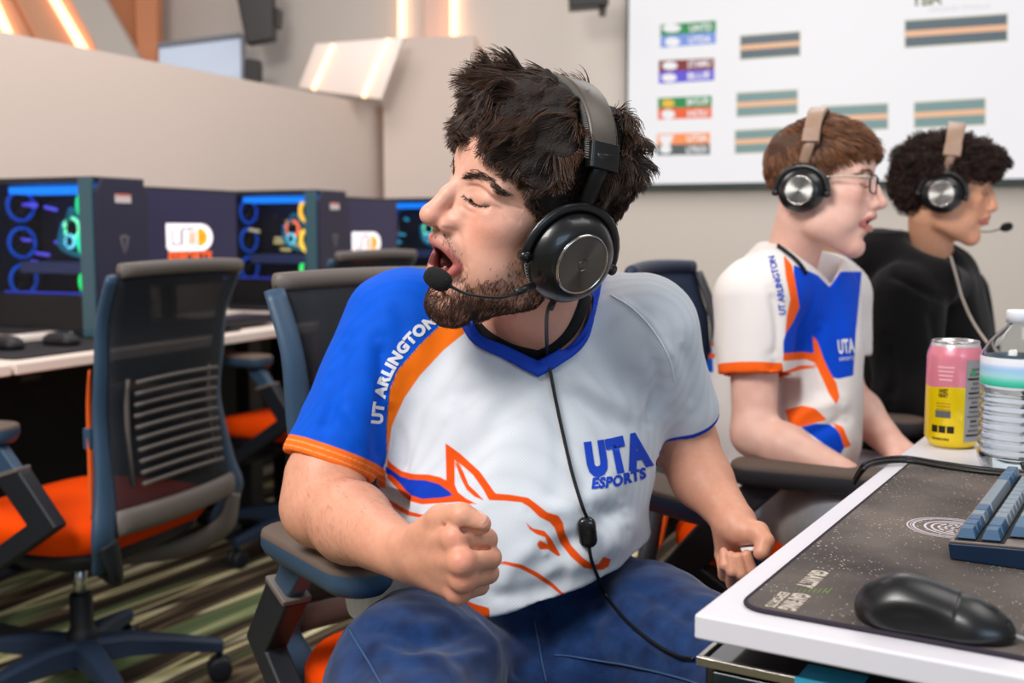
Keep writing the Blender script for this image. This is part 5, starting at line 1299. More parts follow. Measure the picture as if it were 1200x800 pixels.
    root, V, Q, cl, bj = side_player('mostly hidden person in black seated between the player with glasses and the hoodie', (.98, 3.35), H4, (232, 184, 150), 0., 1., P(985, 330, 3.32),
        [dict(s=sR, e=eR, w=wR, h=hR, r=(.045, .038, .027)), dict(s=sL, e=eL, w=wL, h=hL, r=(.045, .038, .027))], tor, mat('shirt_black', (20, 20, 22), rough=.9), lambda V: {}, [], None,
        dict(lo=(.55, 2.6, .04), hi=(1.7, 3.9, .70), caps=[(P(970, 500, 3.3), P(1060, 505, 3.05), .10, .08), (P(1000, 490, 3.5), P(1080, 495, 3.3), .10, .08)]), mat('trousers_black', (24, 24, 28), rough=.9), dict(ears=True))
    prof = [(-.08, -.03), (-.03, .0), (0, .012), (.022, .018), (.042, .034), (.056, .066), (.07, .10), (.2, .2)]
    hv, hq = scalp('hair', prof, c=(-.010, 0, .050), r=(.104, .082, .086), lump=.002, zback=-.05); ho = link('hair', np_mesh('hair', hv, hq), mat('hair_mass', (20, 13, 10), rough=.7)); put(ho, root, H4)
# ------------------------------------------------------------------ task chairs (local +X is the way the sitter faces)
def mesh_fabric():
    if 'mesh_fabric' in MATS: return MATS['mesh_fabric']
    m = mat('mesh_fabric', (26, 30, 38), rough=.8, alpha=.80); return m
def make_chair(label, az, xy, turn=0., navy=False, dz=0., group='mesh back task chairs'):
    t = thing('task_chair', label, 'chair', (xy[0], xy[1], 0), az, group)
    slate = mat('slate_grey', (58, 58, 64), rough=.5) if navy else mat('slate_plastic', (50, 74, 98), rough=.45, spec=.5); dark = mat('dark_plastic', (24, 27, 34), rough=.5); org = mat('seat_orange', (238, 72, 0), rough=.85, spec=.1, bump=(500, .3))
    grey = mat('rail_navy', (26, 40, 66), rough=.5) if navy else mat('warm_grey_plastic', (104, 95, 90), rough=.5); chrome = mat('chrome', (190, 196, 200), rough=.2, metal=1.); piping = mat('orange_trim', (236, 92, 16), rough=.6)
    # seat: rounded waterfall cushion
    bm = bmesh.new(); rings = []
    for z, s in ((.405, .86), (.412, .95), (.430, 1.0), (.452, 1.0), (.468, .965), (.475, .88), (.477, .6)):
        rings.append([Vector((x * s + (.0), y * s, z + dz - .018 * max(0, x / .24) ** 3)) for x, y in rrect(.48, .49, .13, 8)])
    loft(bm, rings); bm_obj('seat', bm, org, t, True)
    bm = bmesh.new(); loft(bm, [[Vector((x * s, y * s, z + dz)) for x, y in rrect(.44, .44, .11, 6)] for z, s in ((.345, .55), (.36, .80), (.385, .98), (.408, 1.0))]); bm_obj('seat_pan', bm, dark, t, True)
    # back: frame uprights, top rail, mesh
    def bx_(z): return float(np.interp(z, [.38, .46, .55, .70, .9, 1.02], [-.225, -.268, -.256, -.240, -.262, -.312]))
    def bw_(z): return float(np.interp(z, [.38, .47, .53, .68, .9, 1.0, 1.02], [.190, .228, .212, .192, .202, .214, .212]))
    bend = lambda y, z: .028 * (1 - (y / .24) ** 2)
    zs = [.385, .43, .47, .53, .60, .70, .80, .90, .99]
    for s in (1, -1):
        bm = bmesh.new(); q = spline([(bx_(z), s * bw_(z), z) for z in zs], 4)
        tube(bm, q, [.020, .024, .026, .024, .020, .018, .017, .015, .014], 12, flat=(.62, 1.25), up=(0, 1, 0)); bm_obj('back_frame', bm, slate, t, True)
        bm = bmesh.new(); q = spline([(bx_(z) + .022, s * (bw_(z) + .010), z) for z in (.50, .57, .65, .73, .80)], 4); tube(bm, q, [.004, .009, .009, .007, .003], 8, flat=(.5, 1.1), up=(0, 1, 0)); bm_obj('edge_trim', bm, piping, t, True)
        bm = bmesh.new(); box(bm, (bx_(.66) + .024, s * (bw_(.66) + .012), .66), (.020, .016, .045)); bm_obj('lumbar_slider', bm, slate, t, bevel=.004)
    bm = bmesh.new(); q = [Vector((bx_(1.0) - .0 - bend(y, 1), y, 1.0 + .006 * (1 - (y / .214) ** 2))) for y in np.linspace(-.206, .206, 15)]; tube(bm, q, .0155, 12, flat=(.75, 1.0), up=(0, 0, 1)); bm_obj('top_rail', bm, grey, t, True)
    bm = bmesh.new(); ny, nz = 12, 16; g = []
    for j in range(nz + 1):
        z = .49 + (.998 - .49) * j / nz; g.append([bm.verts.new((bx_(z) - bend(y, z) * .9, y, z)) for y in np.linspace(-bw_(z) + .008, bw_(z) - .008, ny + 1)])
    for j in range(nz):
        for i in range(ny): bm.faces.new((g[j][i], g[j][i + 1], g[j + 1][i + 1], g[j + 1][i]))
    bp = bm_obj('back_mesh', bm, mat('back_navy', (20, 36, 66), rough=.8) if navy else mesh_fabric(), t, True); md = bp.modifiers.new('s', 'SOLIDIFY'); md.thickness = .003
    bm = bmesh.new(); q = [Vector((bx_(.485) - .004 - bend(y, 1), y, .485)) for y in np.linspace(-.200, .200, 13)]; tube(bm, q, .024, 12, flat=(.5, 1.15), up=(0, 0, 1)); bm_obj('lower_rail', bm, grey, t, True)
    bm = bmesh.new()
    for k in range(10):
        z = .555 + k * .0235; q = [Vector((bx_(z) - .020 - bend(y * .8, z), y, z + .006 * (1 - (y / .17) ** 2))) for y in np.linspace(-.140, .140, 9)]; tube(bm, q, .0052, 6)
    for s in (1, -1): tube(bm, [(bx_(z) - .016, s * .140, z) for z in (.55, .65, .75, .775)], .007, 6)
    bm_obj('lumbar_support', bm, mat('lumbar_grey', (92, 84, 80), rough=.6), t, True)
    # spine yoke below the back
    for s in (1, -1):
        bm = bmesh.new(); tube(bm, spline([(bx_(.46), s * .222, .455), (-.262, s * .19, .385), (-.20, s * .12, .345), (-.10, s * .05, .335), (0, 0, .34)], 5), [.024, .023, .021, .022, .024], 10, flat=(.6, 1.1), up=(0, 0, 1)); bm_obj('back_yoke', bm, grey if s < 0 else dark, t, True)
    # arm supports and rests
    for s in (1, -1):
        y = s * .285
        prof = [(-.015, .345), (.050, .345), (-.105, .500), (-.010, .655), (-.062, .655), (-.178, .500)]
        bm = bmesh.new()
        def seg(p, q, w0, w1, th=.034):
            p, q = Vector((p[0], y, p[1])), Vector((q[0], y, q[1])); d = (q - p).normalized(); n = Vector((-d.z, 0, d.x)); Yv = Vector((0, 1, 0))
            loft(bm, [[p + n * u * w0 + Yv * v for u, v in rrect(1, th, .012, 3)], [q + n * u * w1 + Yv * v for u, v in rrect(1, th, .012, 3)]])
        def seg_poly(poly, th): prism(bm, poly, (0, y, 0), Vector((1, 0, 0)), Vector((0, 0, 1)), Vector((0, 1, 0)), th)
        seg_poly([(.03, .335), (.085, .350), (-.140, .497), (-.062, .585), (-.128, .605), (-.216, .497)], .036)
        bm_obj('arm_bracket', bm, dark, t, bevel=.006)
        bm = bmesh.new(); tube(bm, [Vector((.035, y, .345)), Vector((.03, y * .45, .352))], .024, 10, flat=(1, .6)); bm_obj('cross_strut', bm, dark, t, True)
        bm = bmesh.new(); seg_poly([(-.064, .583), (-.126, .603), (-.123, .612), (-.059, .592)], .042); bm_obj('arm_collar', bm, grey, t, bevel=.003)
        bm = bmesh.new(); seg_poly([(-.070, .590), (-.118, .604), (-.066, .664), (.004, .664)], .026); bm_obj('arm_post', bm, slate, t, bevel=.005)
        bm = bmesh.new(); rings = []
        for z, g_, in ((.655, .78), (.662, .92), (.672, 1.0), (.684, 1.0), (.690, .97), (.692, .90)):
            rings.append([Vector((.035 + x_ * (1 - (1 - g_) * .35), y + y_ * g_ * (1 - .22 * max(0, x_ / .135) ** 2), z)) for x_, y_ in rrect(.265, .098, .042, 6)])
        loft(bm, rings); ar = bm_obj('armrest', bm, [slate, mat('arm_pad_taupe', (96, 80, 70), rough=.65, bump=(700, .25))], t, True)
        for p in ar.data.polygons:
            if p.center.z > .687: p.material_index = 1
    # column, base, casters
    bm = bmesh.new(); lathe(bm, [(.016, .20), (.016, .35 + dz)], 20); bm_obj('gas_lift', bm, chrome, t, True)
    bm = bmesh.new(); lathe(bm, [(.030, .075), (.036, .09), (.036, .15), (.030, .165), (.026, .17), (.026, .245), (.022, .25)], 28); bm_obj('column_cover', bm, dark, t, True)
    for k in range(5):
        a = turn + k * 2 * PI / 5; d = Vector((math.cos(a), math.sin(a), 0)); n = Vector((-d.y, d.x, 0)); bm = bmesh.new()
        rings = [[d * r + n * u * w + Vector((0, 0, z + v * h)) for u, v in ((.5, -.5), (.5, .3), (.3, .5), (-.3, .5), (-.5, .3), (-.5, -.5))] for r, z, w, h in ((.02, .115, .058, .060), (.10, .118, .052, .052), (.22, .103, .040, .036), (.315, .085, .030, .030))]
        loft(bm, rings); leg = bm_obj('base_leg', bm, mat('base_blue', (38, 52, 74), rough=.5), t, bevel=.004)
        bm = bmesh.new(); c = d * .305; tube(bm, [c + Vector((0, 0, .090)), c + Vector((0, 0, .050))], .008, 8)
        for s in (1, -1):
            A = c + Vector((0, 0, .030)) + n * .004 * s; Bq = A + n * .020 * s; tube(bm, [A, A.lerp(Bq, .15), A.lerp(Bq, .85), Bq], [.024, .029, .029, .022], 20)
        bm_obj('caster', bm, dark, t, True)
    return t
def build_chairs():
    make_chair('slate and orange mesh task chair that the shouting player sits on', math.radians(-56), (-.015, 1.545), .3)
    make_chair('empty mesh task chair with ribbed back and orange seat nearest the left edge', math.radians(160), (-.995, 2.49), .05)
    make_chair('mesh task chair under the glasses-wearing player, dark back, tan armrest', math.radians(-25), (.585, 2.085), .5, True, .07)
    make_chair('mesh task chair under the player in the black hoodie', math.radians(-25), (1.03, 2.82), .2, True)
    make_chair('farther empty mesh task chair behind the shouting player at the left row', math.radians(150), (-.70, 3.72), .2)
# ------------------------------------------------------------------ the left row: desk, towers, monitors
S0 = Vector((-1.21, 2.63, 0))
def L(u, v, z=0.): return S0 + EV * u + NL * v + Vector((0, 0, z))
def frame_obj(name, label, cat, u, v, z, group=None):
    return thing(name, label, cat, L(u, v, z), math.atan2(EV.y, EV.x), group)      # local x along the row, local y towards the wall
def utd_logo(parent, M, w=.178, name='logo'):
    wh = mat('logo_white', (235, 228, 232), emit=(245, 236, 240), es=1.0); og = mat('logo_orange', (250, 150, 20), emit=(255, 150, 10), es=1.0); rd = mat('logo_red_orange', (240, 90, 10), emit=(250, 96, 10), es=.9)
    dk = mat('logo_ink', (60, 50, 56), emit=(90, 70, 70), es=.2)
    bm = bmesh.new(); h = w * .52
    def add(poly, z, mi):
        vs = [bm.verts.new(M @ Vector((x, y, z))) for x, y in poly]
        f = bm.faces.new(vs); f.material_index = mi
    # rounded white plate: square left end, round right end
    right = [(w / 2 - h / 2 + h / 2 * math.cos(a), h / 2 * math.sin(a)) for a in [math.radians(-90 + 180 * k / 12) for k in range(13)]]
    add([(-w / 2, -h / 2 + .012), (-w / 2 + .010, -h / 2)] + right + [(-w / 2, h / 2)], .0, 0)
    def bar(x0, y0, x1, y1, z, mi): add([(x0, y0), (x1, y0), (x1, y1), (x0, y1)], z, mi)
    t = .0045; a, b = -h * .28, h * .30
    # outline letters U T
    for x0, x1 in ((-w * .39, -w * .39 + t), (-w * .22, -w * .22 + t), (-w * .17, -w * .17 + t), (-w * .02, -w * .02 + t), (w * .08, w * .08 + t)): bar(x0, a, x1, b, .001, 3)
    bar(-w * .39, a, -w * .22, a + t, .001, 3); bar(-w * .17, b, w * .10, b + t, .001, 3)
    bar(w * .01, a, w * .03, b * .6, .001, 1); bar(w * .05, a, w * .07, b * .6, .001, 1)
    dd = [(w * .20 + h * .34 * math.cos(q), h * .33 * math.sin(q)) for q in [math.radians(-90 + 180 * k / 10) for k in range(11)]]
    add([(w * .16, -h * .33)] + dd + [(w * .16, h * .33)], .001, 1)
    add([(w * .24 + .004 * math.cos(q), .004 * math.sin(q)) for q in [2 * PI * k / 8 for k in range(8)]], .002, 3)
    o = bm_obj(name, bm, [wh, og, rd, dk], parent)
    g = text_geo('ESPORTS', 1., .04); xs = [v.co.x for v in g.verts]; x0, x1 = min(xs), max(xs)
    for v in g.verts: v.co = M @ Vector(((v.co.x - x0) / (x1 - x0) * w * .94 - w * .47, v.co.y * w * .26 - h / 2 - w * .20, .001))
    bm_obj('logo_word', g, rd, o); return o
def make_tower(label, u, v, seed, bright):
    W_, Dp, H = .215, .43, .475
    t = frame_obj('computer_tower', label, 'computer', u, v, .762)        # origin: corner nearest the user and the camera
    black = mat('tower_black', (26, 30, 38), rough=.4, spec=.5); navy = mat('tower_front', (44, 42, 66), rough=.5, bump=(900, .2)); teal = mat('tower_edge', (58, 92, 104), rough=.4)
    bm = bmesh.new(); th = .012
    box(bm, (W_ / 2, Dp / 2, .012), (W_, Dp, .024)); box(bm, (W_ / 2, Dp / 2, H - .009), (W_, Dp, .018)); box(bm, (W_ - .006, Dp / 2, H / 2), (.012, Dp, H - .03)); box(bm, (W_ / 2, Dp - .006, H / 2), (W_, .012, H - .03))
    box(bm, (.006, .012, H / 2), (.012, .024, H - .03)); box(bm, (.006, Dp - .01, H / 2), (.012, .02, H - .03))
    box(bm, (.08, Dp / 2 , .075), (.14, Dp - .03, .10))
    bm_obj('case_shell', bm, black, t, bevel=.003)
    bm = bmesh.new(); f = [(0.012, .0), (W_ - .012, .0), (W_, .02), (W_, H - .045), (W_ - .030, H - .004), (.030, H - .004), (0, H - .045), (0, .02)]
    a = [Vector((x, -.014, z)) for x, z in f]; b_ = [Vector((x, .0, z)) for x, z in f]; loft(bm, [a, b_]); bm_obj('front_panel', bm, navy, t, bevel=.003)
    bm = bmesh.new(); box(bm, (-.002, .022, H / 2), (.012, .052, H - .01)); bm_obj('edge_strip', bm, teal, t, bevel=.003)
    bm = bmesh.new(); box(bm, (W_ / 2, -.0150, H - .062), (.064, .002, .026)); st = bm_obj('sticker', bm, mat('sticker_white', (226, 214, 214), rough=.6), t)
    bm = bmesh.new(); box(bm, (W_ / 2, -.0162, H - .052), (.062, .001, .005)); bm_obj('sticker_band', bm, mat('sticker_orange', (236, 110, 60), rough=.6), st)
    bm = bmesh.new()
    for x in (-1, 1): 
        vs = [bm.verts.new(Vector((W_ / 2 + x * a_, -.0152, H - .20 + c_))) for a_, c_ in ((.003, -.030), (.020, .026), (.010, .026), (.003, -.008))]; bm.faces.new(vs)
    vs = [bm.verts.new(Vector((W_ / 2 + a_, -.0153, H - .20 + c_))) for a_, c_ in ((-.012, .030), (.012, .030), (.006, .022), (-.006, .022))]; bm.faces.new(vs)
    bm_obj('emblem', bm, mat('emblem_silver', (120, 114, 122), rough=.4), t)
    # inside: board, fans with lit rings, cooler, light bar
    r_ = random.Random(seed)
    bm = bmesh.new(); box(bm, (W_ - .03, Dp / 2, H * .56), (.006, Dp - .06, H * .62)); 
    for k in range(9): box(bm, (W_ - .04, .07 + r_.random() * .28, .17 + r_.random() * .24), (.014, .02 + .03 * r_.random(), .012 + .02 * r_.random()))
    bm_obj('mainboard', bm, mat('board_dark', (30, 34, 44), rough=.5), t, bevel=.002)
    def ring(y, z, R, c, es, x=.07, r=.006, nm='lit_fan', rot=(1, 0, 0)):
        bm = bmesh.new(); ax = Vector(rot); uu, vv, _ = frame_of(ax, (0, 0, 1)); cc = Vector((x, y, z))
        tube(bm, [cc + (uu * math.cos(q) + vv * math.sin(q)) * R for q in [2 * PI * k / 24 for k in range(24)]], r, 6, closed=True)
        for k in range(7):
            q = 2 * PI * k / 7; tube(bm, [cc, cc + (uu * math.cos(q) + vv * math.sin(q)) * R * .93], [.006, .010], 5, flat=(1, .25), mi=1)
        bm_obj(nm, bm, [mat('glow_%d_%d_%d' % c, c, emit=c, es=es), black], t, True)
    warm = seed == 4
    ring(.175, .325, .030, (240, 120, 90) if warm else (120, 250, 190), bright * .8, x=.09); ring(.175, .285, .018, (110, 220, 255), bright * .8, x=.08, r=.005)
    fans = ((250, 190, 60), (240, 200, 70), (60, 230, 110)) if warm else ((0, 210, 130), (30, 230, 170), (20, 220, 110)) if seed == 3 else ((40, 120, 250), (170, 40, 240), (200, 30, 160))
    for k, c in enumerate(fans): ring(.105, .395 - k * .115, .046, c, bright * .9, x=.10, rot=(.12, 1, 0), r=.008)
    for k in range(3): ring(.395, .395 - k * .115, .046, (10, 90, 220), bright * .22, x=.10, rot=(.12, 1, 0), r=.006)
    bm = bmesh.new()
    for k in range(7): y_, z_ = .07 + r_.random() * .30, .20 + r_.random() * .20; tube(bm, [Vector((.10, y_, z_)), Vector((.10, y_ + .02 + .04 * r_.random(), z_ + .01 * r_.random()))], .006, 6)
    bm_obj('lit_modules', bm, mat('glow_mod_%d' % seed, (60, 120, 200), emit=((210, 190, 80), (40, 170, 190), (90, 60, 220))[(seed + 2) % 3], es=1.2), t, True)
    bm = bmesh.new(); box(bm, (.10, .21, H - .035), (.13, .33, .022)); bm_obj('radiator_light', bm, mat('glow_blue', (10, 110, 230), emit=(10, 120, 240), es=bright * .9), t, bevel=.006)
    bm = bmesh.new(); tube(bm, spline([(.10, .20, .34), (.06, .14, .38), (.08, .09, .30), (.08, .07, .20)], 6), .008, 8); tube(bm, spline([(.10, .22, .34), (.05, .18, .27), (.07, .12, .24)], 6), .008, 8); bm_obj('cooling_hose', bm, mat('glow_teal', (20, 120, 140), rough=.4, emit=(10, 110, 150), es=.5), t, True)
    bm = bmesh.new(); box(bm, (.075, .22, .205), (.05, .27, .035)); bm_obj('graphics_card', bm, mat('card_grey', (60, 70, 96), rough=.4, emit=(30, 60, 130), es=.35), t, bevel=.004)
    bm = bmesh.new(); box(bm, (.03, .22, .130), (.004, .36, .006)); bm_obj('light_line', bm, mat('glow_violet', (50, 60, 200), emit=(50, 70, 210), es=.8), t)
    bm = bmesh.new(); box(bm, (.001, Dp / 2, H / 2 + .0), (.003, Dp - .03, H - .04)); bm_obj('glass_panel', bm, mat('tinted_glass', (8, 12, 16), rough=.04, alpha=.22, spec=.5), t)
    return t
def make_monitor(label, u, v, logo=True):
    t = frame_obj('monitor', label, 'monitor', u, v, .762)
    W_, H = .545, .325; z0 = .135
    blk = mat('monitor_black', (22, 22, 28), rough=.45)
    bm = bmesh.new(); box(bm, (0, .022, z0 + H / 2), (W_, .036, H)); bm_obj('housing', bm, blk, t, bevel=.006)
    bm = bmesh.new(); box(bm, (0, .003, z0 + H / 2 + .004), (W_ - .016, .002, H - .026)); s = bm_obj('screen', bm, mat('screen_navy', (22, 22, 44), rough=.25, emit=(36, 32, 66), es=.75), t)
    bm = bmesh.new(); box(bm, (0, .09, .09), (.05, .03, .17)); bm_obj('neck', bm, blk, t, bevel=.006)
    bm = bmesh.new(); loft(bm, [[Vector((x, y + .08, z)) for x, y in rrect(.26 * g, .20 * g, .05, 5)] for z, g in ((.0, 1), (.008, 1), (.014, .9))]); bm_obj('foot', bm, blk, t)
    return t
def build_left_row():
    white = mat('desk_white', (238, 222, 210), rough=.5); legm = mat('desk_leg_black', (22, 22, 24), rough=.5)
    for k, (u0, u1, lab) in enumerate(((-1.55, .02, 'white-topped long desk at the left edge with black mat, behind the empty chair'), (.03, 1.42, 'white-topped desk under the middle computer tower, behind the shouting player'), (1.43, 2.35, 'farthest white-topped desk of the left row'))):
        t = thing('desk', lab, 'desk', L(u0, 0), math.atan2(EV.y, EV.x), 'desks of the left row'); w_ = u1 - u0
        bm = bmesh.new(); box(bm, (w_ / 2, .37, .746), (w_ - .004, .74, .028)); bm_obj('tabletop', bm, white, t, bevel=.004)
        for x in (.10, w_ - .10):
            bm = bmesh.new(); box(bm, (x, .30, .37), (.075, .06, .71)); box(bm, (x, .36, .02), (.07, .62, .035)); box(bm, (x, .36, .718), (.06, .6, .03)); bm_obj('leg', bm, legm, t, bevel=.004)
        bm = bmesh.new(); box(bm, (w_ / 2, .66, .40), (w_ - .02, .02, .62)); bm_obj('modesty_panel', bm, mat('panel_black', (34, 32, 30), rough=.8), t)
        bm = bmesh.new(); box(bm, (w_ / 2, .40, .70), (w_ - .25, .12, .05)); bm_obj('cable_tray', bm, legm, t)
    for lab, u0, u1 in (('black desk mat in front of the nearest computer tower', -.95, .0), ('black desk mat between the two nearest towers', .08, .98), ('black desk mat at the farther left-row seat', 1.25, 2.1)):
        bm = bmesh.new(); c = L((u0 + u1) / 2, .225, .7615); loft(bm, [[c + EV * x + NL * y + Vector((0, 0, z)) for x, y in rrect(u1 - u0, .34, .02, 4)] for z in (0, .003)]); tag(bm_obj('desk_mat', bm, mat('mat_black', (32, 28, 32), rough=.85)), lab, 'desk mat', 'mats on the left row')
    def at(p): q = Vector((p.x, p.y, 0)) - S0; return q.dot(EV), q.dot(NL)
    for k, (x, y, lab) in enumerate(((-1.22, 3.25, 'nearest gaming computer tower with blue and green lights at the left edge'), (-.754, 4.30, 'middle gaming computer tower with lit glass side, between two monitors'), (-.288, 5.35, 'far gaming computer tower glowing blue and purple beside the face'))):
        u, v = at(Vector((x, y, 0))); make_tower(lab, u, v, k + 3, (2.2, 2.4, 2.4)[k])
    for k, (x, y, lab) in enumerate(((-1.10, 3.78, 'dark monitor showing a white and orange logo, right of the nearest tower'), (-.63, 4.84, 'farther dark monitor showing a small logo above the chair back'))):
        u, v = at(Vector((x, y, 0))); t = make_monitor(lab, u, v)
        M = Matrix(((1, 0, 0, (.014, .0)[k]), (0, 0, -1, .0018), (0, 1, 0, (.295, .265)[k]), (0, 0, 0, 1)))
        utd_logo(t, M @ Matrix.Diagonal((1.32, 1, 1, 1)))
        bm = bmesh.new()
        for q in ((.20, .146), (.215, .146), (.19, .150)): tube(bm, [(q[0], .004, q[1]), (q[0], -.001, q[1])], .005, 8)
        bm_obj('power_light', bm, mat('glow_power', (110, 140, 250), emit=(110, 140, 250), es=1.5), t)
    # keyboards, mouse, headset lying on the mats
    kb = None
    for (px_, py_, zz, lab) in ((262, 383, .765, 'dark keyboard on the desk mat below the logo monitor'), (-75, 415, .765, 'dark keyboard by the left edge of the left row')):
        c = PZ(px_, py_, zz); u, v = at(c); t = frame_obj('keyboard', lab, 'keyboard', u, v, .765, 'keyboards on the left row')
        bm = bmesh.new(); box(bm, (0, 0, .012), (.40, .14, .020)); bm_obj('case', bm, mat('kb_black', (26, 24, 28), rough=.5), t, bevel=.004)
        bm = bmesh.new()
        for i in range(19):
            for j in range(6): box(bm, (-.182 + i * .0202, -.052 + j * .0205, .0265), (.0165, .0165, .010))
        bm_obj('keys', bm, mat('kb_keys', (42, 34, 46), rough=.5), t, bevel=.002)
    for (px_, py_, lab) in ((6, 409, 'small dark mouse on the mat at the left edge'), (72, 404, 'dark mouse behind the empty chair on the left desk')):
        c = PZ(px_, py_, .765); u, v = at(c); t = frame_obj('mouse', lab, 'mouse', u, v, .765, 'mice on the left row')
        bm = bmesh.new(); rings = [[Vector((x, y, z)) for x, y in rrect(.062 * g, .115 * g, .028 * g, 5)] for z, g in ((.0, .92), (.010, 1), (.022, .92), (.032, .68), (.036, .35))]; loft(bm, rings); bm_obj('mouse_shell', bm, mat('kb_black', (26, 24, 28), rough=.5), t, True)
    c = PZ(40, 398, .765); u, v = at(c)
    bm = bmesh.new(); o = L(u, v, .768); loft(bm, [[o + EV * x + NL * y + Vector((0, 0, z)) for x, y in rrect(.21, .10, .01, 3)] for z in (0, .012)]); tag(bm_obj('notepad', bm, mat('paper_white', (226, 214, 204), rough=.8)), 'white paper pad lying on the left desk in front of the tower', 'paper')
    c = PZ(252, 376, .765); u, v = at(c)
    bm = bmesh.new(); o = L(u, v, .768); loft(bm, [[o + EV * x + NL * y + Vector((0, 0, z)) for x, y in rrect(.25, .05, .01, 3)] for z in (0, .022)]); tag(bm_obj('paper_box', bm, mat('paper_white', (226, 214, 204), rough=.8)), 'flat white box under the logo monitor', 'box')
    # cables below the monitor
    bm = bmesh.new(); a = L(at(Vector((-1.10, 3.78, 0)))[0] + .12, .62, .9)
    tube(bm, spline([a, a + Vector((.01, 0, -.06)), a + Vector((-.03, -.02, -.11)), a + Vector((.02, -.04, -.13))], 6), .003, 6); tag(bm_obj('monitor_cable', bm, mat('kb_black', (26, 24, 28), rough=.5)), 'thin dark cable hanging below the logo monitor', 'cable')
# ------------------------------------------------------------------ the near desk and what stands on it
A2 = math.radians(31.3); E2 = Vector((math.sin(A2), math.cos(A2), 0)); V2 = Vector((math.cos(A2), -math.sin(A2), 0))     # along the players' edge, away from the player
TOPZ = .76
K0 = PZ(813, 719, TOPZ)
def N2(u, v, z=0.): p = K0 + E2 * u + V2 * v; return Vector((p.x, p.y, TOPZ + z))
def uv2(px, py, z=TOPZ): q = PZ(px, py, z) - K0; return q.dot(E2), q.dot(V2)
ROT2 = math.atan2(E2.y, E2.x)
def flat_poly(bm, poly, z0, z1, mi=0): loft(bm, [[N2(u, v, z0) for u, v in poly], [N2(u, v, z1) for u, v in poly]], mi=mi)
def build_near_desk():
    white = mat('desk_white_near', (216, 212, 218), rough=.42, spec=.4); legm = mat('desk_leg_black', (22, 22, 24), rough=.5)
    for nm, lab, u0, u1 in (('desk', 'white-topped desk in the right foreground with mouse mat and keyboard', 0, 1.52), ('desk', 'next white-topped desk beyond the can and water bottle', 1.53, 3.1)):
        t = thing('desk', lab, 'desk', N2(u0, 0, -TOPZ), ROT2 - 0, 'white desks of the right row')
        bm = bmesh.new(); poly = [(u0 + x, y) for x, y in [(0, 0), (u1 - u0, 0), (u1 - u0, .80), (0, .80)]]; flat_poly(bm, poly, -.022, 0); bm_obj('tabletop', bm, white, t, world=True, bevel=.003)
        for x in (u0 + .32, u1 - .10):
            bm = bmesh.new(); p = [(x - .035, .35), (x + .035, .35), (x + .035, .43), (x - .035, .43)]; flat_poly(bm, p, -TOPZ + .03, -.023); flat_poly(bm, [(x - .035, .18), (x + .035, .18), (x + .035, .72), (x - .035, .72)], -TOPZ, -TOPZ + .03); bm_obj('leg', bm, legm, t, world=True, bevel=.003)
    # mat
    m = mat('mousepad_print', (60, 54, 52), rough=.85); nt = m.node_tree; b = nt.nodes['Principled BSDF']
    tc = nt.nodes.new('ShaderNodeTexCoord'); v = nt.nodes.new('ShaderNodeTexVoronoi'); v.inputs['Scale'].default_value = 250; n = nt.nodes.new('ShaderNodeTexNoise'); n.inputs['Scale'].default_value = 6; n.inputs['Detail'].default_value = 5
    n3 = nt.nodes.new('ShaderNodeTexNoise'); n3.inputs['Scale'].default_value = 9; n3.inputs['Detail'].default_value = 3
    for x in (v, n, n3): nt.links.new(tc.outputs['Object'], x.inputs['Vector'])
    r = nt.nodes.new('ShaderNodeValToRGB'); r.color_ramp.elements[0].position = .35; r.color_ramp.elements[0].color = srgb(56, 50, 48); r.color_ramp.elements[1].position = .7; r.color_ramp.elements[1].color = srgb(112, 101, 94); nt.links.new(n.outputs['Fac'], r.inputs[0])
    # star size varies over the sheet
    mr = nt.nodes.new('ShaderNodeMapRange'); mr.inputs['From Min'].default_value = .42; mr.inputs['From Max'].default_value = .75; mr.inputs['To Min'].default_value = .16; mr.inputs['To Max'].default_value = .42; nt.links.new(n3.outputs['Fac'], mr.inputs['Value'])
    wn = nt.nodes.new('ShaderNodeMath'); wn.operation = 'MULTIPLY'; nt.links.new(mr.outputs[0], wn.inputs[0])
    sp = nt.nodes.new('ShaderNodeSeparateColor'); nt.links.new(v.outputs['Color'], sp.inputs[0]); nt.links.new(sp.outputs[0], wn.inputs[1])
    lt = nt.nodes.new('ShaderNodeMath'); lt.operation = 'LESS_THAN'; nt.links.new(v.outputs['Distance'], lt.inputs[0]); nt.links.new(wn.outputs[0], lt.inputs[1])
    mx = nt.nodes.new('ShaderNodeMix'); mx.data_type = 'RGBA'; nt.links.new(lt.outputs[0], mx.inputs[0]); nt.links.new(r.outputs[0], mx.inputs[6]); mx.inputs[7].default_value = srgb(188, 178, 168); nt.links.new(mx.outputs[2], b.inputs['Base Color'])
    a = uv2(880, 718); c = uv2(1031, 541); L_ = c[0] - a[0] + .01; v0 = (a[1] + c[1]) / 2 + .014; W_ = .46
    cen = (a[0] + L_ / 2 + .004, v0 + W_ / 2)
    t = thing('mouse_mat', 'large dark speckled mouse mat with white ring emblem on the white desk', 'mouse mat', N2(cen[0], cen[1]), 0)
    rr = [(cen[0] + x, cen[1] + y) for x, y in rrect(L_, W_, .022, 6)]
    bm = bmesh.new(); flat_poly(bm, rr, .0003, .0035); bm_obj('sheet', bm, m, t, world=True)
    bm = bmesh.new(); tube(bm, [N2(u, v_, .0022) for u, v_ in rr], .0022, 8, closed=True); bm_obj('stitched_edge', bm, mat('mat_edge', (44, 36, 48), rough=.9), t, world=True)
    pale = mat('print_cream', (196, 184, 170), rough=.8); grn = mat('print_green', (104, 130, 70), rough=.8)
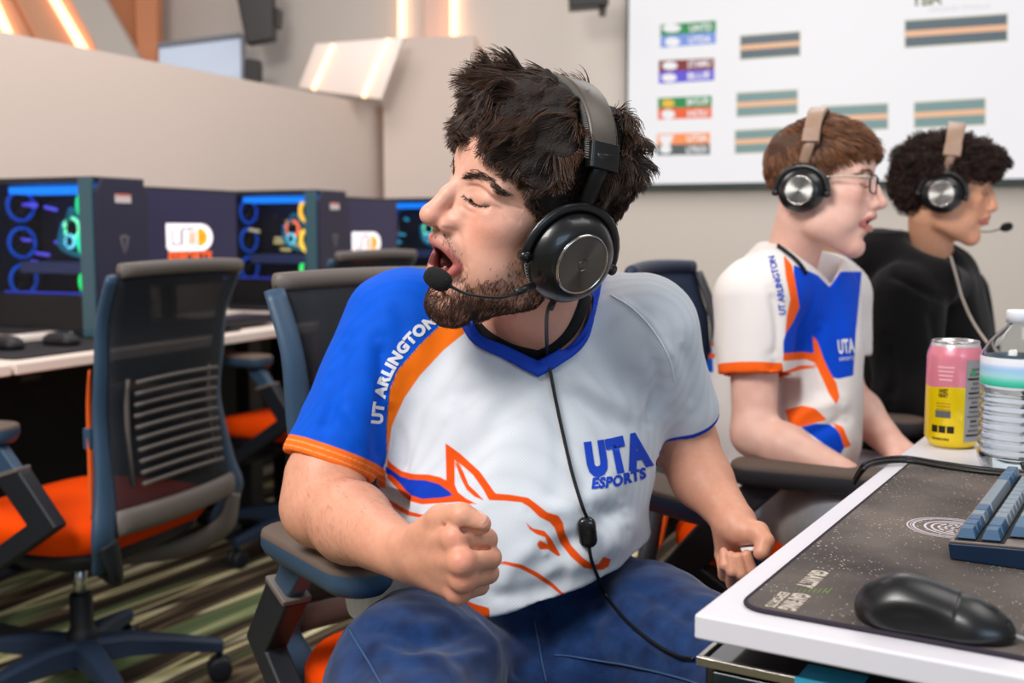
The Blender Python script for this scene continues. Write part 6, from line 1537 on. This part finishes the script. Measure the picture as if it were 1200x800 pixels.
    # lettering: runs towards the camera (-E2), upright direction V2
    def mat_text(name, txt, p0, length, hgt, m_, bold=.05):
        g = text_geo(txt, 1., bold); xs = [q.co.x for q in g.verts]; x0, x1 = min(xs), max(xs); u0, w0 = uv2(*p0)
        for q in g.verts: q.co = N2(u0 - (q.co.x - x0) / (x1 - x0) * length, w0 + q.co.y * hgt, .0039)
        return bm_obj(name, g, m_, t, world=True)
    mat_text('lettering', 'GRAVITY', (954, 672), .056, .020, pale); mat_text('lettering', 'GAMING', (932, 699), .048, .020, pale); mat_text('lettering', 'ESPORTS', (915, 698), .044, .012, pale, .03)
    bm = bmesh.new(); u0, w0 = uv2(931, 697); u1, w1 = uv2(972, 697)
    for k in range(8):
        f = k / 7; u, w_ = u0 + (u1 - u0) * f, w0 + (w1 - w0) * f; h = .003 + .014 * f
        flat_poly(bm, [(u - h / 2, w_ - .0006), (u + h / 2, w_ - .0006), (u + h / 2, w_ + .0006), (u - h / 2, w_ + .0006)], .0036, .0039)
    bm_obj('sound_bars', bm, grn, t, world=True)
    lav = mat('print_lavender', (206, 196, 204), rough=.8); u0, w0 = uv2(1112, 622); bm = bmesh.new()
    def ringp(r0, r1, du=0, dv=0, a0=0, a1=360, n=48):
        for k in range(n):
            q0, q1 = math.radians(a0 + (a1 - a0) * k / n), math.radians(a0 + (a1 - a0) * (k + 1) / n)
            vs = [bm.verts.new(N2(u0 + du + r * math.cos(q), w0 + dv + r * math.sin(q), .0038)) for r, q in ((r0, q0), (r1, q0), (r1, q1), (r0, q1))]; bm.faces.new(vs)
    for r0, r1 in ((.0415, .0430), (.0385, .0395), (.0350, .0370)): ringp(r0, r1)
    ringp(.027, .0295, .0, .004); ringp(.022, .0245, .0, .006)
    for k in range(10): ringp(.0165, .0195, 0, .008, k * 36, k * 36 + 27, 6); ringp(.011, .0140, 0, .009, k * 36 + 12, k * 36 + 36, 6); ringp(.0055, .0085, 0, .010, k * 36, k * 36 + 25, 6)
    bm_obj('ring_emblem', bm, lav, t, world=True)
    # mouse
    c0, c1 = uv2(1008, 712, TOPZ + .01), uv2(1178, 742, TOPZ + .01)
    pa, pb = N2(c0[0], c0[1], .004), N2(c1[0], c1[1], .004); d = (pb - pa); L_ = d.length * 1.04; d.normalize(); n = Vector((-d.y, d.x, 0))
    t = thing('mouse', 'glossy black computer mouse on the speckled mat in the right foreground', 'mouse', (pa + pb) / 2)
    black = mat('mouse_black', (14, 15, 18), rough=.33, spec=.7)
    Fd = Field((-.08, -.045, -.004), (.08, .045, .05), .0012)
    Fd.ell((-.022, 0, .010), (.040, .0325, .030), k=0); Fd.ell((.022, 0, .006), (.044, .0300, .0225), k=.02); Fd.cap((-.02, 0, .024), (.03, 0, .016), .012, .010, k=.02)
    for s in (1, -1): Fd.ell((.000, s * .046, .012), (.040, .018, .014), k=.012, op='sub')
    Fd.half((0, 0, .0), (0, 0, -1), .004)
    for s in (1, -1): Fd.cap((.012, s * .0045, .030), (.07, s * .0035, .012), .0010, .0010, k=.002, op='sub')
    Fd.cap((-.012, .024, .031), (.012, .031, .024), .0012, .0012, k=.002, op='sub')
    V, Q = Fd.mesh(2); sc = L_ / .120
    M = Matrix((d, n, Vector((0, 0, 1)))).transposed().to_4x4() @ Matrix.Scale(sc, 4)
    o = link('mouse_shell', np_mesh('mouse_shell', V, Q), black, t); o.matrix_basis = M
    bm = bmesh.new(); bmesh.ops.create_cone(bm, cap_ends=True, segments=28, radius1=.0095, radius2=.0095, depth=.006, matrix=Matrix.Translation((.044, 0, .0185)) @ Matrix.Rotation(PI / 2, 4, 'X')); o = bm_obj('scroll_wheel', bm, mat('rubber_black', (24, 26, 30), rough=.6), t, bevel=.001); o.matrix_basis = M
    for k in (0, 1):
        bm = bmesh.new(); x0 = -.012 + k * .022; tube(bm, [(x0, .0325 - k * .001, .0225 - k * .001), (x0 + .018, .0320 - k * .0015, .0205 - k * .002)], .0030, 8); o = bm_obj('side_button', bm, mat('button_black', (30, 34, 40), rough=.3), t, True); o.matrix_basis = M
    bm = bmesh.new(); e = pb + d * .004; tube(bm, spline([e + Vector((0, 0, .006)), e + V2 * .03 - E2 * .002 + Vector((0, 0, .003)), e + V2 * .10 + E2 * .01 + Vector((0, 0, .002)), e + V2 * .2 + E2 * .04 + Vector((0, 0, .002))], 8), .0019, 8)
    bm_obj('mouse_cable', bm, mat('cable_grey', (130, 132, 134), rough=.6), t, True, world=True)
    # keyboard
    u0, w0 = uv2(1110, 653, TOPZ + .006); t = thing('keyboard', 'compact mechanical keyboard with blue grey keycaps on the speckled mat', 'keyboard', N2(u0, w0, .004))
    case = mat('kb_case_navy', (10, 34, 58), rough=.45); plate = mat('kb_plate', (124, 110, 104), rough=.45, metal=.3)
    pitch = .0218; pv = .0222; nU = 16; nV = 6; KL, KW = nU * pitch + .010, nV * pv + .010; zt = .0165
    def kbp(u, v, z): return N2(u0 + u, w0 + v, .004 + z + v * .055)
    def kbox(bm, ua, ub, va, vb, za, zb, sh=0., mi=0):
        a = [kbp(x, y, za) for x, y in ((ua, va), (ub, va), (ub, vb), (ua, vb))]; b_ = [kbp(x, y, zb) for x, y in ((ua + sh, va + sh), (ub - sh, va + sh), (ub - sh, vb - sh), (ua + sh, vb - sh))]; loft(bm, [a, b_], mi=mi)
    bm = bmesh.new(); a = [N2(u0 + x, w0 + y, .0037) for x, y in ((0.002, 0.002), (KL - .002, .002), (KL - .002, KW), (.002, KW))]; b_ = [kbp(x, y, zt) for x, y in ((0, 0), (KL, 0), (KL, KW), (0, KW))]; loft(bm, [a, b_]); bm_obj('case', bm, case, t, world=True, bevel=.002)
    bm = bmesh.new(); kbox(bm, .0015, KL - .0015, .0015, KW - .0015, zt, zt + .0022); bm_obj('top_plate', bm, plate, t, world=True, bevel=.0006)
    k1, k2 = mat('keycap_light', (122, 132, 142), rough=.35), mat('keycap_blue', (60, 92, 122), rough=.35)
    rows = [[1, 1, 1, 1, 1.25, -.0, 6.25, 1.25, 1.25, 1.25][:10], [1, -.0, 1.75, 1, 1, 1, 1, 1, 1, 1, 1, 1, 1, 2.25], [-1, 2.25] + [1] * 11 + [1.75], [1, 1.5] + [1] * 12 + [1.5], [1, 2] + [1] * 12 + [1], [1, -.5] + [1] * 4 + [-.25] + [1] * 4 + [-.25] + [1] * 4]
    shadem = mat('kb_shade_black', (10, 11, 13), rough=.7); bm = bmesh.new()  # black strips under each key row: painted shade for the gaps between caps
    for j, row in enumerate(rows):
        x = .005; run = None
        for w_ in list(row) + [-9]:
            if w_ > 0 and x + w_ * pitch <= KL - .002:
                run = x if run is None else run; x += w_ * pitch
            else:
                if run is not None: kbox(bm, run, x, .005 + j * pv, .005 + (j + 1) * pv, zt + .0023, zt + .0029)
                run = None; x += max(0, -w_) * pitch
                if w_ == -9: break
    bm_obj('key_gap_shade', bm, shadem, t, world=True)
    for j, row in enumerate(rows):
        x = .005
        for i, w_ in enumerate(row):
            if w_ <= 0: x += -w_ * pitch; continue
            if x + w_ * pitch > KL - .002: break
            bm = bmesh.new(); kbox(bm, x + .0012, x + w_ * pitch - .0012, .005 + j * pv + .0016, .005 + (j + 1) * pv - .0030, zt + .004, zt + .0145, .0034)
            bm_obj('keycap', bm, k2 if (w_ != 1 and w_ < 6) or i == 0 or (j == 0 and i < 3) else k1, t, world=True, bevel=.0008); x += w_ * pitch
    # can
    c = PZ(1115, 522, TOPZ); t = thing('drink_can', 'pink and yellow energy drink can standing on the white desk', 'can', (c.x, c.y, TOPZ + .0005), math.radians(0)); R, H = .0385, .155
    s = c.y / 1.61; R *= s; H *= s
    nb = 64; prof = [(.027, .004), (.029, .0), (.033, .004), (.0385, .014), (.0385, .128), (.0375, .134), (.0335, .1445), (.0325, .1475)]
    prof = [(r * s, z * s * (155 / 150)) for r, z in prof]
    cm = mat('can_print', (240, 200, 10), rough=.3, spec=.6, coat=.3); nt = cm.node_tree; b = nt.nodes['Principled BSDF']; b.inputs['Metallic'].default_value = .25
    tc = nt.nodes.new('ShaderNodeTexCoord'); sx = nt.nodes.new('ShaderNodeSeparateXYZ'); nt.links.new(tc.outputs['Object'], sx.inputs[0])
    wv = nt.nodes.new('ShaderNodeTexNoise'); wv.inputs['Scale'].default_value = 14; nt.links.new(tc.outputs['Object'], wv.inputs['Vector'])
    ad = nt.nodes.new('ShaderNodeMath'); ad.operation = 'MULTIPLY_ADD'; ad.inputs[1].default_value = .010; nt.links.new(wv.outputs['Fac'], ad.inputs[0]); nt.links.new(sx.outputs['Z'], ad.inputs[2])
    def step(sock, e):
        q = nt.nodes.new('ShaderNodeMath'); q.operation = 'GREATER_THAN'; nt.links.new(sock, q.inputs[0]); q.inputs[1].default_value = e; return q.outputs[0]
    def mixn(f, a_, col):
        q = nt.nodes.new('ShaderNodeMix'); q.data_type = 'RGBA'; nt.links.new(f, q.inputs[0])
        if isinstance(a_, tuple): q.inputs[6].default_value = a_
        else: nt.links.new(a_, q.inputs[6])
        q.inputs[7].default_value = col; return q.outputs[2]
    c1 = mixn(step(ad.outputs[0], .094 * s), srgb(248, 214, 0), srgb(238, 140, 158)); c2 = mixn(step(sx.outputs['Z'], .1475 * s), c1, srgb(200, 196, 196))
    nt.links.new(c2, b.inputs['Base Color'])
    bm = bmesh.new(); lathe(bm, prof, nb); bm_obj('can_body', bm, cm, t, True)
    bm = bmesh.new(); lathe(bm, [(.0325 * s, .1520 * s), (.0335 * s, .1540 * s), (.0325 * s, .1555 * s), (.0305 * s, .1545 * s), (.0300 * s, .1515 * s), (.0, .1515 * s)], nb); bm_obj('can_lid', bm, mat('aluminium', (206, 204, 204), rough=.25, metal=1.), t, True)
    bm = bmesh.new(); loft(bm, [[Vector((x + .004, y, z)) for x, y in rrect(.024 * s, .014 * s, .006 * s, 4)] for z in (.1522 * s, .1540 * s)]); bm_obj('pull_tab', bm, mat('aluminium_pale', (226, 216, 206), rough=.3, metal=1.), t)
    def on_can(name, ang0, z0, w_, h_, m_, n_=8, off=.0004, txt=None, bold=.03):
        """wrap a rectangle (or words) on the can; angle 0 faces the camera, positive to the right"""
        Rr = R + off; base = -PI / 2 + math.atan2(c.x, c.y) * -1
        bm = bmesh.new()
        if txt:
            bm.free(); bm = text_geo(txt, 1., bold); xs = [q.co.x for q in bm.verts]; x0, x1 = min(xs), max(xs)
            for q in bm.verts:
                a = base + ang0 + ((q.co.x - x0) / (x1 - x0) - .5) * w_ / R; q.co = Vector((Rr * math.cos(a), Rr * math.sin(a), z0 + q.co.y * h_))
        else:
            g = [[bm.verts.new((Rr * math.cos(base + ang0 + (i / n_ - .5) * w_ / R), Rr * math.sin(base + ang0 + (i / n_ - .5) * w_ / R), z0 + k * h_)) for k in (0, 1)] for i in range(n_ + 1)]
            for i in range(n_): bm.faces.new((g[i][0], g[i + 1][0], g[i + 1][1], g[i][1]))
        return bm_obj(name, bm, m_, t)
    ink = mat('can_ink', (40, 34, 20), rough=.4); wt = mat('can_white', (232, 214, 214), rough=.4); gy = mat('can_grey', (96, 98, 100), rough=.4); pk = mat('can_pale_pink', (246, 190, 200), rough=.4)
    pnl = on_can('nutrition_panel', .82, .012 * s, .031 * s, .118 * s, mat('panel_grey', (150, 150, 154), rough=.4), 10)
    for k in range(15): on_can('fine_print', .82 + .02 * (k % 3 - 1), (.020 + k * .0068) * s, (.024 - .004 * (k % 4)) * s, .0030 * s, gy if k % 3 else ink, off=.0007)
    on_can('green_mark', .70, .108 * s, .007 * s, .008 * s, mat('can_green', (60, 160, 110), rough=.4), off=.0009)
    on_can('lettering', -.36, .082 * s, .013 * s, .008 * s, ink, txt='SWEET'); on_can('lettering', -.36, .0755 * s, .014 * s, .008 * s, ink, txt='HEART')
    for k in range(3): on_can('fine_print', -.36, (.066 - k * .0045) * s, .020 * s, .0013 * s, mat('can_ochre', (176, 140, 20), rough=.4), off=.0005)
    on_can('dark_block', -.36, .046 * s, .022 * s, .010 * s, gy, off=.0006)
    for k in range(3): on_can('dark_icon', -.66 + k * .30, .024 * s, .0095 * s, .010 * s, ink, off=.0006)
    on_can('lettering', -.42, .0130 * s, .026 * s, .0045 * s, ink, txt='PERFORMANCE ENERGY')
    for k in range(4): on_can('fine_print', -.30, (.118 - k * .006) * s, (.024 - k * .002) * s, .0022 * s, pk, off=.0005)
    # water bottle
    c = PZ(1189, 549, TOPZ); sc = c.y / 1.49 * 1.0; t = thing('water_bottle', 'clear ribbed plastic water bottle with blue and green label on the white desk', 'bottle', (c.x, c.y, TOPZ + .0005))
    pet = mat('clear_plastic', (245, 250, 252), rough=.03, trans=1., ior=1.33, spec=.5)
    rb = []; z = 0
    rb = [(.020, .004), (.034, .0), (.044, .004), (.0485, .014)]
    z = .020
    for k in range(7): rb += [(.0490, z), (.0445, z + .006), (.0480, z + .011)]; z += .0125
    rb += [(.0485, z + .004), (.0485, z + .008), (.0485, z + .044), (.0470, z + .052), (.0400, z + .066), (.0290, z + .078), (.0190, z + .087), (.0160, z + .091), (.0160, z + .098)]
    bm = bmesh.new(); lathe(bm, [(r * sc, q * sc) for r, q in rb], 72)
    # twist the ribs a little so they read as waves
    for v_ in bm.verts:
        a_ = math.atan2(v_.co.y, v_.co.x)
        if .018 * sc < v_.co.z < .108 * sc: v_.co.z += math.sin(a_ * 3) * .0022
    ob = bm_obj('bottle_shell', bm, pet, t, True); md = ob.modifiers.new('s', 'SOLIDIFY'); md.thickness = .0007; md.offset = -1
    bm = bmesh.new(); lathe(bm, [((r - .0018) * sc, q * sc + .001) for r, q in rb[:27]], 48); bm_obj('water', bm, mat('water', (250, 252, 255), rough=0., trans=1., ior=1.33), t, True)
    zc = (z + .098)
    bm = bmesh.new(); lathe(bm, [(r * sc, q * sc) for r, q in ((.0175, zc - .006), (.0192, zc - .006), (.0192, zc + .008), (.0180, zc + .011), (.0, zc + .011))], 48); bm_obj('cap', bm, mat('cap_white', (230, 232, 240), rough=.4), t, True)
    lm = mat('bottle_label', (200, 220, 240), rough=.4); nt = lm.node_tree; b = nt.nodes['Principled BSDF']; tc = nt.nodes.new('ShaderNodeTexCoord'); sx = nt.nodes.new('ShaderNodeSeparateXYZ'); nt.links.new(tc.outputs['Object'], sx.inputs[0])
    r = nt.nodes.new('ShaderNodeValToRGB'); nt.links.new(r.outputs[0], b.inputs['Base Color']); mr = nt.nodes.new('ShaderNodeMapRange'); mr.inputs['From Min'].default_value = (z + .010) * sc; mr.inputs['From Max'].default_value = (z + .046) * sc; nt.links.new(sx.outputs['Z'], mr.inputs['Value']); nt.links.new(mr.outputs[0], r.inputs[0])
    cr = r.color_ramp; st = [(0, (40, 190, 150)), (.16, (90, 210, 180)), (.35, (170, 222, 226)), (.6, (160, 200, 236)), (.72, (196, 214, 240)), (.80, (232, 234, 240))]
    while len(cr.elements) < len(st): cr.elements.new(.5)
    for e_, (p_, c_) in zip(cr.elements, st): e_.position = p_; e_.color = srgb(*c_)
    bm = bmesh.new(); lathe(bm, [(.0489 * sc, (z + .009) * sc), (.0492 * sc, (z + .010) * sc), (.0492 * sc, (z + .046) * sc), (.0489 * sc, (z + .047) * sc)], 64, cap=False); bm_obj('label', bm, lm, t, True)
    # cables lying at the top of the mat
    for off_, lab in ((0, 'black cable curling over the desk edge behind the speckled mat, front one'), (1, 'black cable curling over the desk edge behind the speckled mat, rear one')):
        pts = [(1002, 566 - off_ * 5, -.03), (1012, 550 - off_ * 5, .0), (1026, 543 - off_ * 4, .003), (1060, 540 - off_ * 4, .003), (1100, 546 - off_ * 4, .003), (1150, 553 - off_ * 4, .003), (1215, 559 - off_ * 4, .003)]
        bm = bmesh.new(); tube(bm, spline([PZ(a_, b_, TOPZ + z_ + .003) for a_, b_, z_ in pts], 8), .0032, 8); tag(bm_obj('desk_cable', bm, mat('boom_black', (14, 14, 14), rough=.4), None, True), lab, 'cable')
    # computer under the desk
    zt = .716; p0 = PZ(819, 767, zt); t = thing('computer_tower', 'glossy black computer case with chrome edge and blue sticker under the white desk', 'computer', (p0.x, p0.y, .25))
    def q2(u, v, z): p = p0 + E2 * u + V2 * v; return Vector((p.x, p.y, z))
    def bb(name, u0, u1, v0, v1, z0, z1, m_, bev=.003):
        bm = bmesh.new(); loft(bm, [[q2(a_, b_, z) for a_, b_ in ((u0, v0), (u1, v0), (u1, v1), (u0, v1))] for z in (z0, z1)]); return bm_obj(name, bm, m_, t, world=True, bevel=bev)
    bb('case_body', 0.004, .22, 0.004, .46, .25, zt - .003, mat('case_gloss_black', (10, 11, 14), rough=.12, spec=.7, coat=.5))
    bb('glass_panel', 0, .004, .012, .45, .27, zt - .012, mat('dark_glass', (14, 30, 36), rough=.06, spec=.7)); bb('chrome_edge', -.002, .003, 0, .46, zt - .009, zt - .001, mat('satin_chrome', (190, 184, 178), rough=.3, metal=1.), .001)
    bb('chrome_corner', -.002, .22, -.002, .003, zt - .009, zt - .001, mat('satin_chrome', (190, 184, 178), rough=.3, metal=1.), .001)
    bb('sticker', .004, .035, .085, .135, zt - .003, zt - .0022, mat('sticker_teal', (52, 168, 204), rough=.5), 0); bb('sticker_side', -.0034, -.0021, .085, .135, zt - .022, zt - .0, mat('sticker_teal', (52, 168, 204), rough=.5), 0)
# ------------------------------------------------------------------ build
def lights():
    def panel(name, lab, x, y, z, w_, h_, pw, col):
        area('light_' + name, (x, y, z), (x, y, 0), (w_, h_), pw, col)
    area('ceiling_light', (-1.3, -.2, 2.9), (-.2, 1.6, 1.0), (1.3, 1.0), 100, (1, .97, .94))
    area('window_light', (1.5, -2.1, 1.75), (.2, 1.2, .8), (1.8, 1.3), 34, (.52, .76, 1))
    area('ceiling_light', (1.4, 1.2, 3.0), (.5, 2.0, 1.0), (1.6, 1.2), 24, (1, .97, .94))
    area('ceiling_light', (-1.2, 3.4, 3.1), (-1.3, 3.6, 0), (1.6, 1.6), 38, (1, .93, .89))
    area('ceiling_light', (1.2, 4.0, 3.1), (1.0, 4.4, 0), (1.6, 1.2), 30, (1, .98, .96))
if not ONLY or 'room' in ONLY: build_room()
if not ONLY or 'chair' in ONLY: build_chairs()
if not ONLY or 'left' in ONLY: build_left_row()
if not ONLY or 'near' in ONLY: build_near_desk()
if not ONLY or 'player' in ONLY:
    _, BJ, BOTH = build_player()
    build_player_gear(BOTH)
if not ONLY or 'others' in ONLY: build_others()
lights()
SC.view_settings.exposure = -.02
